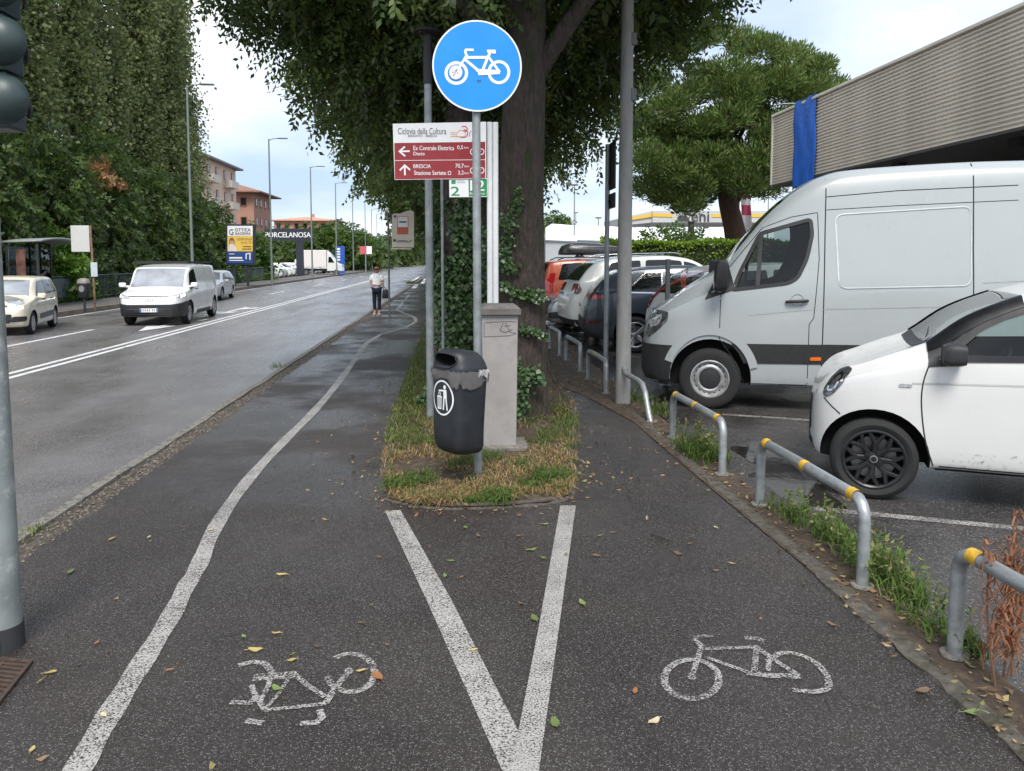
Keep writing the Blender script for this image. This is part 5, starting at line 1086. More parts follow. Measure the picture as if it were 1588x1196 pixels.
# ---- traffic light at the left edge
b5 = G(4, 1003); o = empty('traffic_light', b5, 0, 'traffic light on a weathered galvanised pole, seen from behind at the left edge', 'traffic light')
m_tpole = M('pole_galv_old', (.30, .33, .325), .5, metal=.35, var=.2, vs=4, bump=.1, bs=40, stain=(.50, .51, .49), stain_s=5, stain_lo=.54, stain_hi=.62)
mb = MB(); mb.tube([(b5.x, b5.y, -.05), (b5.x, b5.y, 1.5), (b5.x, b5.y, 3.8)], [.088, .083, .076], 28); mb.build('pole', m_tpole, o, smooth=50)
mb = MB(); mb.tube([(b5.x, b5.y, 0.0), (b5.x, b5.y, .115)], [.094, .0925], 28); mb.build('rubber_collar', M('collar_black', (.03, .032, .036), .7), o, smooth=50)
mb = MB(); q5 = b5 + Vector((.028, -.092, 0)); mb.tube([q5 + Vector((0, 0, .0)), q5 + Vector((.004, -.004, .06)), q5 + Vector((-.006, -.002, .12)), q5 + Vector((.0, .012, .15))], .008, 8); mb.build('cable', M('cable_pink', (.42, .30, .27), .6), o, smooth=60)
m_tl = M('signal_green', (.035, .055, .055), .42, var=.15, vs=6); Yh = b5.y - .10
x1 = A(38, 100, Yh + .17).x; z0 = A(38, 199, Yh).z; sh_ = .252
for k_ in range(4):
    zc_ = z0 + sh_ * (k_ + .5); mb = MB(); mb.box((x1 - .17, Yh + .09, zc_), (.34, .16, sh_ - .006)); hs = mb.build('lamp_housing', m_tl, o, bevel=.012)
    mb = MB(); mb.lathe([(.108, 0), (.104, .03), (.085, .062), (.05, .085), (0, .094)], 28, Matrix.Translation((A(2, 100, Yh).x, Yh + .012, zc_)) @ Matrix.Rotation(R(90), 4, 'X')); mb.build('rear_dome', m_tl, hs, smooth=60)
    mb = MB(); mb.box((x1 - .008, Yh + .0, zc_ - .02), (.022, .03, .09)); mb.build('latch', m_black, hs, bevel=.003)
    mb = MB(); mb.tube([(x1 - .15 + .115 * math.cos(a), Yh + .17 + .2 * (1 if 0 else 1) * .5, zc_ + .115 * math.sin(a)) for a in np.linspace(R(-20), R(200), 14)], .01, 5); mb.build('visor', m_black, hs)
mb = MB()
for zz in (z0 + .1, z0 + .9): mb.box((x1 - .27, Yh + .12, zz), (.10, .05, .05))
mb.build('bracket', m_black, o)

# ---- bus stop by the road
b6 = G(604, 489); Yb = b6.y; o = empty('bus_stop_sign', b6, 0, 'cream bus stop board on a slim pole beside the standing woman', 'bus stop sign')
mb = MB(); mb.tube([(b6.x, Yb, -.05), (b6.x, Yb, A(604, 330, Yb).z)], .033, 10); mb.build('pole', M('pole_brown_grey', (.15, .14, .13), .6, metal=.3, var=.3, vs=4), o, smooth=50)
m_cream = M('board_cream', (.66, .60, .50), .5, var=.04)
cv = lambda x, y: (540 + x / 6.643, 320 + y / 6.643)
pxpoly('board', [cv(*p) for p in ((450, 85), (480, 74), (530, 76), (570, 60), (610, 46), (650, 44), (676, 55), (678, 425), (450, 420))], Yb - .04, m_cream, o, thick=.03)
pxpoly('board_foot', [cv(*p) for p in ((444, 430), (652, 432), (652, 446), (444, 442))], Yb - .035, m_cream, o, thick=.03)
m_tile = M('board_orange', (.55, .13, .07), .5)
pxpoly('panel_border', [cv(*p) for p in ((506, 104), (620, 106), (620, 290), (504, 290))], Yb - .04, m_tile, o, .004); pxpoly('panel_white', [cv(*p) for p in ((513, 110), (613, 112), (613, 215), (512, 215))], Yb - .04, m_wsign, o, .008)
pst('panel_print', [([cv(526, 162), cv(600, 162)], 2.2, False)], Yb - .04, MATS['ink_dark'], o, .012); pst('panel_print', [([cv(470, 105), cv(496, 105)], 3.5, False)], Yb - .04, M('print_blue', (.08, .12, .35), .5), o, .012); pst('panel_print', [([cv(464, 352), cv(492, 352)], 4, False)], Yb - .04, m_inkg, o, .012)
pst('panel_print', [([cv(500, 368), cv(560, 366), cv(630, 368), cv(655, 345)], 1.0, False), ([cv(505, 352), cv(610, 354)], .8, False)], Yb - .04, m_inkg, o, .012)
# ================================================================== PERSON waiting at the stop
def skin(name, verts, edges, radii, mats, parent, sub=2, root=0):
    me = bpy.data.meshes.new(name); me.from_pydata([tuple(v) for v in verts], edges, [])
    o = bpy.data.objects.new('tmp', me); COL.objects.link(o); md = o.modifiers.new('s', 'SKIN'); md.use_smooth_shade = True
    for i, r in enumerate(radii):
        me.skin_vertices[0].data[i].radius = (r, r) if not isinstance(r, tuple) else r; me.skin_vertices[0].data[i].use_root = (i == root)
    sm = o.modifiers.new('u', 'SUBSURF'); sm.levels = sub; sm.render_levels = sub
    r_ = evalmesh(o); bpy.data.objects.remove(o); r_.name = name; shade(r_, 180); return link(name, r_, mats, parent, world=False)
pw = G(585, 487.5); H_ = 1.54
wo_ = empty('person', (pw.x, pw.y, 0), R(-6), 'person in white top and navy trousers standing with folded hands at the bus stop', 'person')
k = H_ / 1.62
m_skin = M('skin', (.48, .27, .20), .55, var=.08); m_shirt = M('shirt_white', (.95, .95, .96), .85, var=.06, vs=9); m_trou = M('trousers_navy', (.010, .013, .028), .85, var=.2); m_shoe = M('shoes_beige', (.55, .42, .33), .6); m_hair = M('hair_auburn', (.36, .17, .08), .7, var=.3, vs=30)
V = [(0, 0, .93), (0, .01, 1.10), (0, .01, 1.28), (0, .015, 1.38), (0, .005, 1.44), (0, -.005, 1.50), (0, -.01, 1.57),
     (-.16, .01, 1.34), (-.23, .0, 1.10), (-.12, -.15, 1.03), (-.02, -.19, 1.04), (.16, .01, 1.34), (.23, .0, 1.10), (.12, -.15, 1.02), (.03, -.20, 1.03),
     (-.085, 0, .88), (-.09, -.005, .50), (-.085, .01, .10), (-.09, -.07, .045), (.085, 0, .88), (.08, -.005, .50), (.075, .01, .10), (.08, -.07, .045)]
E = [(0, 1), (1, 2), (2, 3), (3, 4), (4, 5), (5, 6), (3, 7), (7, 8), (8, 9), (9, 10), (3, 11), (11, 12), (12, 13), (13, 14), (0, 15), (15, 16), (16, 17), (17, 18), (0, 19), (19, 20), (20, 21), (21, 22)]
Rr = [(.15, .11), (.13, .10), (.15, .11), (.10, .08), (.048, .048), (.075, .085), (.072, .082), .058, .044, .034, .026, .058, .044, .034, .026, .085, .058, .04, .035, .085, .058, .04, .035]
V = [tuple(c * k for c in v) for v in V]; Rr = [tuple(c * k for c in r) if isinstance(r, tuple) else r * k for r in Rr]
skin('body', V, E, Rr, m_skin, wo_)
sv_ = [V[0], (0, .005, 1.08 * k), V[2], V[3], V[7], (-.215 * k, .0, 1.17 * k), V[11], (.215 * k, .0, 1.17 * k), (0, 0, .80 * k)]
skin('shirt', sv_, [(8, 0), (0, 1), (1, 2), (2, 3), (3, 4), (4, 5), (3, 6), (6, 7)], [(.175, .135), (.165, .13), (.17, .13), (.10, .09), .085, .08, .085, .08, (.205, .155)], m_shirt, wo_, root=2)
skin('trousers', [V[0], V[15], V[16], (V[17][0], V[17][1], .13), V[19], V[20], (V[21][0], V[21][1], .13)], [(0, 1), (1, 2), (2, 3), (0, 4), (4, 5), (5, 6)], [(.16, .12), .098, .074, .056, .098, .074, .056], m_trou, wo_)
for i, sd in ((17, -1), (21, 1)):
    mb = MB(); rings = [[(V[i][0] + a * w * k, (-.14 + t * .22) * k, max(.004, b * h_) * k) for a, b in sup(.045, .5, 16, 2.5)] for t, w, h_ in ((0, .55, .05), (.12, .95, .09), (.45, 1.0, .12), (.8, .9, .14), (1, .6, .12))]
    mb.loft(rings); mb.build('shoe', m_shoe, wo_, smooth=60, world=False)
hd = Vector(V[6]); mb = MB()
for i in range(9):
    pass
mb.lathe([(0, .115), (.04, .11), (.075, .085), (.092, .04), (.095, -.01), (.088, -.055), (.08, -.08)], 24, Matrix.Translation(hd + Vector((0, .022, .0))) @ Matrix.Scale(k, 4)); hr = mb.mesh('hair'); 
b_m = bmesh.new(); b_m.from_mesh(hr); bmesh.ops.delete(b_m, geom=[f for f in b_m.faces if f.calc_center_median().y < hd.y - .025 and f.calc_center_median().z < hd.z + .045], context='FACES'); b_m.to_mesh(hr); b_m.free(); shade(hr, 60); ho = link('hair', hr, m_hair, wo_, world=False); sd_ = ho.modifiers.new('s', 'SOLIDIFY'); sd_.thickness = .012
mb = MB()
for sd in (-1, 1): mb.lathe([(0, .004), (.024, .002), (.026, -.004)], 14, Matrix.Translation((hd.x + sd * .03, hd.y - .083 * k, hd.z - .005)) @ Matrix.Rotation(R(90), 4, 'X'))
mb.tube([(hd.x - .075, hd.y, hd.z), (hd.x - .06, hd.y - .075 * k, hd.z), (hd.x + .06, hd.y - .075 * k, hd.z), (hd.x + .075, hd.y, hd.z)], .005, 6); mb.build('sunglasses', m_blackg, wo_, smooth=60, world=False)
mb = MB(); mb.lathe([(0, .012), (.012, .006), (.014, -.012), (.009, -.022)], 8, Matrix.Translation((hd.x, hd.y - .088 * k, hd.z - .028)) @ Matrix.Rotation(R(70), 4, 'X')); mb.build('nose', m_skin, wo_, smooth=60, world=False)
mb = MB(); mb.box((hd.x, hd.y - .080 * k, hd.z - .062), (.04, .006, .009)); mb.build('mouth', M('lips', (.38, .12, .11), .5), wo_, world=False)
for sd in (-1, 1):     # fingers laid over each other at the waist
    for q in range(5):
        a = Vector(V[10 if sd < 0 else 14]) + Vector((0, -.008, .018 - q * .011 + (.004 if sd > 0 else 0))); mb = MB(); d_ = Vector((-sd * 1.0, -.10, -.1 - .05 * q)) * .062 * (1 - .08 * abs(q - 1.5)); 
        mb.tube([a, a + d_ * .5 + Vector((0, -.006, 0)), a + d_], [.0095, .009, .007], 6); mb.build('finger', m_skin, wo_, smooth=60, world=False)
hb = empty('handbag', (pw.x + .30 * k, pw.y - .02, .56 * k), 0, 'black handbag hanging from the arm of the waiting person', 'handbag')
mb = MB(); mb.loft([[(x * s_, y * s_, z) for x, y in sup(.115, .07, 20, 3)] for z, s_ in ((0, .85), (.03, 1.0), (.15, .98), (.27, .80), (.30, .62))]); mb.build('bag_body', M('bag_black', (.015, .014, .015), .45, var=.2), hb, smooth=60, world=False)
for sd in (-1, 1):
    mb = MB(); mb.tube([(-.06, sd * .03, .28), (-.075, sd * .028, .40), (-.07, .0, .50), (-.05, sd * .028, .40), (.05, sd * .03, .28)], .009, 6); mb.build('strap', m_black, hb, smooth=60, world=False)
# ================================================================== VEGETATION
rng = np.random.default_rng(11)
m_leaf = leafmat('leaf_broad', .40, .45, .4); m_leafp = leafmat('leaf_poplar', .35, .5, .35); m_ivy = leafmat('leaf_ivy', .15, .35, .5); m_needle = leafmat('leaf_needle', .15, .6, .2); m_grass = leafmat('grass_blade', .3, .6, .2)
m_bark = M('bark_dark', (.060, .044, .038), .9, var=.55, vs=9, bump=1.0, bs=11, bd=.05, stain=(.030, .036, .012), stain_s=2.2, stain_lo=.50, stain_hi=.62, stretch=(3.2, 3.2, .8))
m_bark2 = M('bark_pine', (.10, .060, .042), .95, var=.4, vs=5, bump=1.0, bs=12, stretch=(2, 2, .7))
def nrm(v): return v / np.maximum(np.linalg.norm(v, axis=-1, keepdims=True), 1e-9)
def leaves(P, D, N_, size, asp, fold=.12):
    """leaf quads: base P, pointing D, upper side N_"""
    D = nrm(D); Sd = nrm(np.cross(D, N_)); Nn = np.cross(Sd, D); s = size[:, None]
    mid = P + D * s * .45 - Nn * s * fold
    return np.stack([P, mid + Sd * s * asp * .5, P + D * s - Nn * s * fold * .6, mid - Sd * s * asp * .5], 1)
def tints(n, cols, var=.25):
    c = np.array(cols)[rng.integers(0, len(cols), n)]; return c * (1 + var * rng.uniform(-1, 1, (n, 1))) * (1 + .08 * rng.uniform(-1, 1, (n, 3)))
def in_ell(ells, n, shell=.5, wts=None):
    E_ = np.array(ells, float); v = E_[:, 3] * E_[:, 4] * E_[:, 5]; w = (v ** .75) if wts is None else np.array(wts, float); w = w / w.sum(); i = rng.choice(len(E_), n, p=w)
    d = nrm(rng.normal(size=(n, 3))); r = shell + (1 - shell) * rng.random(n) ** .6; r *= 1 + .10 * rng.normal(size=n); e = E_[i]
    return e[:, :3] + d * r[:, None] * e[:, 3:6], d
def clumpy(P, s, thr, seed=0):
    k = s; a = np.sin(P[:, 0] * k + 1.3 + seed) * np.sin(P[:, 1] * k * .9 + 2.1 + seed * 2) * np.sin(P[:, 2] * k * 1.1 + .4) + .5 * np.sin(P[:, 0] * k * 2.3 + seed) * np.sin(P[:, 2] * k * 2.1 + 1) * np.sin(P[:, 1] * k * 2.2)
    return a > thr
def sprays(C, out, per, tl, size, asp, cols, droop=.5, var=.3):
    """twigs at C growing outwards and drooping, leaves set alternately along each"""
    n = len(C); d = nrm(out * .8 + rng.normal(size=(n, 3)) * .6 + np.array([0, 0, -droop])); side = nrm(np.cross(d, rng.normal(size=(n, 3)))); up = nrm(np.cross(side, d)); up *= np.sign(up[:, 2:3] + 1e-6)
    t = (np.arange(per) + .5) / per; L_ = tl * rng.uniform(.6, 1.3, n)
    P = C[:, None, :] + d[:, None, :] * (t[None, :, None] * L_[:, None, None]) - np.array([0, 0, 1.0]) * (t ** 2)[None, :, None] * (L_ * droop * .5)[:, None, None]
    sg_ = np.where(np.arange(per) % 2 == 0, 1, -1)[None, :, None]; D = d[:, None, :] * .6 + side[:, None, :] * sg_ * .9 + np.array([0, 0, -.35]) + rng.normal(size=(n, per, 3)) * .25
    N_ = np.broadcast_to(up[:, None, :], P.shape) + rng.normal(size=P.shape) * .35; P = P.reshape(-1, 3); D = D.reshape(-1, 3); N_ = N_.reshape(-1, 3); m_ = len(P)
    tc_ = np.repeat(tints(n, cols, var), per, 0) * (1 + .18 * rng.uniform(-1, 1, (m_, 1)))
    return leaves(P, D, N_, size * rng.uniform(.7, 1.25, m_), asp), tc_
def trunk_mesh(path, radii, name, mat, parent, n=22, rough=.06, seed=0, flare=0):
    r_ = random.Random(seed); P = smoothpoly(path, 6); K = len(P); rr = smoothpoly([(r, 0, 0) for r in radii], 6); ph = [r_.uniform(0, 6.28) for _ in range(6)]; rings = []
    for i, p in enumerate(P):
        f = i / (K - 1); z = p.z; ring = []
        for k in range(n):
            a = 2 * math.pi * k / n; q = 1 + rough * (math.sin(3 * a + ph[0] + z * .8) + .7 * math.sin(5 * a + ph[1] - z * .6) + .5 * math.sin(9 * a + ph[2] + z * 1.5)) + flare * max(0, 1 - z / .5) ** 2 * (1 + .6 * math.sin(4 * a + ph[3]))
            ring.append((p.x + rr[i].x * q * math.cos(a), p.y + rr[i].x * q * math.sin(a), p.z))
        rings.append(ring)
    mb = MB(); mb.loft(rings); return mb.build(name, mat, parent, smooth=70)
def limbs(parent, starts, mat, seed=1):
    mb = MB(); r_ = random.Random(seed)
    for p0, p1, r0 in starts:
        p0, p1 = Vector(p0), Vector(p1); m1 = p0.lerp(p1, .5) + Vector((r_.uniform(-.2, .2), r_.uniform(-.2, .2), .25)); pts = smoothpoly([p0, m1, p1], 5); mb.tube(pts, [r0 * (1 - .8 * i / (len(pts) - 1)) for i in range(len(pts))], 8)
        for q in range(4):
            f = r_.uniform(.35, .95); a = pts[int(f * (len(pts) - 1))]; e = a + Vector((r_.uniform(-1, 1), r_.uniform(-1, 1), r_.uniform(-.6, .5))) * (p1 - p0).length * .3; mb.tube([a, a.lerp(e, .5) + Vector((0, 0, .08)), e], [r0 * .35, r0 * .22, r0 * .06], 5)
    return mb.build('branches', mat, parent, smooth=60)
GREEN = [(.060, .090, .024), (.080, .114, .030), (.116, .150, .040), (.046, .074, .021), (.070, .100, .032)]
# ---- the big tree beside the signs
TX, TY = A(809, 400, 9.0).x, 9.0
big = empty('broadleaf_tree', (TX, TY, 0), 0, 'big dark-barked tree whose trunk stands right behind the blue bicycle sign', 'tree')
trunk_mesh([(TX + .02, TY, -.1), (TX + .01, TY, .25), (TX, TY, 1.0), (TX - .01, TY, 2.4), (TX + .03, TY, 3.8), (TX + .06, TY, 5.2), (TX + .05, TY, 7.0), (TX, TY, 9.0)], [.31, .285, .27, .262, .24, .21, .16, .08], 'trunk', m_bark, big, 30, .030, 3, .12)
limbs(big, [((TX + .1, TY, 3.9), (TX + 2.6, TY - .6, 6.3), .13), ((TX - .1, TY, 4.1), (TX - 3.2, TY + .4, 6.4), .13), ((TX, TY, 4.6), (TX + .6, TY - 3.0, 7.0), .11), ((TX, TY, 4.9), (TX + .3, TY + 3.0, 7.2), .11), ((TX, TY, 5.6), (TX - 2, TY - 1.5, 8.6), .09)], m_bark)
def e_(px, py, Y, rx, rz, ry=None):
    p = A(px, py, Y); return (p.x, p.y, p.z, rx, ry or rx, rz)
low = [e_(890, 100, 11.2, .95, .95), e_(960, 40, 11.2, 1.0, .70), e_(1040, -15, 11.1, 1.0, .58), e_(872, 180, 11.3, .38, .55), e_(930, 90, 11.6, .65, .55), e_(860, 205, 11.2, .22, .42), e_(1000, 15, 11.3, .8, .6), e_(905, 140, 11.3, .40, .42), e_(1090, -25, 11.0, .55, .40), e_(870, 50, 11.5, .8, .9),
       e_(700, 40, 9.9, .9, .8), e_(600, 60, 10.2, 1.1, .8), e_(520, 30, 10.5, 1.0, .7), e_(440, -5, 10.4, .9, .45), e_(380, -20, 10.2, .6, .3), e_(640, 120, 10.6, .9, .8), e_(760, 90, 10.2, .8, .9), e_(700, 150, 11.0, .9, .9), e_(560, 110, 11.0, .9, .7), e_(720, -10, 8.8, .8, .25), e_(820, 20, 10.2, .9, .9), e_(770, 30, 9.6, .6, .5)]
upp = [(TX - .3, TY + .2, 8.2, 4.2, 4.0, 2.6), (TX - 2.0, TY + 1.0, 7.0, 2.6, 2.6, 1.7), (TX + 1.6, TY + .2, 7.0, 2.6, 2.6, 1.7), (TX, TY - 1.5, 8.0, 3.0, 2.5, 2.0)]
C, o_ = in_ell(low, 5600, .25); V1, c1_ = sprays(C, o_, 9, .34, .095, .46, GREEN, .6)
C, o_ = in_ell(upp, 3600, .55); V2, c2_ = sprays(C, o_, 9, .6, .20, .5, GREEN, .4)
quads('crown', np.concatenate([V1, V2]), m_leaf, np.concatenate([c1_, c2_]), big)
# a few nearer leaves hanging just above the blue sign
C = np.array([A(x, y, 7.0) for x, y in ((735, -6), (700, -8), (760, -4), (772, 4), (670, -10), (640, -12), (610, -8), (585, -14))]); V1, c1_ = sprays(C, np.tile(np.array([[0, -.3, -.6]]), (8, 1)), 7, .16, .10, .5, GREEN, 1.0)
quads('hanging_leaves', V1, m_leaf, c1_, big)

# ---- ivy covered trunk just left of it
IX, IY = A(712, 450, 9.9).x, 9.9
ivt = empty('ivy_covered_tree', (IX, IY, 0), 0, 'tree trunk thickly wrapped in dark green ivy left of the sign post', 'tree')
trunk_mesh([(IX, IY, -.1), (IX, IY, .4), (IX + .01, IY, 2.0), (IX + .03, IY, 4.2), (IX, IY, 6.5)], [.26, .22, .20, .18, .10], 'trunk', m_bark, ivt, 22, .04, 5, .2)
limbs(ivt, [((IX, IY, 4.0), (IX - 2.4, IY + 1.0, 6.2), .09), ((IX, IY, 4.4), (IX + .5, IY + 2.5, 6.6), .09), ((IX, IY, 4.9), (IX - 1.0, IY - 1.8, 6.9), .08)], m_bark, 4)
C, o_ = in_ell([(IX - 1.2, IY + 1.2, 6.3, 2.0, 2.0, 1.3), (IX, IY + .8, 7.5, 2.6, 2.4, 1.6), e_(620, 170, 12.5, .9, .6), e_(700, 190, 12.0, .9, .8), e_(560, 150, 12.5, .8, .6)], 2300, .35); V1, c1_ = sprays(C, o_, 9, .42, .125, .48, GREEN, .55)
quads('crown', V1, m_leaf, c1_, ivt)
IVY = [(.040, .082, .028), (.054, .108, .034), (.070, .130, .042), (.032, .066, .024), (.095, .160, .058)]
n = 9500; a = rng.uniform(0, 2 * np.pi, n); z = 2.62 * rng.random(n) ** .9; rr = .265 + .05 * np.sin(a * 3 + z * 2) + .035 * rng.normal(size=n) + .04 * np.maximum(0, .5 - z) - .10 * np.clip((z - 2.0) / .6, 0, 1)
keep = ~((z > 1.9) & (np.sin(a * 2 + z * 3) > .75)); a, z, rr = a[keep], z[keep], rr[keep]; n = len(a)
P = np.stack([IX + rr * np.cos(a), IY + rr * np.sin(a), z], 1); outw = np.stack([np.cos(a), np.sin(a), 0 * a], 1)
D = outw * .35 + np.array([0, 0, -.8]) + rng.normal(size=(n, 3)) * .45; V1 = leaves(P, D, outw + rng.normal(size=(n, 3)) * .35 + np.array([0, 0, .3]), rng.uniform(.045, .085, n), .95, .10)
quads('ivy', V1, m_ivy, tints(n, IVY, .3), ivt)
# ivy spilling over the soil at its foot
n = 900; a = rng.uniform(0, 6.28, n); r = .2 + .25 * rng.random(n); P = np.stack([IX - .12 + r * np.cos(a), IY - .15 + r * np.sin(a), .05 + .35 * rng.random(n) * (1 - (r - .2) / .25)], 1)
quads('ivy_foot', leaves(P, rng.normal(size=(n, 3)) + np.array([0, -.3, -.2]), np.array([[0, -.5, 1]]) + rng.normal(size=(n, 3)) * .4, rng.uniform(.04, .08, n), .9), m_ivy, tints(n, IVY), ivt)
# ivy strands on the big trunk
def strand(pts, n, spread, s0, s1, cols, Yo=-.30):
    q = smoothpoly([tuple(A(x, y, TY + Yo)) for x, y in pts], 8); q = np.array([tuple(p) for p in q]); i = rng.integers(0, len(q) - 1, n); f = rng.random((n, 1)); P = q[i] * (1 - f) + q[i + 1] * f + rng.normal(size=(n, 3)) * np.array([spread, .02, spread])
    return leaves(P, rng.normal(size=(n, 3)) * .6 + np.array([.1, -.4, -.6]), np.array([[0, -1, .5]]) + rng.normal(size=(n, 3)) * .4, rng.uniform(s0, s1, n), .9), tints(n, cols, .3)
IV2 = [(.06, .11, .035), (.045, .09, .028), (.08, .14, .05)]
parts = [strand([(807, 296), (798, 325), (785, 360), (776, 400), (770, 420)], 230, .035, .035, .06, IV2), strand([(776, 330), (786, 360), (782, 395), (798, 420)], 200, .035, .035, .06, IV2), strand([(775, 440), (800, 452), (825, 458), (842, 460)], 230, .03, .04, .065, IV2), strand([(808, 510), (825, 512), (845, 520)], 100, .02, .035, .055, IV2), strand([(800, 560), (812, 585), (830, 575), (836, 590)], 170, .035, .05, .085, IV2, -.40), strand([(806, 590), (810, 615), (805, 640)], 150, .04, .04, .07, IVY, -.40), strand([(740, 340), (748, 380), (745, 440)], 150, .04, .04, .06, IVY, -.1)]
quads('ivy_strands', np.concatenate([p[0] for p in parts]), m_ivy, np.concatenate([p[1] for p in parts]), big)
mb = MB()
for pts in ([(807, 296), (798, 325), (785, 360), (776, 400), (770, 430)], [(776, 440), (800, 452), (825, 458), (842, 460)], [(805, 640), (810, 600), (820, 575), (836, 590)]): mb.tube([A(x, y, TY - .29) for x, y in pts], .006, 5)
mb.build('ivy_stems', m_bark, big)

# ---- the row of trees going on along the path
ROW = [(16.5, .7, 3.9, 3200, .13), (24.5, .5, 4.0, 2400, .16), (32, .4, 4.2, 1700, .21), (41, .5, 4.4, 1300, .26), (51, .3, 4.6, 1000, .32), (63, .3, 4.8, 800, .38), (78, .2, 5.0, 700, .46), (96, 0, 5.2, 600, .55), (120, 0, 5.4, 500, .65), (150, -.2, 5.5, 420, .8), (190, -.4, 6.0, 360, 1.0)]
nm = ['nearest', 'second', 'third', 'fourth', 'fifth', 'sixth', 'seventh', 'eighth', 'ninth', 'tenth', 'eleventh']
for i, (y, x, r, n, s_) in enumerate(ROW):
    t = empty('row_tree', (x, y, 0), 0, 'tree of the roadside row beyond the ivy trunk, %s in the row' % nm[i], 'tree', 'row of dark green trees along the path')
    trunk_mesh([(x, y, -.1), (x, y, 1.5), (x + .05, y, 3.5), (x, y, 6.5)], [.24, .2, .18, .08], 'trunk', m_bark, t, 14, .05, i, .25)
    limbs(t, [((x, y, 3.2), (x - 2.6, y - .5, 5.2), .10), ((x, y, 3.4), (x + 2.2, y, 5.4), .09), ((x, y, 3.8), (x - .5, y - 2.4, 6.0), .08)], m_bark, i)
    up_ = [.8, .5, .2, 0][min(i, 3)]; b = [3.1, 3.75, 3.3, 3.0][min(i, 3)]
    E_ = [(x - .4, y, 7.3, r, r, 3.0), (x - 2.2, y - .4, 5.3 + up_, 2.0, 2.2, 1.6), (x + 1.6, y, 5.4, 2.0, 2.0, 1.5), (x - 1.0, y - 1.0, b + 1.2, 1.7, 1.7, 1.1), (x + .3, y, b + 1.2, 1.5, 1.5, 1.1), (x - 2.8, y + .3, 4.8 + up_, 1.1, 1.3, .9), (x - 1.6, y + .6, b + .9 + .6 * up_, 1.1, 1.1, .8)]
    C, o_ = in_ell(E_, n, .40); V1, c1_ = sprays(C, o_, 9, .28 + 1.2 * s_, s_, .5, GREEN, .6); quads('crown', V1, m_leaf, c1_, t)

# ---- poplars behind the far pavement
POP = [(.185, .215, .086), (.158, .190, .075), (.220, .245, .108), (.132, .164, .066)]
py_ = [26, 30.5, 35, 39, 43.5, 48, 52.5, 57, 61]
for i, y in enumerate(py_):
    x = -20.3 + .5 * math.sin(i * 2.1); hh = 25.5 + 1.5 * math.sin(i * 1.7); t = empty('poplar_tree', (x, y, 0), 0, 'tall slim poplar across the road, %s from the left' % ['first', 'second', 'third', 'fourth', 'fifth', 'sixth', 'seventh', 'eighth', 'ninth'][i], 'tree', 'row of poplars across the road')
    trunk_mesh([(x, y, -.1), (x, y, 5), (x, y, 14), (x, y, hh - 2)], [.34, .28, .18, .04], 'trunk', m_bark, t, 10, .04, i, .2)
    nb = 40; Vs, cs = [], []
    for b in range(nb):
        a = rng.uniform(0, 6.28); z0 = rng.uniform(1.5, hh * .74); r1 = rng.uniform(.9, 2.1) * (1 - .5 * z0 / hh); ln = rng.uniform(4, 8); nl = int(760 if z0 < 16 else 520)
        f = rng.random(nl); cx = x + math.cos(a) * r1 * np.sqrt(f); cy = y + math.sin(a) * r1 * np.sqrt(f); cz = z0 + ln * f; w_ = .20 + .34 * np.sin(np.pi * np.clip(f, .05, .97))
        P = np.stack([cx, cy, cz], 1) + rng.normal(size=(nl, 3)) * w_[:, None] * np.array([1, 1, .8]); D = rng.normal(size=(nl, 3)) * .8 + np.array([0, 0, -.2])
        Vs.append(leaves(P, D, rng.normal(size=(nl, 3)) + np.array([0, 0, .6]), rng.uniform(.13, .25, nl), .9)); cs.append(tints(nl, POP, .2) * (1 + .30 * rng.uniform(-1, 1)))
    n2 = 3600; f = rng.random(n2); P = np.stack([x + rng.normal(size=n2) * .75, y + rng.normal(size=n2) * .75, 1.5 + f * (hh - 1.5)], 1); Vs.append(leaves(P, rng.normal(size=(n2, 3)), rng.normal(size=(n2, 3)), rng.uniform(.2, .32, n2), .85)); cs.append(tints(n2, POP, .2) * .85)
    quads('crown', np.concatenate(Vs), m_leafp, np.concatenate(cs), t)
# ---- broad shrubs and small trees in front of the poplars
SHR = [(.054, .088, .022), (.072, .112, .030), (.096, .140, .038), (.042, .070, .019)]
BRI = [(.10, .19, .028), (.13, .23, .04), (.08, .16, .025)]
YEL = [(.075, .105, .022), (.060, .090, .020), (.090, .120, .030)]
def bush(name, label, x, y, ells, n, s_, cols, group=None, cat='shrub', stemr=.09, top_=2.0, droop=.5):
    t = empty(name, (x, y, 0), 0, label, cat, group); mb = MB(); r_ = random.Random(int(x * 100 + y))
    for k in range(5): mb.tube([(x + r_.uniform(-.2, .2), y + r_.uniform(-.2, .2), -.05), (x + r_.uniform(-.5, .5), y + r_.uniform(-.4, .4), top_ * .5), (x + r_.uniform(-1, 1), y + r_.uniform(-.8, .8), top_)], [stemr, stemr * .7, stemr * .25], 6)
    mb.build('stems', m_bark, t, smooth=60)
    C, o_ = in_ell([(x + a, y + b, c, d, e, f) for a, b, c, d, e, f in ells], n, .45); C[:, 2] = np.maximum(C[:, 2], .08); V1, c1_ = sprays(C, o_, 8, 1.6 * s_ + .15, s_, .55, cols, droop); quads('crown', V1, m_leaf, c1_, t); return t
sh = [(26.5, -17.9, 7.0, 'large dark shrub tree at the left edge behind the city car', SHR), (31.5, -18.2, 8.2, 'dark drooping shrub tree behind the bus shelter', SHR), (36.5, -18.0, 7.6, 'dark shrub tree behind the white bus stop board', SHR), (41.5, -18.1, 8.6, 'broad dark shrub tree left of the first lamp post, above the delivery van', SHR), (47, -18.0, 7.8, 'dark shrub tree directly behind the first tall lamp post', SHR), (53, -18.0, 7.2, 'shrub tree left of the optician billboard', SHR), (59, -18.3, 6.6, 'last dark shrub tree before the billboard', SHR)]
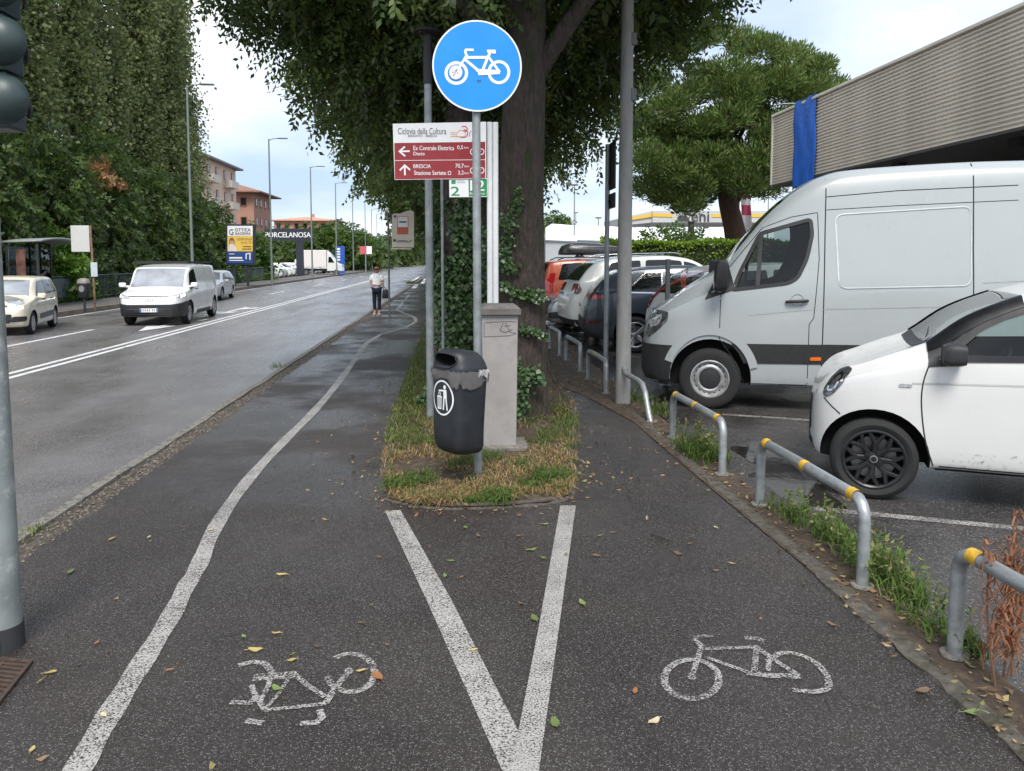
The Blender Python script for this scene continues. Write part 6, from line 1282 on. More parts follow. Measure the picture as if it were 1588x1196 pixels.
for k, (y, x, h_, lb, co_) in enumerate(sh):
    bush('shrub_tree', lb, x, y, [(0, 0, h_ * .55, 2.0, 2.4, h_ * .45), (.5, -.6, h_ * .35, 1.7, 2.2, h_ * .33), (.7, 1.0, h_ * .22, 1.3, 2.0, h_ * .2), (-.3, .8, h_ * .7, 1.5, 1.8, h_ * .25)], 1500, .24, co_, 'dark shrubs across the road', 'tree', .12, h_ * .7)
bush('young_tree', 'yellow-green tree top rising above the traffic light pole at the left', -19.0, 28.6, [(0, 0, 8.8, 1.5, 1.5, 1.9), (-.4, .3, 7.2, 1.5, 1.5, 1.6)], 800, .22, YEL, None, 'tree', .1, 7.5)
bush('dry_branch_tree', 'shrub with a withered tan branch among the dark trees', -17.7, 40.2, [(0, 0, 6.2, .7, .8, .22), (.5, .2, 5.75, .6, .7, .18)], 130, .24, [(.42, .24, .12), (.36, .22, .11)], None, 'tree', .06, 6.0)
bush('bright_shrub', 'bright green leafy shrub behind the fence left of the delivery van', -16.9, 34.0, [(0, 0, 1.7, .95, .9, 1.4), (.5, .2, 1.1, .8, .8, .9), (-.3, 0, 2.6, .5, .5, .7)], 650, .24, BRI, None, 'shrub', .05, 1.8, .25)
bush('bright_shrub', 'yellow-green shrub right beside the optician billboard', -17.2, 58.5, [(0, 0, 2.4, 1.0, 1.2, 2.2), (.2, .4, 1.4, 1.1, 1.1, 1.4)], 500, .3, [(.085, .16, .025), (.11, .19, .03)], None, 'shrub', .06, 2.6, .3)
bush('bright_shrub', 'green shrub between the billboard and the black shop sign', -17.6, 68.5, [(0, 0, 2.2, 1.6, 1.8, 2.0), (.6, .4, 1.2, 1.2, 1.5, 1.3)], 450, .38, [(.06, .12, .022), (.08, .14, .028)], None, 'shrub', .06, 2.6, .3)
# vegetation poking through and along the fence (nobody could count it)
n = 5200; yy = rng.uniform(20, 72, n); P = np.stack([-16.25 + .35 * rng.random(n), yy, .06 + .9 * rng.random(n) ** 1.6 * (.35 + .65 * (np.sin(yy * .9) * np.sin(yy * .37 + 1) > -.1))], 1)
stuff(tag(quads('fence_weeds', leaves(P, rng.normal(size=(n, 3)) + np.array([.3, 0, .4]), rng.normal(size=(n, 3)) + np.array([0, 0, .7]), rng.uniform(.10, .22, n), .5), m_leaf, tints(n, [(.07, .13, .025), (.05, .10, .02), (.10, .16, .035)])), 'green weeds growing through and along the railings across the road', 'weeds'))

# ---- stone pine, hedge and far greenery on the right
PX_, PY_ = A(1140, 340, 34).x, 34.0
pine = empty('pine_tree', (PX_, PY_, 0), 0, 'large round-crowned pine beyond the parked cars', 'tree')
trunk_mesh([(PX_ + .1, PY_, -.1), (PX_ + .15, PY_, 1.5), (PX_ + .05, PY_, 3.0), (PX_ - .35, PY_, 4.6), (PX_ - .6, PY_, 6.5), (PX_ - .5, PY_, 8.5)], [.56, .52, .48, .40, .28, .12], 'trunk', m_bark2, pine, 18, .05, 9, .1)
cl = [(985 + 0, 200), (1010, 140), (1030, 95), (1070, 70), (1110, 60), (1150, 65), (1190, 75), (1225, 90), (1260, 115), (1280, 140), (1000, 250), (1020, 290), (1040, 305), (1065, 315), (1090, 290), (1120, 275), (1150, 285), (1185, 290), (1200, 270), (1010, 215), (1050, 170), (1090, 120), (1140, 110), (1190, 130), (1230, 150), (1040, 240), (1085, 210), (1130, 180), (1180, 190), (1220, 200), (1160, 240), (1100, 255), (1060, 275), (1200, 240), (1015, 265), (1250, 170), (1255, 220), (1230, 260), (1020, 180), (1145, 140), (1075, 150)]
cl += [(float(1140 + 150 * math.cos(t) * r), float(185 + 115 * math.sin(t) * r)) for t, r in zip(rng.uniform(0, 6.28, 26), np.sqrt(rng.random(26)) * .9)]; cl = [q for q in cl if not (q[1] > 255 and q[0] > 1210)]
Vs, cs = [], []
for k, (x, y) in enumerate(cl):
    for dY in (-2.0, .3, 2.4):
        if (k + int(dY)) % 4 == 0 and dY > 1: continue
        c = A(x + rng.uniform(-14, 14), y + rng.uniform(-10, 10), PY_ + dY + rng.uniform(-.6, .6)); R0 = rng.uniform(.65, 1.1); nl = 850
        d = nrm(rng.normal(size=(nl, 3))); d[:, 2] = d[:, 2] * .8 + .2; P = np.array(c) + d * R0 * rng.uniform(.45, 1, (nl, 1)) * np.array([1, 1, .75]); D = d + np.array([0, 0, .75]) + rng.normal(size=(nl, 3)) * .35
        Vs.append(leaves(P, D, rng.normal(size=(nl, 3)), rng.uniform(.15, .27, nl), .26, .02)); cs.append(tints(nl, [(.105, .165, .042), (.085, .138, .036), (.13, .195, .048), (.105, .115, .040)], .2) * (1 + .2 * rng.uniform(-1, 1)))
quads('crown', np.concatenate(Vs), m_needle, np.concatenate(cs), pine)
limbs(pine, [((PX_ - .3, PY_, 4.4), tuple(A(1050, 260, 34)), .16), ((PX_ - .2, PY_, 4.0), tuple(A(1210, 240, 34)), .16), ((PX_ - .5, PY_, 5.4), tuple(A(1040, 150, 34)), .14), ((PX_ - .5, PY_, 6.0), tuple(A(1210, 120, 34)), .14), ((PX_ - .5, PY_, 4.9), tuple(A(1130, 180, 31.5)), .13)], m_bark2, 8)
YH = 27.6; hx0, hx1 = A(935, 390, YH).x, A(1330, 390, YH).x; hz = A(1100, 374, YH).z
hedge = empty('hedge', ((hx0 + hx1) / 2, YH, 0), 0, 'clipped bright green hedge behind the parked cars', 'hedge')
mb = MB(); mb.box(((hx0 + hx1) / 2, YH + .45, hz * .48), (hx1 - hx0 - .3, .7, hz * .92)); mb.build('dark_core', M('hedge_inner_shade', (.015, .022, .008), .95), hedge)  # plain dark box inside the leaves; inner shade put into its colour
n = 15000; P = np.stack([rng.uniform(hx0, hx1, n), YH + .95 * rng.random(n) ** 1.6, rng.uniform(.05, hz, n)], 1); tp = rng.random(n) < .3; P[tp, 2] = hz - .14 * rng.random(tp.sum()) + .10 * np.sin(P[tp, 0] * 2.1) * np.sin(P[tp, 0] * .9)
quads('foliage', leaves(P, rng.normal(size=(n, 3)) * .7 + np.array([0, -.5, .5]), rng.normal(size=(n, 3)) * .6 + np.array([0, -.4, .8]), rng.uniform(.09, .17, n), .55), m_leaf, tints(n, [(.22, .33, .045), (.17, .28, .04), (.27, .36, .06), (.11, .19, .03)], .25), hedge)
bush('straggly_shrub', 'loose straggly shrub rising above the clipped hedge', A(1040, 370, 29).x, 29.2, [(0, 0, 2.4, 1.1, .6, .65), (.9, 0, 2.3, .7, .5, .5)], 220, .16, [(.10, .16, .04), (.08, .13, .03)], None, 'shrub', .04, 2.4, -.2)
def roundtree(label, px, py, Y, r, rz, n, s_, cols, group=None):
    p = A(px, py, Y); return bush('round_tree', label, p.x, Y, [(0, 0, p.z, r, r, rz), (-.4 * r, -.3 * r, p.z - .3 * rz, .8 * r, .8 * r, .8 * rz), (.4 * r, -.2 * r, p.z - .2 * rz, .75 * r, .8 * r, .85 * rz)], n, s_, cols, group, 'tree', .18, max(1.5, p.z))
FAR = [(.075, .125, .028), (.09, .145, .035), (.06, .10, .025)]
roundtree('small round green tree between the big trunk and the white sheds', 861, 352, 110, 2.2, 2.2, 500, .4, FAR)
for k, (px, py, Y, r, rz, lb) in enumerate(((455, 384, 132, 4.2, 3.0, 'bright green tree below the flat-roofed brick building'), (490, 385, 126, 4.6, 3.6, 'round green tree right behind the black shop sign'), (525, 380, 128, 5.0, 3.6, 'largest round green tree beyond the car lot'), (552, 388, 140, 4.2, 3.0, 'round green tree above the blue pylon'), (577, 392, 160, 4.0, 2.6, 'low green tree beyond the red and white sign'))):
    roundtree(lb, px, py, Y, r, rz, 900, .62, FAR, 'round trees beyond the car lot')
for k, (px, py, Y, r, rz) in enumerate(((600, 392, 200, 5, 3.5), (618, 384, 230, 6, 6), (636, 388, 260, 7, 6), (655, 386, 300, 9, 8))):
    roundtree('distant dark green tree where the road ends, %s from the left' % ['first', 'second', 'third', 'fourth'][k], px, py, Y, r, rz, 420, 1.0, GREEN, 'distant trees at the end of the road')
# ================================================================== BUILDINGS, LAMPS AND THE FAR SIDE OF THE ROAD
# ---- showroom canopy with corrugated cladding on the right
FX = A(1200, 230, 26.5).x; Yf, Yn = 26.5, 8.0; fz0, fz1 = A(1200, 287, 26.5).z, A(1200, 182, 26.5).z
sh_ = empty('showroom', (FX, Yf, 0), 0, 'showroom with grey corrugated canopy fascia rising at the right', 'building')
m_clad = M('cladding_grey', (.74, .675, .59), .55, metal=.0, var=.14, vs=.8, stretch=(1, 1, .25)); m_soff = M('soffit_dark', (.075, .068, .064), .8, var=.15, vs=2)
mb = MB(); mb.box((FX + 3.2, (Yf + Yn) / 2, (fz0 + fz1) / 2), (6.2, Yf - Yn - .2, fz1 - fz0 - .12)); mb.build('canopy_core', m_soff, sh_)
NS = 24; dz = (fz1 - fz0) / NS; pr = [(0, 0), (-.045, .10), (-.045, .45), (0, .55), (0, 1.0)]
mb = MB(); ys_ = (Yn, Yf)
mb.add([(FX + a, y, b * dz) for y in ys_ for a, b in pr], [(k, k + 1, 6 + k, 5 + k) for k in range(4)]); slat = mb.mesh('cladding_rib')
mb = MB(); mb.add([(x, Yf - a * 0 + (-a), b * dz) for x in (FX, FX + 6.3) for a, b in pr], [(k, k + 1, 6 + k, 5 + k) for k in range(4)]); slat2 = mb.mesh('cladding_rib')
for i in range(NS):
    for me_ in (slat, slat2):
        o = link('cladding_rib', me_, m_clad, sh_, world=False); o.matrix_parent_inverse = wmat(sh_).inverted(); o.location = (0, 0, fz0 + i * dz)
mb = MB(); mb.box((FX + 3.1, (Yf + Yn) / 2, fz1 + .04), (6.4, Yf - Yn + .12, .08)); mb.build('top_flashing', m_clad, sh_, bevel=.01)
mb = MB(); mb.box((FX - .03, Yf + .03, (fz0 + fz1) / 2), (.09, .09, fz1 - fz0)); mb.build('corner_trim', m_clad, sh_)
mb = MB(); mb.box((FX + 3.1, (Yf + Yn) / 2, fz0 - .03), (6.3, Yf - Yn, .06)); mb.build('soffit', m_soff, sh_)
mb = MB(); mb.box((FX + 5.6, (Yf + Yn) / 2 - 1, fz0 / 2), (.2, Yf - Yn - 2.0, fz0 - .1)); mb.build('shop_front', m_glassd, sh_)
for k in range(6): mb = MB(); mb.box((FX + 5.46, Yn + .5 + k * 3.1, fz0 / 2), (.1, .12, fz0 - .1)); mb.build('shop_mullion', m_soff, sh_)
for y in (13.0, 24.5): mb = MB(); mb.box((FX + 1.2, y, fz0 / 2), (.3, .3, fz0 - .1)); mb.build('column', m_soff, sh_)
for y in (15.5, 19.8): mb = MB(); mb.box((FX + .6, y, fz0 - .16), (.2, .35, .2)); mb.build('soffit_lamp', m_black, sh_)
tp_ = empty('blue_tarpaulin', (FX - .06, 24.0, fz0), 0, 'blue tarpaulin hung over the corrugated canopy fascia', 'tarpaulin')
y0 = FX / ((1234 - 702) / 1200.0) ; ya, yb = A(1236, 220, 25).y, 0
def yat(px):                       # distance at which the fascia plane shows at that column
    lo_, hi_ = 5.0, 40.0
    for _ in range(40):
        m_ = (lo_ + hi_) / 2
        if A(px, 230, m_).x < FX: lo_ = m_
        else: hi_ = m_
    return m_
ya, yb = yat(1235), yat(1268); mb = MB(); nu, nv = 14, 26; rows = []
for j in range(nv + 1):
    f = j / nv; rows.append([(FX - .10 - .02 * math.sin(i * .5 + j * .3) * math.sin(j * .21 + i * .4) - .010 * math.sin(.9 * i - j * .25), ya + (yb - ya) * i / nu + .04 * math.sin(j * .3), fz1 + .10 - (fz1 - fz0 + .45) * f + .05 * math.sin(i * .7)) for i in range(nu + 1)])
rows.insert(0, [(FX + .8, p[1], fz1 + .10) for p in rows[0]])
mb.loft(rows, cap=False, closed=False); to = mb.build('sheet', M('tarp_blue', (.02, .14, .62), .35, var=.15, vs=3, bump=.3, bs=12, bd=.05), tp_, smooth=80); sd_ = to.modifiers.new('s', 'SOLIDIFY'); sd_.thickness = .012
mb = MB(); mb.tube([(FX - .10, ya - .1, fz1 + .12), (FX - .10, yb + .1, fz1 + .14)], .012, 6); mb.build('edge_rope', m_black, tp_)
mb = MB(); p0, p1 = A(1212, 161, 27.2), A(1260, 160, 27.2); al = empty('roof_antenna', p0, 0, 'thin aerial rod above the blue tarpaulin', 'antenna'); mb.tube([p0, p1], .02, 6); mb.tube([p1, (p1.x, p1.y, fz1 - .1)], .02, 6); mb.build('rod', m_galv, al)

# ---- filling station canopy
o = empty('filling_station', (A(1090, 340, 80).x, 80, 0), 0, 'filling station canopy with yellow stripe beyond the hedge', 'building')
Ye = 80; m_eni = M('station_grey', (.48, .48, .47), .6, var=.05); m_eniy = M('station_yellow', (.72, .45, .05), .5)
pxpoly('fascia', [(1012, 327), (1330, 327), (1330, 345), (1012, 345)], Ye, m_eni, o, thick=12.0)
pxpoly('side_fascia', [(960, 339), (1012, 327), (1012, 345), (960, 350)], Ye + .3, m_eni, o, thick=8.0)
pxpoly('yellow_stripe', [(1012, 330.5), (1043, 332), (1043, 337), (1012, 336)], Ye, m_eniy, o, .06); pxpoly('yellow_stripe', [(1104, 332), (1330, 332), (1330, 337), (1104, 337)], Ye, m_eniy, o, .06); pxpoly('yellow_stripe', [(962, 340), (1011, 331), (1011, 336.5), (962, 344)], Ye + .2, m_eniy, o, .06)
text('lettering', 'eni', pxrect(1072, 328, 1099, 344, Ye, .10), M('eni_ink', (.05, .05, .05), .5), o, .02)
pxpoly('emblem_block', [(1050, 336.5), (1064, 334), (1070, 343), (1051, 343)], Ye, MATS['eni_ink'], o, .08)
for px in (1005, 1095, 1190, 1290): p = A(px, 345, Ye + 5); mb = MB(); mb.box((p.x, Ye + 5, p.z / 2), (.5, .5, p.z)); mb.build('column', m_eni, o)
# ---- white sheds
m_shed = M('shed_white', (.78, .78, .77), .6, var=.04, vs=1); m_shedg = M('shed_grey', (.42, .44, .46), .6, var=.08, vs=1)
for k, (x0, x1, yt, yb_, pk, lb) in enumerate(((846, 895, 347, 372, .2, 'leftmost white shed roof seen right of the big trunk'), (893, 960, 349, 372, .15, 'white shed behind the thin sign post'), (962, 1062, 352, 373, .5, 'white shed below the filling station canopy'), (1068, 1200, 352, 372, .4, 'white shed beside the pine trunk'))):
    Yw = 58 + k * 1.5; o = empty('white_shed', (A((x0 + x1) / 2, 400, Yw).x, Yw, 0), 0, lb, 'shed', 'white sheds behind the hedge')
    P = [A(x0, yb_, Yw), A(x1, yb_ + 2, Yw), A(x1, yt + 3, Yw + 6), A(x0 + (x1 - x0) * pk, yt, Yw + 6), A(x0, yt + 6, Yw + 6)]
    mb = MB(); mb.prism([(i, 0) for i in range(5)], lambda i, _: P[i], lambda i, _: P[i] + Vector((0, .25, -.12))); mb.build('roof', m_shed, o)
    a, b = A(x0, yb_, Yw + .2), A(x1, yb_ + 2, Yw + .2); mb = MB(); mb.add([(a.x, a.y, -.05), (b.x, b.y, -.05), (b.x, b.y, b.z - .03), (a.x, a.y, a.z - .03), (a.x, a.y + 6, -.05), (b.x, b.y + 6, -.05), (b.x, b.y + 6, b.z + .7), (a.x, a.y + 6, a.z + .7)], [(0, 1, 2, 3), (4, 5, 6, 7), (0, 4, 7, 3), (1, 5, 6, 2)]); mb.build('wall', m_shedg, o)
o = empty('round_pillar', (A(1072, 360, 45).x, 45, 0), 0, 'dark round post standing in front of the white shed', 'pillar'); p = A(1072, 345, 45); mb = MB(); mb.cyl((p.x, 45, -.05), (p.x, 45, p.z), .19, .18, 14); mb.build('shaft', m_bark, o, smooth=50); mb = MB(); mb.cyl((p.x, 45, p.z), (p.x, 45, p.z + .06), .22, .22, 14); mb.build('cap', m_soff, o)
# pink and white banner flag
o = empty('banner_flag', (A(1150, 330, 40).x, 40, 0), 0, 'pink and white banner flag beside the pine trunk', 'flag')
pz = A(1147, 291, 40); mb = MB(); mb.tube([(pz.x, 40, -.05), (pz.x, 40, pz.z)], .03, 8); mb.tube([(pz.x, 40, pz.z - .02), (A(1168, 291, 40).x, 40, pz.z - .02)], .02, 6); mb.build('pole', m_galv, o)
m_pink = M('flag_pink', (.55, .06, .13), .7); m_fw = M('flag_white', (.75, .70, .70), .7)
for k, (ya_, yb2, m_) in enumerate(((292, 308, m_pink), (308, 318, m_fw), (318, 334, m_pink), (334, 362, m_fw))):
    pts = []; mb = MB(); n_ = 6; fr = [[A(1149 + i * 3.2, yy, 40) + Vector((0, .12 * math.sin(i * 1.1 + yy * .05), 0)) for i in range(n_)] for yy in (ya_, (ya_ + yb2) / 2, yb2)]; mb.loft(fr, cap=False, closed=False); mb.build('cloth', m_, o, smooth=80)
# thin lamps in the distance, right
for k, (px, yt, Y, lb) in enumerate(((891, 287, 60, 'tall thin lamp right of the big trunk'), (893, 330, 95, 'shorter thin lamp close to the tall thin one'), (928, 338, 70, 'thin lamp just left of the sign post'), (1192, 300, 60, 'thin lamp at the end of the corrugated canopy'))):
    p = A(px, yt, Y); o = empty('distant_lamp', (p.x, Y, 0), 0, lb, 'street lamp', 'thin lamps beyond the parking lot'); mb = MB(); mb.tube([(p.x, Y, -.05), (p.x, Y, p.z)], [.07, .04], 8); mb.build('pole', m_galv, o); mb = MB(); mb.box((p.x, Y, p.z), (.55, .2, .10)); mb.build('lamp_head', m_black, o, bevel=.02)

# ---- street lamps along the left pavement
lx = [('with its top in front of the poplars', 40.6), ('second along the left pavement, in front of the brick-roofed house', 58.0), ('third along the left pavement, by the shop sign', 75), ('fourth along the left pavement, by the blue pylon', 90.7), ('fifth along the left pavement', 106), ('sixth along the left pavement', 121), ('seventh along the left pavement', 137), ('eighth along the left pavement', 153), ('farthest along the left pavement', 172)]
for k, (lb, Y) in enumerate(lx):
    X = A([298, 421, 484, 522, 548, 567, 577, 585, 593][k], 402, Y).x; zt = 10.5
    if k == 0: o = empty('street_lamp', (X, Y, 0), 0, 'tall street lamp ' + lb, 'street lamp', 'street lamps along the left pavement'); L0 = o
    if k == 0:
        mb = MB(); mb.tube([(X, Y, 0), (X, Y, 4), (X + .02, Y, zt)], [.085, .07, .05], 12); mb.build('pole', M('lamp_green_grey', (.20, .235, .22), .55, metal=.3, var=.12), o, smooth=50)
        mb = MB(); mb.tube([(X + .02, Y, zt - .1), (X + .3, Y, zt + .02), (X + .8, Y, zt + .06)], .03, 8); mb.build('arm', MATS['lamp_green_grey'], o, smooth=50)
        mb = MB(); mb.box((X + 1.0, Y, zt + .06), (.70, .26, .07)); mb.build('lamp_head', MATS['lamp_green_grey'], o, bevel=.02)
    else:
        o = copy_tree(L0); o.location = (X, Y, 0); tag(o, 'tall street lamp ' + lb, 'street lamp', 'street lamps along the left pavement')

# ---- railings behind the far pavement
m_fence = M('fence_grey_green', (.12, .15, .155), .55, metal=.2, var=.2, vs=3)
fn = empty('railing', (-16.0, 20, .06), 0, 'grey-green railing with bars and solid panels behind the far pavement', 'railing')
y = 14.0; k = 0
while y < 70:
    w_ = 2.2; solid = (k % 4 in (0, 3)); x = -16.0
    mb = MB(); mb.box((x, y, .62), (.07, .07, 1.14)); mb.build('post', m_fence, fn)
    for zz in (1.14, .20): mb = MB(); mb.box((x, y + w_ / 2, zz), (.05, w_ - .075, .05)); mb.build('rail', m_fence, fn)
    if solid and y < 36: mb = MB(); mb.box((x, y + w_ / 2, .66), (.02, w_ - .12, .80)); mb.build('solid_panel', m_fence, fn)
    else:
        mb = MB()
        for q in range(14): mb.box((x, y + .16 + q * .145, .67), (.02, .02, .88))
        stuff(mb.build('bars', m_fence, fn))
    y += w_; k += 1
# ---- bus shelter
Ysb = 30.6; xs_ = -15.3; bs = empty('bus_shelter', (xs_, Ysb, .06), 0, 'glass bus shelter with curved grey roof behind the city car', 'bus shelter')
m_alu = M('shelter_metal', (.05, .055, .055), .5, metal=.3); m_rf = M('shelter_roof', (.26, .28, .27), .5, var=.15)
mb = MB(); rows = [[(xs_ - .75 + u * 1.35, Ysb - 1.6 + v_ * 3.2, 2.45 + .16 * math.sin(math.pi * v_ * .9 + .2) + .05 * u) for u in np.linspace(0, 1, 5)] for v_ in np.linspace(0, 1, 12)]; mb.loft(rows, cap=False, closed=False); ro = mb.build('roof', m_rf, bs, smooth=70); sd_ = ro.modifiers.new('s', 'SOLIDIFY'); sd_.thickness = .07
for dx_, dy_ in ((-.6, -1.5), (-.6, 0), (-.6, 1.5), (.45, -1.5)): mb = MB(); mb.box((xs_ + dx_, Ysb + dy_, 1.27), (.07, .07, 2.42)); mb.build('post', m_alu, bs)
mgl = glassmat('shelter_glass', (.62, .68, .66), 1.6)
for a, b in ((-1.46, -.04), (.04, 1.46)): mb = MB(); mb.box((xs_ - .6, Ysb + (a + b) / 2, 1.35), (.015, b - a, 1.9)); mb.build('glass_pane', mgl, bs)
mb = MB(); mb.box((xs_ - .08, Ysb - 1.5, 1.35), (.94, .015, 1.9)); mb.build('glass_pane', mgl, bs)
mb = MB(); mb.box((xs_ - .12, Ysb - 1.53, 1.35), (.32, .02, 1.7)); mb.build('poster', M('poster_red', (.14, .07, .055), .5, var=.6, vs=4), bs)
mb = MB(); mb.box((xs_ - .38, Ysb, .50), (.36, 2.6, .05)); mb.build('bench', m_alu, bs)
# ---- stop board, its pole with timetable, fence bin
p0, p1 = A(111, 391, 28), A(138, 350, 28); o = empty('stop_board', (A(141, 460, 28).x, 28, .06), 0, 'plain pale stop board on a pole beside the bus shelter', 'stop sign')
mb = MB(); mb.box(((p0.x + p1.x) / 2, 28, (p0.z + p1.z) / 2), (p1.x - p0.x, .04, p1.z - p0.z)); mb.build('board', M('board_pale', (.55, .55, .53), .5, var=.05), o, bevel=.02)
xa = A(140, 350, 28); xb = A(147, 462, 28); mb = MB(); mb.tube([(xb.x, 28, .06), (xa.x, 28, xa.z)], .035, 8); mb.build('pole', M('pole_rusty', (.24, .14, .09), .7, var=.4, vs=3), o)
q0, q1 = A(142, 429, 27.95), A(151, 407, 27.95); mb = MB(); mb.box(((q0.x + q1.x) / 2, 27.93, (q0.z + q1.z) / 2), (q1.x - q0.x, .03, q1.z - q0.z)); mb.build('timetable', M('timetable', (.50, .56, .60), .4), o)
q = A(130, 447, 27.3); o = empty('fence_bin', (q.x, 27.3, q.z - .33), 0, 'small black litter bin mounted in front of the railing', 'litter bin')
mb = MB(); mb.loft([[(q.x + a * s_, 27.3 + b * s_, q.z + z_) for a, b in sup(.19, .17, 20, 3)] for z_, s_ in ((-.33, .6), (-.28, .85), (0, 1), (.16, 1))]); mb.build('bin_body', m_bin, o, smooth=50)
mb = MB(); mb.loft([[(q.x + a * s_, 27.3 + b * s_, q.z + z_) for a, b in sup(.19, .17, 20, 3)] for z_, s_ in ((.165, 1.05), (.24, .98), (.31, .75), (.34, .35))]); mb.build('bin_lid', M('bin_lid', (.20, .18, .16), .5), o, smooth=50)
mb = MB(); mb.add([(q.x + .09 * math.cos(t), 27.3 - .175, q.z - .02 + .11 * math.sin(t)) for t in np.linspace(0, 6.28, 16)[:-1]], [tuple(range(15))]); mb.build('emblem', M('emblem_grey', (.22, .22, .22), .5), o, fix=False)
mb = MB(); mb.box((q.x, 27.3, .4), (.06, .06, .7)); mb.build('bin_post', m_black, o)

# ---- advertising board
Yo = 52; o = empty('billboard', (A(372, 430, Yo).x, Yo, 0), 0, 'upright white, yellow and blue optician billboard beside the pavement', 'billboard')
m_bk = M('billboard_frame', (.02, .025, .035), .5)
pxpoly('frame', [(350, 348), (395, 348), (395, 411), (350, 411)], Yo, m_bk, o, thick=.3); pxpoly('white_field', [(353, 350.5), (392, 350.5), (392, 366), (353, 366)], Yo, m_wsign, o, .03)
pxpoly('yellow_field', [(353, 366.3), (392, 366.3), (392, 390), (353, 390)], Yo, M('poster_yellow', (.72, .50, .10), .5), o, .03); pxpoly('blue_field', [(353, 390.3), (392, 390.3), (392, 408.5), (353, 408.5)], Yo, M('poster_blue', (.02, .06, .22), .5), o, .03)
text('lettering', 'OTTICA', pxrect(364.5, 354, 389, 358.8, Yo, .06), m_inkg, o, .01); text('lettering', 'GAZZERA', pxrect(364.5, 360.2, 389, 363.8, Yo, .06), m_inkg, o, .01); text('lettering', 'G', pxrect(355.5, 355.5, 362.5, 364, Yo, .06), M('logo_teal', (.05, .12, .16), .5), o)
text('lettering', 'COMPETENZA', pxrect(367, 369, 391, 372.5, Yo, .06), M('print_brown', (.30, .16, .03), .5), o); text('lettering', 'QUALITA', pxrect(374, 374.5, 391, 378, Yo, .06), MATS['print_brown'], o)
pst('print_lines', [([(377, 382), (390, 382)], 1.2, False), ([(376, 386), (390, 386)], 1.2, False)], Yo, MATS['print_brown'], o, .06); pst('print_lines', [([(356, 394), (364, 394)], 1, False), ([(356, 400), (376, 400)], 2.4, False), ([(356, 404), (378, 404)], 1.4, False), ([(382, 402), (382, 394), (388, 393), (388, 403)], 1.6, False)], Yo, m_wsign, o, .06)
pxpoly('printed_figure', [(354, 390), (354, 384), (357, 380), (358, 376), (362, 376), (363, 380), (367, 384), (368, 390)], Yo, M('figure_pale', (.70, .62, .56), .6), o, .05); pxpoly('printed_figure', ell(360, 374, 3.2, 3.8, n=14), Yo, M('figure_skin', (.55, .33, .24), .6), o, .07); pxpoly('printed_figure', [(356, 380), (356, 372), (358, 369), (362, 369), (364, 372), (364, 380), (362.5, 373), (357.5, 373)], Yo, M('figure_hair', (.25, .09, .04), .6), o, .08)
for px in (362, 383): p = A(px, 411, Yo); mb = MB(); mb.box((p.x, Yo + .15, p.z / 2), (.14, .14, p.z)); mb.build('leg', m_bk, o)
# ---- shop sign
Yq = 86; o = empty('shop_sign', (A(464, 410, Yq).x, Yq, 0), 0, 'black T-shaped shop sign with white capitals across the road', 'shop sign')
pxpoly('panel', [(410, 354.5), (484, 355), (484, 375), (410, 372)], Yq, m_bk, o, thick=.5); text('lettering', 'PORCELANOSA', pxrect(411.5, 360.3, 482, 368.3, Yq, .06), m_wsign, o, .004)
p = A(464, 373, Yq); mb = MB(); mb.box((p.x, Yq + .25, p.z / 2), (.75, .45, p.z)); mb.build('mast', m_bk, o)
# ---- blue pylon, red and white sign
o = empty('blue_pylon', (A(527, 410, 100).x, 100, 0), 0, 'blue and white upright pylon sign in the car lot', 'pylon sign')
pb = A(527, 382, 100); mb = MB(); mb.box((pb.x, 100, pb.z / 2), (1.15, .35, pb.z)); mb.build('body', M('pylon_blue', (.02, .09, .42), .4), o); mb = MB()
for k in range(5): mb.box((pb.x - .15, 99.8, pb.z - .35 - k * .34), (.40, .04, .20))
mb.build('white_letters', m_wsign, o)
o = empty('roadside_sign', (A(568, 410, 105).x, 105, 0), 0, 'red and white double panel sign by the distant lamps', 'sign')
pxpoly('red_panel', [(558, 382), (568, 382), (568, 394), (558, 394)], 105, M('sign_pinkred', (.55, .10, .12), .5), o, thick=.1); pxpoly('white_panel', [(568.3, 382), (576.5, 382), (576.5, 394), (568.3, 394)], 105, m_wsign, o, thick=.1); p = A(567, 394, 105); mb = MB(); mb.tube([(p.x, 105.05, 0), (p.x, 105.05, p.z)], .08, 8); mb.build('pole', m_galv, o)

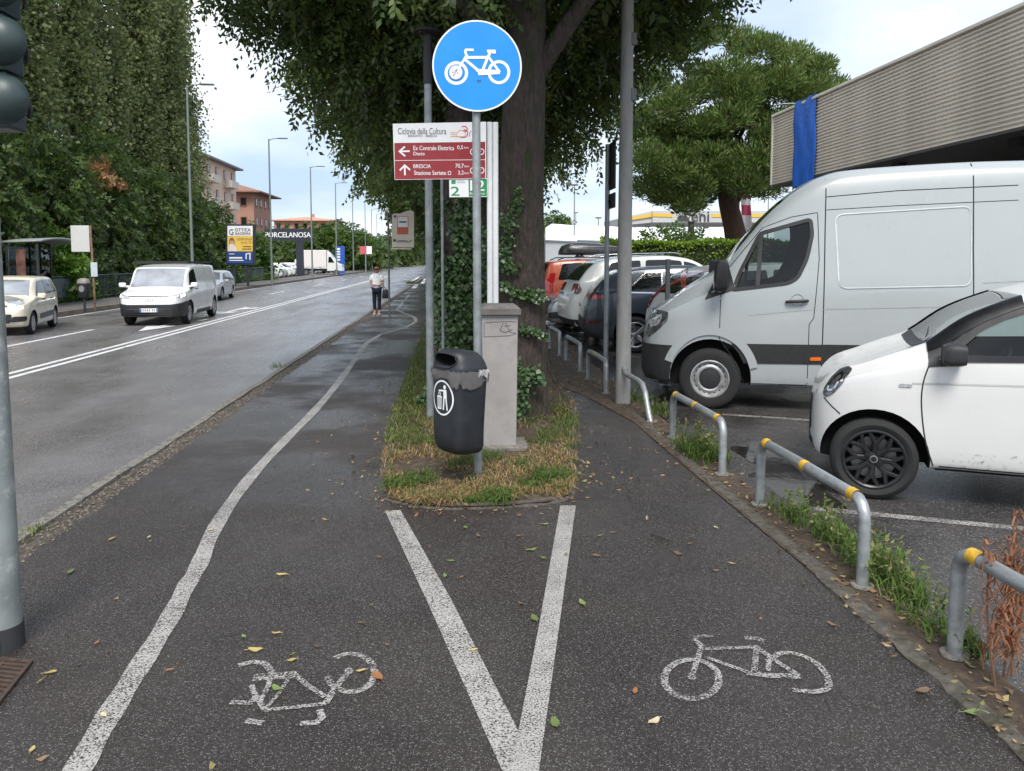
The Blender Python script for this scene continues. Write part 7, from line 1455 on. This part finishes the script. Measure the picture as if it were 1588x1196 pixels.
# ---- houses
m_pinkw = M('house_pink', (.62, .45, .35), .85, var=.08, vs=1); m_cream2 = M('house_cream', (.56, .50, .43), .85, var=.06, vs=1); m_brick = M('house_brick', (.36, .19, .14), .85, var=.15, vs=2); m_roof = M('roof_tiles', (.24, .13, .095), .85, var=.3, vs=3); m_shut = M('shutter_brown', (.16, .075, .05), .7); m_roofg = M('roof_grey', (.19, .19, .20), .7)
def house(name, label, x0, x1, y0, y1, h, wall, floors, roofm, nwin_s, nwin_f, hip=1.4, over=.8, balc=None):
    o = empty(name, ((x0 + x1) / 2, (y0 + y1) / 2, 0), 0, label, 'house'); mb = MB(); mb.box(((x0 + x1) / 2, (y0 + y1) / 2, h / 2), (x1 - x0, y1 - y0, h)); mb.build('wall', wall, o)
    mb = MB(); xm, ym = (x0 + x1) / 2, (y0 + y1) / 2; e = over; mb.box((xm, ym, h + .12), (x1 - x0 + 2 * e, y1 - y0 + 2 * e, .22))
    mb.add([(x0 - e, y0 - e, h + .235), (x1 + e, y0 - e, h + .235), (x1 + e, y1 + e, h + .235), (x0 - e, y1 + e, h + .235), (xm, y0 + (y1 - y0) * .3, h + hip), (xm, y1 - (y1 - y0) * .3, h + hip)], [(0, 1, 4), (1, 2, 5, 4), (2, 3, 5), (3, 0, 4, 5)]); rf = mb.build('roof', roofm, o)
    mb = MB(); mb.box((xm + 1, ym, h + hip + .2), (.7, .7, 1.3)); mb.build('chimney', wall, rf)
    fh = h / floors
    for f in range(floors):
        zc = fh * (f + .52)
        for k in range(nwin_s):
            yy = y0 + (y1 - y0) * (k + .5) / nwin_s; mb = MB(); mb.box((x1 + .02, yy, zc), (.10, 1.0, 1.5)); w_ = mb.build('window', m_shut, o); mb = MB(); mb.box((x1 + .075, yy, zc + .1), (.02, .7, 1.1)); mb.build('pane', m_glassd, w_)
        for k in range(nwin_f):
            xx = x0 + (x1 - x0) * (k + .5) / nwin_f; mb = MB(); mb.box((xx, y0 - .02, zc), (1.1, .10, 1.6)); w_ = mb.build('window', m_shut, o); mb = MB(); mb.box((xx, y0 - .075, zc + .1), (.8, .02, 1.2)); mb.build('pane', m_glassd, w_)
        if balc and f:
            for (a, b) in balc: mb = MB(); mb.box((x1 + .55, (a + b) / 2, fh * f + .45), (1.1, b - a, .95)); mb.build('balcony', m_cream2, o)
    return o
Yh_ = 112; hx = A(360, 300, Yh_).x
house('apartment_house', 'pink apartment house with brown shutters just right of the poplars', hx - 22, hx, Yh_ - 16, Yh_ + 2, A(373, 262, Yh_).z, m_pinkw, 5, m_roofg, 5, 4, 1.6, .9, ((Yh_ - 4, Yh_ - .5), (Yh_ - 12, Yh_ - 9)))
Yh_ = 142; hx = A(404, 300, Yh_).x
h2 = house('tiled_house', 'brick and cream house with brown tiled roof left of the shop sign', hx - 17, hx, Yh_ - 5, Yh_ + 8, A(418, 303, Yh_).z, m_brick, 4, m_roof, 4, 5, 3.2, 1.6)
for f in range(4):
    mb = MB(); z_ = 3.2 * f + 1.9; mb.box((hx - 9.5, Yh_ - 5.6, z_ + .0), (9.5, 1.3, 1.15)); mb.build('balcony', m_cream2, h2)
    mb = MB(); mb.box((hx - 11.5, Yh_ - 5.12, z_ + 1.5), (5.2, .3, 1.8)); mb.build('cream_wall', m_cream2, h2)
Yh_ = 205; house('flat_roofed_house', 'long low brick building with terracotta roof edge above the round trees', A(425, 340, Yh_).x, A(521, 340, Yh_).x, Yh_, Yh_ + 12, A(470, 343, Yh_).z, M('house_terra', (.42, .22, .15), .85, var=.1, vs=1), 4, M('roof_terra', (.46, .25, .18), .85, var=.1), 3, 7, 1.3, 1.0)

# ---- cars in the dealer's lot and far down the road
m_lw = carpaint('lot_white', (.72, .72, .71)); m_ls = carpaint('lot_silver', (.40, .41, .42), .4); m_ld = carpaint('lot_dark', (.05, .055, .065), .3)
LP = {}
def lotcar(kind, paint, x, y, rz, label, group):
    if (kind, paint.name) not in LP:
        L, H, Wd = (4.2, 1.5, 1.75) if kind == 'hatch' else (4.9, 1.95, 1.9)
        c = car('lot_car' if kind == 'hatch' else 'lot_van', (x, y, -.05), rz, gen(L, H, Wd, kind), paint, ((.19 * L, .80 * L), .31, .2, .74, 'multi', .37), label, group)
        dress(c, L, H, Wd, kind, doors=((.29, .46, .11, 0), (.47, .64, 0, .01)) if kind == 'hatch' else ((.205, .37, .055, 0),))
        diag(c, 'headlamp', fillet([(.45, .68), (.85, .76), (.90, .86), (.60, .86)], .03), 38, m_lens, .010); front(c, 'grille', fillet([(-.45, .30), (.45, .30), (.5, .48), (-.5, .48)], .05), m_black, .010)
        LP[(kind, paint.name)] = c.root; return
    o = copy_tree(LP[(kind, paint.name)]); o.location = (x, y, -.05); o.rotation_euler = (0, 0, rz); tag(o, label, 'van' if kind == 'van' else 'car', group)
nums = ['nearest', 'second', 'third', 'fourth', 'fifth', 'sixth', 'seventh', 'eighth', 'ninth', 'tenth', 'eleventh', 'twelfth']
for k in range(10):
    lotcar('hatch', m_lw if k % 3 else m_ls, -16.6 - .12 * k, 73.5 + k * 2.7, R(188), '%s car of the front row in the dealer lot across the road' % nums[k], 'cars in the dealer lot')
for k in range(6):
    lotcar('hatch', m_ls if k % 2 else m_lw, -22.6 - .2 * k, 76 + k * 3.4, R(185), '%s car of the back row in the dealer lot across the road' % nums[k], 'cars in the dealer lot')
for k, (x, y) in enumerate(((-16.6, 103), (-16.8, 108), (-17.2, 114))): lotcar('van', m_lw, x, y, R(145), 'white van at the far end of the dealer lot, %s of three' % nums[k], 'cars in the dealer lot')
for k, (px, py, pt) in enumerate(((622, 412.5, m_lw), (632, 411.3, m_ls), (642, 409.5, m_lw))):
    p = G(px, py, ZR); lotcar('hatch', pt, p.x, p.y, R(90), 'distant oncoming car far down the road, %s of three' % nums[k], 'distant oncoming cars')
# box truck
p = A(497, 420, 92); o = empty('box_truck', (p.x, 92, -.05), 0, 'white box truck parked behind the black shop sign', 'truck')
zt = A(480, 388, 92).z; xa, xb = A(462, 400, 92).x, A(506, 400, 92).x
mb = MB(); mb.box(((xa + xb) / 2, 93, (zt + .9) / 2 + .0), (xb - xa, 2.2, zt - .9)); mb.build('cargo_box', M('truck_box', (.70, .66, .63), .6, var=.05), o, bevel=.05)
mb = MB(); mb.prism([(xb + .03, .45), (xb + .03, zt - .1), (xb + .5, 2.35), (xb + 1.1, 1.45), (xb + 1.75, 1.2), (xb + 1.8, .45)], lambda u, v_: (u, 92.1, v_), lambda u, v_: (u, 93.9, v_)); mb.build('cab', m_lw, o, bevel=.06)
mb = MB(); mb.prism([(xb + .2, 1.45), (xb + .25, 2.1), (xb + .52, 2.1), (xb + .9, 1.45)], lambda u, v_: (u, 92.08, v_), lambda u, v_: (u, 92.10, v_)); mb.build('side_window', m_glassd, o)
ty, rim, mats_ = wheel_mesh('multi', .33, .22)
for x_ in (xa + .9, xb + 1.1):
    w_ = link('wheel', ty, m_tyre, o, world=True); w_.location = (x_, 92.15, .30); r2_ = link('rim', rim, mats_, w_, world=False)
mb = MB(); mb.box(((xa + xb) / 2 + .6, 93, .6), (xb - xa + 1.5, 1.6, .25)); mb.build('chassis', m_black, o)
# ================================================================== GRASS, WEEDS AND LITTER
def inpoly(P, poly):
    x, y = P[:, 0], P[:, 1]; c = np.zeros(len(P), bool); n = len(poly); j = n - 1
    for i in range(n):
        xi, yi = poly[i]; xj, yj = poly[j]; c ^= ((yi > y) != (yj > y)) & (x < (xj - xi) * (y - yi) / (yj - yi + 1e-12) + xi); j = i
    return c
GRN = [(.080, .135, .028), (.105, .155, .036), (.062, .108, .022), (.13, .165, .052)]
DRY = [(.34, .24, .12), (.28, .19, .09), (.40, .30, .17), (.22, .15, .075)]
def blades(P, h, w, cols, lean=.5):
    n = len(P); a = rng.uniform(0, 6.28, n); d = np.stack([np.cos(a), np.sin(a), 0 * a], 1); s = np.stack([-np.sin(a), np.cos(a), 0 * a], 1); L_ = h * rng.uniform(.5, 1.3, n); ln = lean * rng.uniform(.2, 1.4, n)
    m1 = P + np.array([0, 0, 1]) * (L_ * .55)[:, None] + d * (L_ * ln * .35)[:, None]; t = P + np.array([0, 0, 1]) * (L_ * np.clip(1 - ln * .45, .15, 1))[:, None] + d * (L_ * ln)[:, None]; ww = (w * rng.uniform(.6, 1.3, n))[:, None]
    return np.concatenate([np.stack([P - s * ww, P + s * ww, m1 + s * ww * .8, m1 - s * ww * .8], 1), np.stack([m1 - s * ww * .8, m1 + s * ww * .8, t + s * ww * .1, t - s * ww * .1], 1)]), np.concatenate([cols, cols])
def fld(P, k, s=0): return np.sin(P[:, 0] * k + s) * np.sin(P[:, 1] * k * .8 + 1.7 + s) + .6 * np.sin(P[:, 0] * k * 2.1 + 1) * np.sin(P[:, 1] * k * 1.9 + s)
N0 = 60000; bb0 = np.array(isl); P = np.stack([rng.uniform(bb0[:, 0].min(), bb0[:, 0].max(), N0), 5.7 + 20 * rng.random(N0) ** 2.2, np.full(N0, .022)], 1)
P = P[inpoly(P, isl)]; 
front_ = P[:, 1] < 9.2; g1 = fld(P, 5.5, .4); left = (P[:, 0] < -.28 - .02 * (P[:, 1] - 6)) & (P[:, 1] > 7.6); bare = (fld(P, 3.1, 2.2) > .75) & ~left & front_
pil = (np.abs(P[:, 0] - cb_.x) < .24) & (P[:, 1] > 7.1) & (P[:, 1] < 7.8); keep = ~bare & ~pil & (front_ | left | (rng.random(len(P)) < .25)); P = P[keep]; left = left[keep]; g1 = g1[keep]
isg = left | (g1 > .35) | (rng.random(len(P)) < .12) | ((P[:, 0] > .75) & (P[:, 1] > 7.6) & (P[:, 1] < 8.7) & (rng.random(len(P)) < .7))
cols = np.where(isg[:, None], tints(len(P), GRN, .3), tints(len(P), DRY, .3)); cols = np.where((left & (rng.random(len(P)) < .3))[:, None], tints(len(P), [(.22, .24, .07), (.28, .25, .09)], .2), cols)
hgt = np.where(isg, .085, .060) * (1 + .4 * np.clip(fld(P, 9, 3), -1, 1)); V1, c1_ = blades(P, hgt * 1.1, .0036 + .0012 * (P[:, 1] > 9), cols, 1.5)
stuff(tag(quads('grass', V1, m_grass, c1_), 'patchy green and straw-dry grass on the island around the signs', 'grass'))
# weeds along the rails
def weed(px, py, n, h, spread, label, cols=GRN, stalks=5, w=.005):
    n = int(n * .75)
    b = G(px, py, .01); t = empty('weed', (b.x, b.y, 0), 0, label, 'weed', 'weeds along the rails')
    P = np.array(b) + rng.normal(size=(n, 3)) * np.array([spread * .45, spread, 0]); P[:, 2] = .005; V1, c1_ = blades(P, np.full(n, h), w, tints(n, cols, .3), .9); stuff(quads('blades', V1, m_grass, c1_, t))
    if stalks:
        mb = MB(); Q = []
        for k in range(stalks):
            s_ = Vector(b) + Vector((rng.normal() * spread * .4, rng.normal() * spread, 0)); e = s_ + Vector((rng.normal() * .06, rng.normal() * .06, h * rng.uniform(1.0, 1.8))); mb.tube([s_, s_.lerp(e, .5) + Vector((.01, 0, 0)), e], [.0025, .002, .0012], 4); Q += [tuple(s_.lerp(e, f)) for f in (.4, .55, .7, .82, .92, 1.0)] * 2
        stuff(mb.build('stalks', M('weed_stalk', (.14, .13, .05), .8), t)); Q = np.array(Q); n2 = len(Q)
        stuff(quads('stalk_leaves', leaves(Q, rng.normal(size=(n2, 3)) + np.array([0, 0, .5]), rng.normal(size=(n2, 3)) + np.array([0, 0, .8]), rng.uniform(.025, .06, n2), .4), m_grass, tints(n2, [(.15, .2, .06), (.25, .24, .11), (.10, .17, .04)]), t))
weed(1080, 705, 420, .20, .16, 'tall grassy weed at the near foot of the rail in front of the van', stalks=14)
weed(1112, 712, 260, .16, .10, 'dense green weed right at a rail foot in front of the tall van', stalks=5)
weed(1228, 800, 240, .11, .14, 'low weed between the small car and the rail with three bands')
weed(1296, 838, 300, .15, .12, 'leafy weed behind the near foot of the three-banded rail', stalks=8)
weed(1352, 880, 340, .17, .12, 'grassy weed right of the near foot of the three-banded rail', stalks=10)
weed(1395, 915, 340, .15, .13, 'seeding weed halfway between the two nearest rails', stalks=12)
weed(1440, 965, 220, .08, .14, 'low creeping weed beside the nearest rail', stalks=2)
weed(1500, 1005, 120, .10, .06, 'small weed at the foot of the nearest rail', stalks=2)
weed(1022, 640, 160, .13, .14, 'weed at the foot of the bent rail', stalks=5); weed(985, 620, 130, .12, .14, 'weed beside the concrete pole foot', stalks=4); weed(870, 640, 260, .10, .16, 'bright grass tuft at the right foot of the big trunk', stalks=0)
weed(52, 822, 70, .045, .08, 'small yellow-green weed in the kerb channel near the traffic light', [(.16, .19, .05), (.11, .15, .035)], 0); weed(432, 570, 60, .10, .12, 'tiny weed in the kerb channel farther along', stalks=0); weed(637, 440, 110, .28, .4, 'weedy patch on the kerb near the distant crossing', stalks=0, w=.02)
# withered plant at the right edge
b = G(1548, 1052, .0); t = empty('withered_plant', (b.x, b.y, 0), 0, 'withered rust-brown plant at the right edge beside the nearest rail', 'withered plant')
Vs, cs = [], []; m_ws = M('withered_stalk', (.16, .085, .05), .9)
for k in range(6):
    s_ = Vector(b) + Vector((rng.normal() * .03, rng.normal() * .04, 0)); e = s_ + Vector((rng.uniform(-.03, .16), rng.uniform(-.12, .10), rng.uniform(.50, .74))); path = [s_.lerp(e, f) + Vector((.015 * math.sin(f * 5 + k), .015 * math.cos(f * 4 + k), 0)) for f in np.linspace(0, 1, 7)]; mb = MB(); mb.tube(path, [.006, .005, .005, .004, .004, .003, .002], 5); mb.build('stalk', m_ws, t, smooth=60)
    for q in range(38):
        f = rng.uniform(.22, 1.0); a = s_.lerp(e, f); th = rng.uniform(0, 6.28); d = Vector((math.cos(th), math.sin(th), 0)); L_ = rng.uniform(.07, .15); tw = rng.uniform(-1, 1); pd = Vector((-d.y, d.x, 0)); pts = [a, a + d * L_ * .30 + Vector((0, 0, .012)), a + d * L_ * .45 + pd * L_ * .15 * tw + Vector((0, 0, -L_ * .28)), a + d * L_ * .22 - pd * L_ * .12 * tw + Vector((0, 0, -L_ * .58)), a + d * L_ * .48 + pd * L_ * .2 * tw + Vector((0, 0, -L_ * .85))]
        wv = Vector((-d.y, d.x, 0)) * rng.uniform(.003, .007)
        for i in range(4): Vs.append([pts[i] - wv * (1 - i * .15), pts[i] + wv * (1 - i * .15), pts[i + 1] + wv * (.85 - i * .2), pts[i + 1] - wv * (.85 - i * .2)])
        cs += [np.array([(.30, .135, .07), (.24, .10, .05), (.36, .18, .10)][rng.integers(0, 3)])] * 4
stuff(quads('curled_leaves', np.array([[tuple(v) for v in q] for q in Vs]), m_grass, np.array(cs), t))

# ---- fallen leaves that can be picked out one by one
m_lf = leafmat('fallen_leaf', .15, .5, .4)
LEAF = {'y': [(.46, .35, .13)], 'g': [(.17, .23, .07)], 'b': [(.17, .11, .07)], 'o': [(.32, .15, .07)], 'p': [(.55, .47, .30)]}
fl = [(437, 891, 'y', .075), (397, 1008, 'y', .085), (378, 987, 'g', .05), (428, 982, 'y', .055), (451, 1024, 'y', .055), (491, 1002, 'b', .04), (109, 887, 'g', .08), (173, 836, 'y', .07), (231, 833, 'p', .05), (150, 997, 'o', .045), (263, 1039, 'o', .04), (50, 1162, 'y', .045), (160, 1109, 'p', .05), (985, 1072, 'o', .055), (1014, 1119, 'p', .075), (1052, 859, 'b', .08), (1136, 874, 'y', .05), (1109, 885, 'b', .05), (722, 818, 'g', .06), (823, 853, 'g', .085), (842, 865, 'g', .06), (878, 860, 'g', .05), (829, 959, 'g', .09), (903, 935, 'g', .085), (861, 1122, 'g', .085), (690, 893, 'g', .06), (716, 895, 'b', .04), (735, 1008, 'y', .045), (585, 1049, 'o', .10), (560, 1040, 'y', .05), (804, 831, 'o', .05), (845, 813, 'g', .06), (929, 831, 'g', .05), (952, 826, 'b', .05), (430, 1068, 'g', .075), (78, 1043, 'y', .06), (588, 864, 'b', .05), (560, 966, 'b', .045), (1312, 905, 'b', .14), (1430, 1072, 'b', .09), (1515, 1107, 'g', .11), (1110, 818, 'p', .05), (925, 862, 'b', .07), (742, 831, 'b', .06), (505, 806, 'y', .06), (484, 806, 'b', .05), (326, 822, 'p', .05), (1290, 968, 'b', .06), (1325, 943, 'b', .05), (1500, 1080, 'b', .09), (600, 1000, 'b', .03), (1070, 843, 'b', .05), (1180, 960, 'b', .04), (700, 870, 'g', .05)]
where = lambda px: 'left of the winding line' if px < 300 else 'by the left bicycle marking' if px < 600 else 'near the forked lines' if px < 900 else 'near the right bicycle marking' if px < 1250 else 'near the low kerb on the right'
cname = {'y': 'yellow', 'g': 'green', 'b': 'brown', 'o': 'orange-brown', 'p': 'pale'}
fl.sort(key=lambda q_: -q_[1]); seen_ = {}; tot_ = {}
for q_ in fl: tot_[(q_[2], where(q_[0]))] = tot_.get((q_[2], where(q_[0])), 0) + 1
ordn = ['nearest', 'second nearest', 'third nearest', 'fourth nearest', 'fifth nearest', 'sixth nearest', 'seventh nearest', 'eighth nearest', 'ninth nearest', 'tenth nearest', 'eleventh nearest']
for k, (px, py, c_, s_) in enumerate(fl):
    s_ *= .85; b = G(px, py, .009); a = rng.uniform(0, 6.28); n_ = 9; mb = MB(); ctr_ = []
    for i in range(n_):
        f = i / (n_ - 1); w_ = .24 * math.sin(math.pi * min(1, f * .92 + .06)) ** .8; cz = .18 * (f - .5) ** 2 + .02 * math.sin(f * 7 + k); ctr_.append([(f - .5, -w_, cz + .10 * abs(math.sin(k + f * 3)) * .6), (f - .5, 0, cz - .015), (f - .5, w_, cz + .08 * abs(math.cos(k * 2 + f * 2)))])
    ca, sa = math.cos(a), math.sin(a); rows = [[(b.x + (x * ca - y * sa) * s_, b.y + (x * sa + y * ca) * s_, .010 + max(0, z) * s_) for x, y, z in r] for r in ctr_]; mb.loft(rows, cap=False, closed=False); mb.tube([rows[0][1], (rows[0][1][0] - ca * s_ * .25, rows[0][1][1] - sa * s_ * .25, .013)], .0012, 4)
    me_ = mb.mesh('fallen_leaf', 80); at = me_.attributes.new('tint', 'FLOAT_COLOR', 'FACE'); col = np.array(LEAF[c_][0]) * rng.uniform(.75, 1.2)
    for d_ in at.data: d_.color = (*col, 1)
    o = link('fallen_leaf', me_, m_lf); key_ = (c_, where(px)); seen_[key_] = seen_.get(key_, 0) + 1; tag(o, ('%s of the %s fallen leaves %s' % (ordn[seen_[key_] - 1], cname[c_], where(px))) if tot_[key_] > 1 else 'only %s fallen leaf %s' % (cname[c_], where(px)), 'leaf', 'fallen leaves on the paths')
# twig
a, b = G(1008, 828, .02), G(1040, 838, .02); o = empty('twig', a, 0, 'thin brown twig lying on the path right of the forked lines', 'twig'); mb = MB(); mb.tube([a, a.lerp(b, .5) + Vector((0, .01, .004)), b], [.006, .008, .007], 6); mb.build('stem', m_bark, o); mb = MB(); mb.tube([a.lerp(b, .6), a.lerp(b, .8) + Vector((0, .03, .01))], [.004, .002], 5); mb.build('side_shoot', m_bark, o)
# countless small leaf litter along the edges
def litter(n, fn): return np.array([fn() for _ in range(n)])
ii = lambda: random.choice(range(len(isl)))
def edge_pt():
    i = ii(); p, q_ = Vector(isl[i]), Vector(isl[(i + 1) % len(isl)]); f = random.random(); m_ = p.lerp(q_, f); return (m_.x + random.gauss(0, .16), m_.y + random.gauss(0, .16), .012 + .02 * random.random())
P = np.concatenate([litter(600, edge_pt), litter(650, lambda: (random.gauss(2.26, .12), 2.6 + 14 * random.random() ** 1.3, .025)), litter(700, lambda: (random.uniform(1.0, 2.4), random.uniform(10.5, 18), .02)), litter(800, lambda: (random.uniform(-.5, 1.2), 6 + 4 * random.random(), .03)), litter(120, lambda: (random.uniform(-2.3, 2.0), 2.6 + 14 * random.random(), .008)), litter(110, lambda: (random.uniform(-1.6, -.6), 6 + 8 * random.random(), .008)), litter(160, lambda: (random.uniform(.9, 2.05), 5.8 + 5 * random.random(), .008))]); n = len(P)
D = rng.normal(size=(n, 3)) * np.array([1, 1, .25]); stuff(tag(quads('leaf_litter', leaves(P, D, np.array([[0, 0, 1.0]]) + rng.normal(size=(n, 3)) * .3, rng.uniform(.018, .055, n), .5, .15), m_lf, tints(n, [(.20, .12, .06), (.28, .18, .09), (.14, .085, .05), (.34, .24, .12), (.22, .2, .08)], .3)), 'small brown leaf litter along the kerbs and around the island', 'leaf litter'))
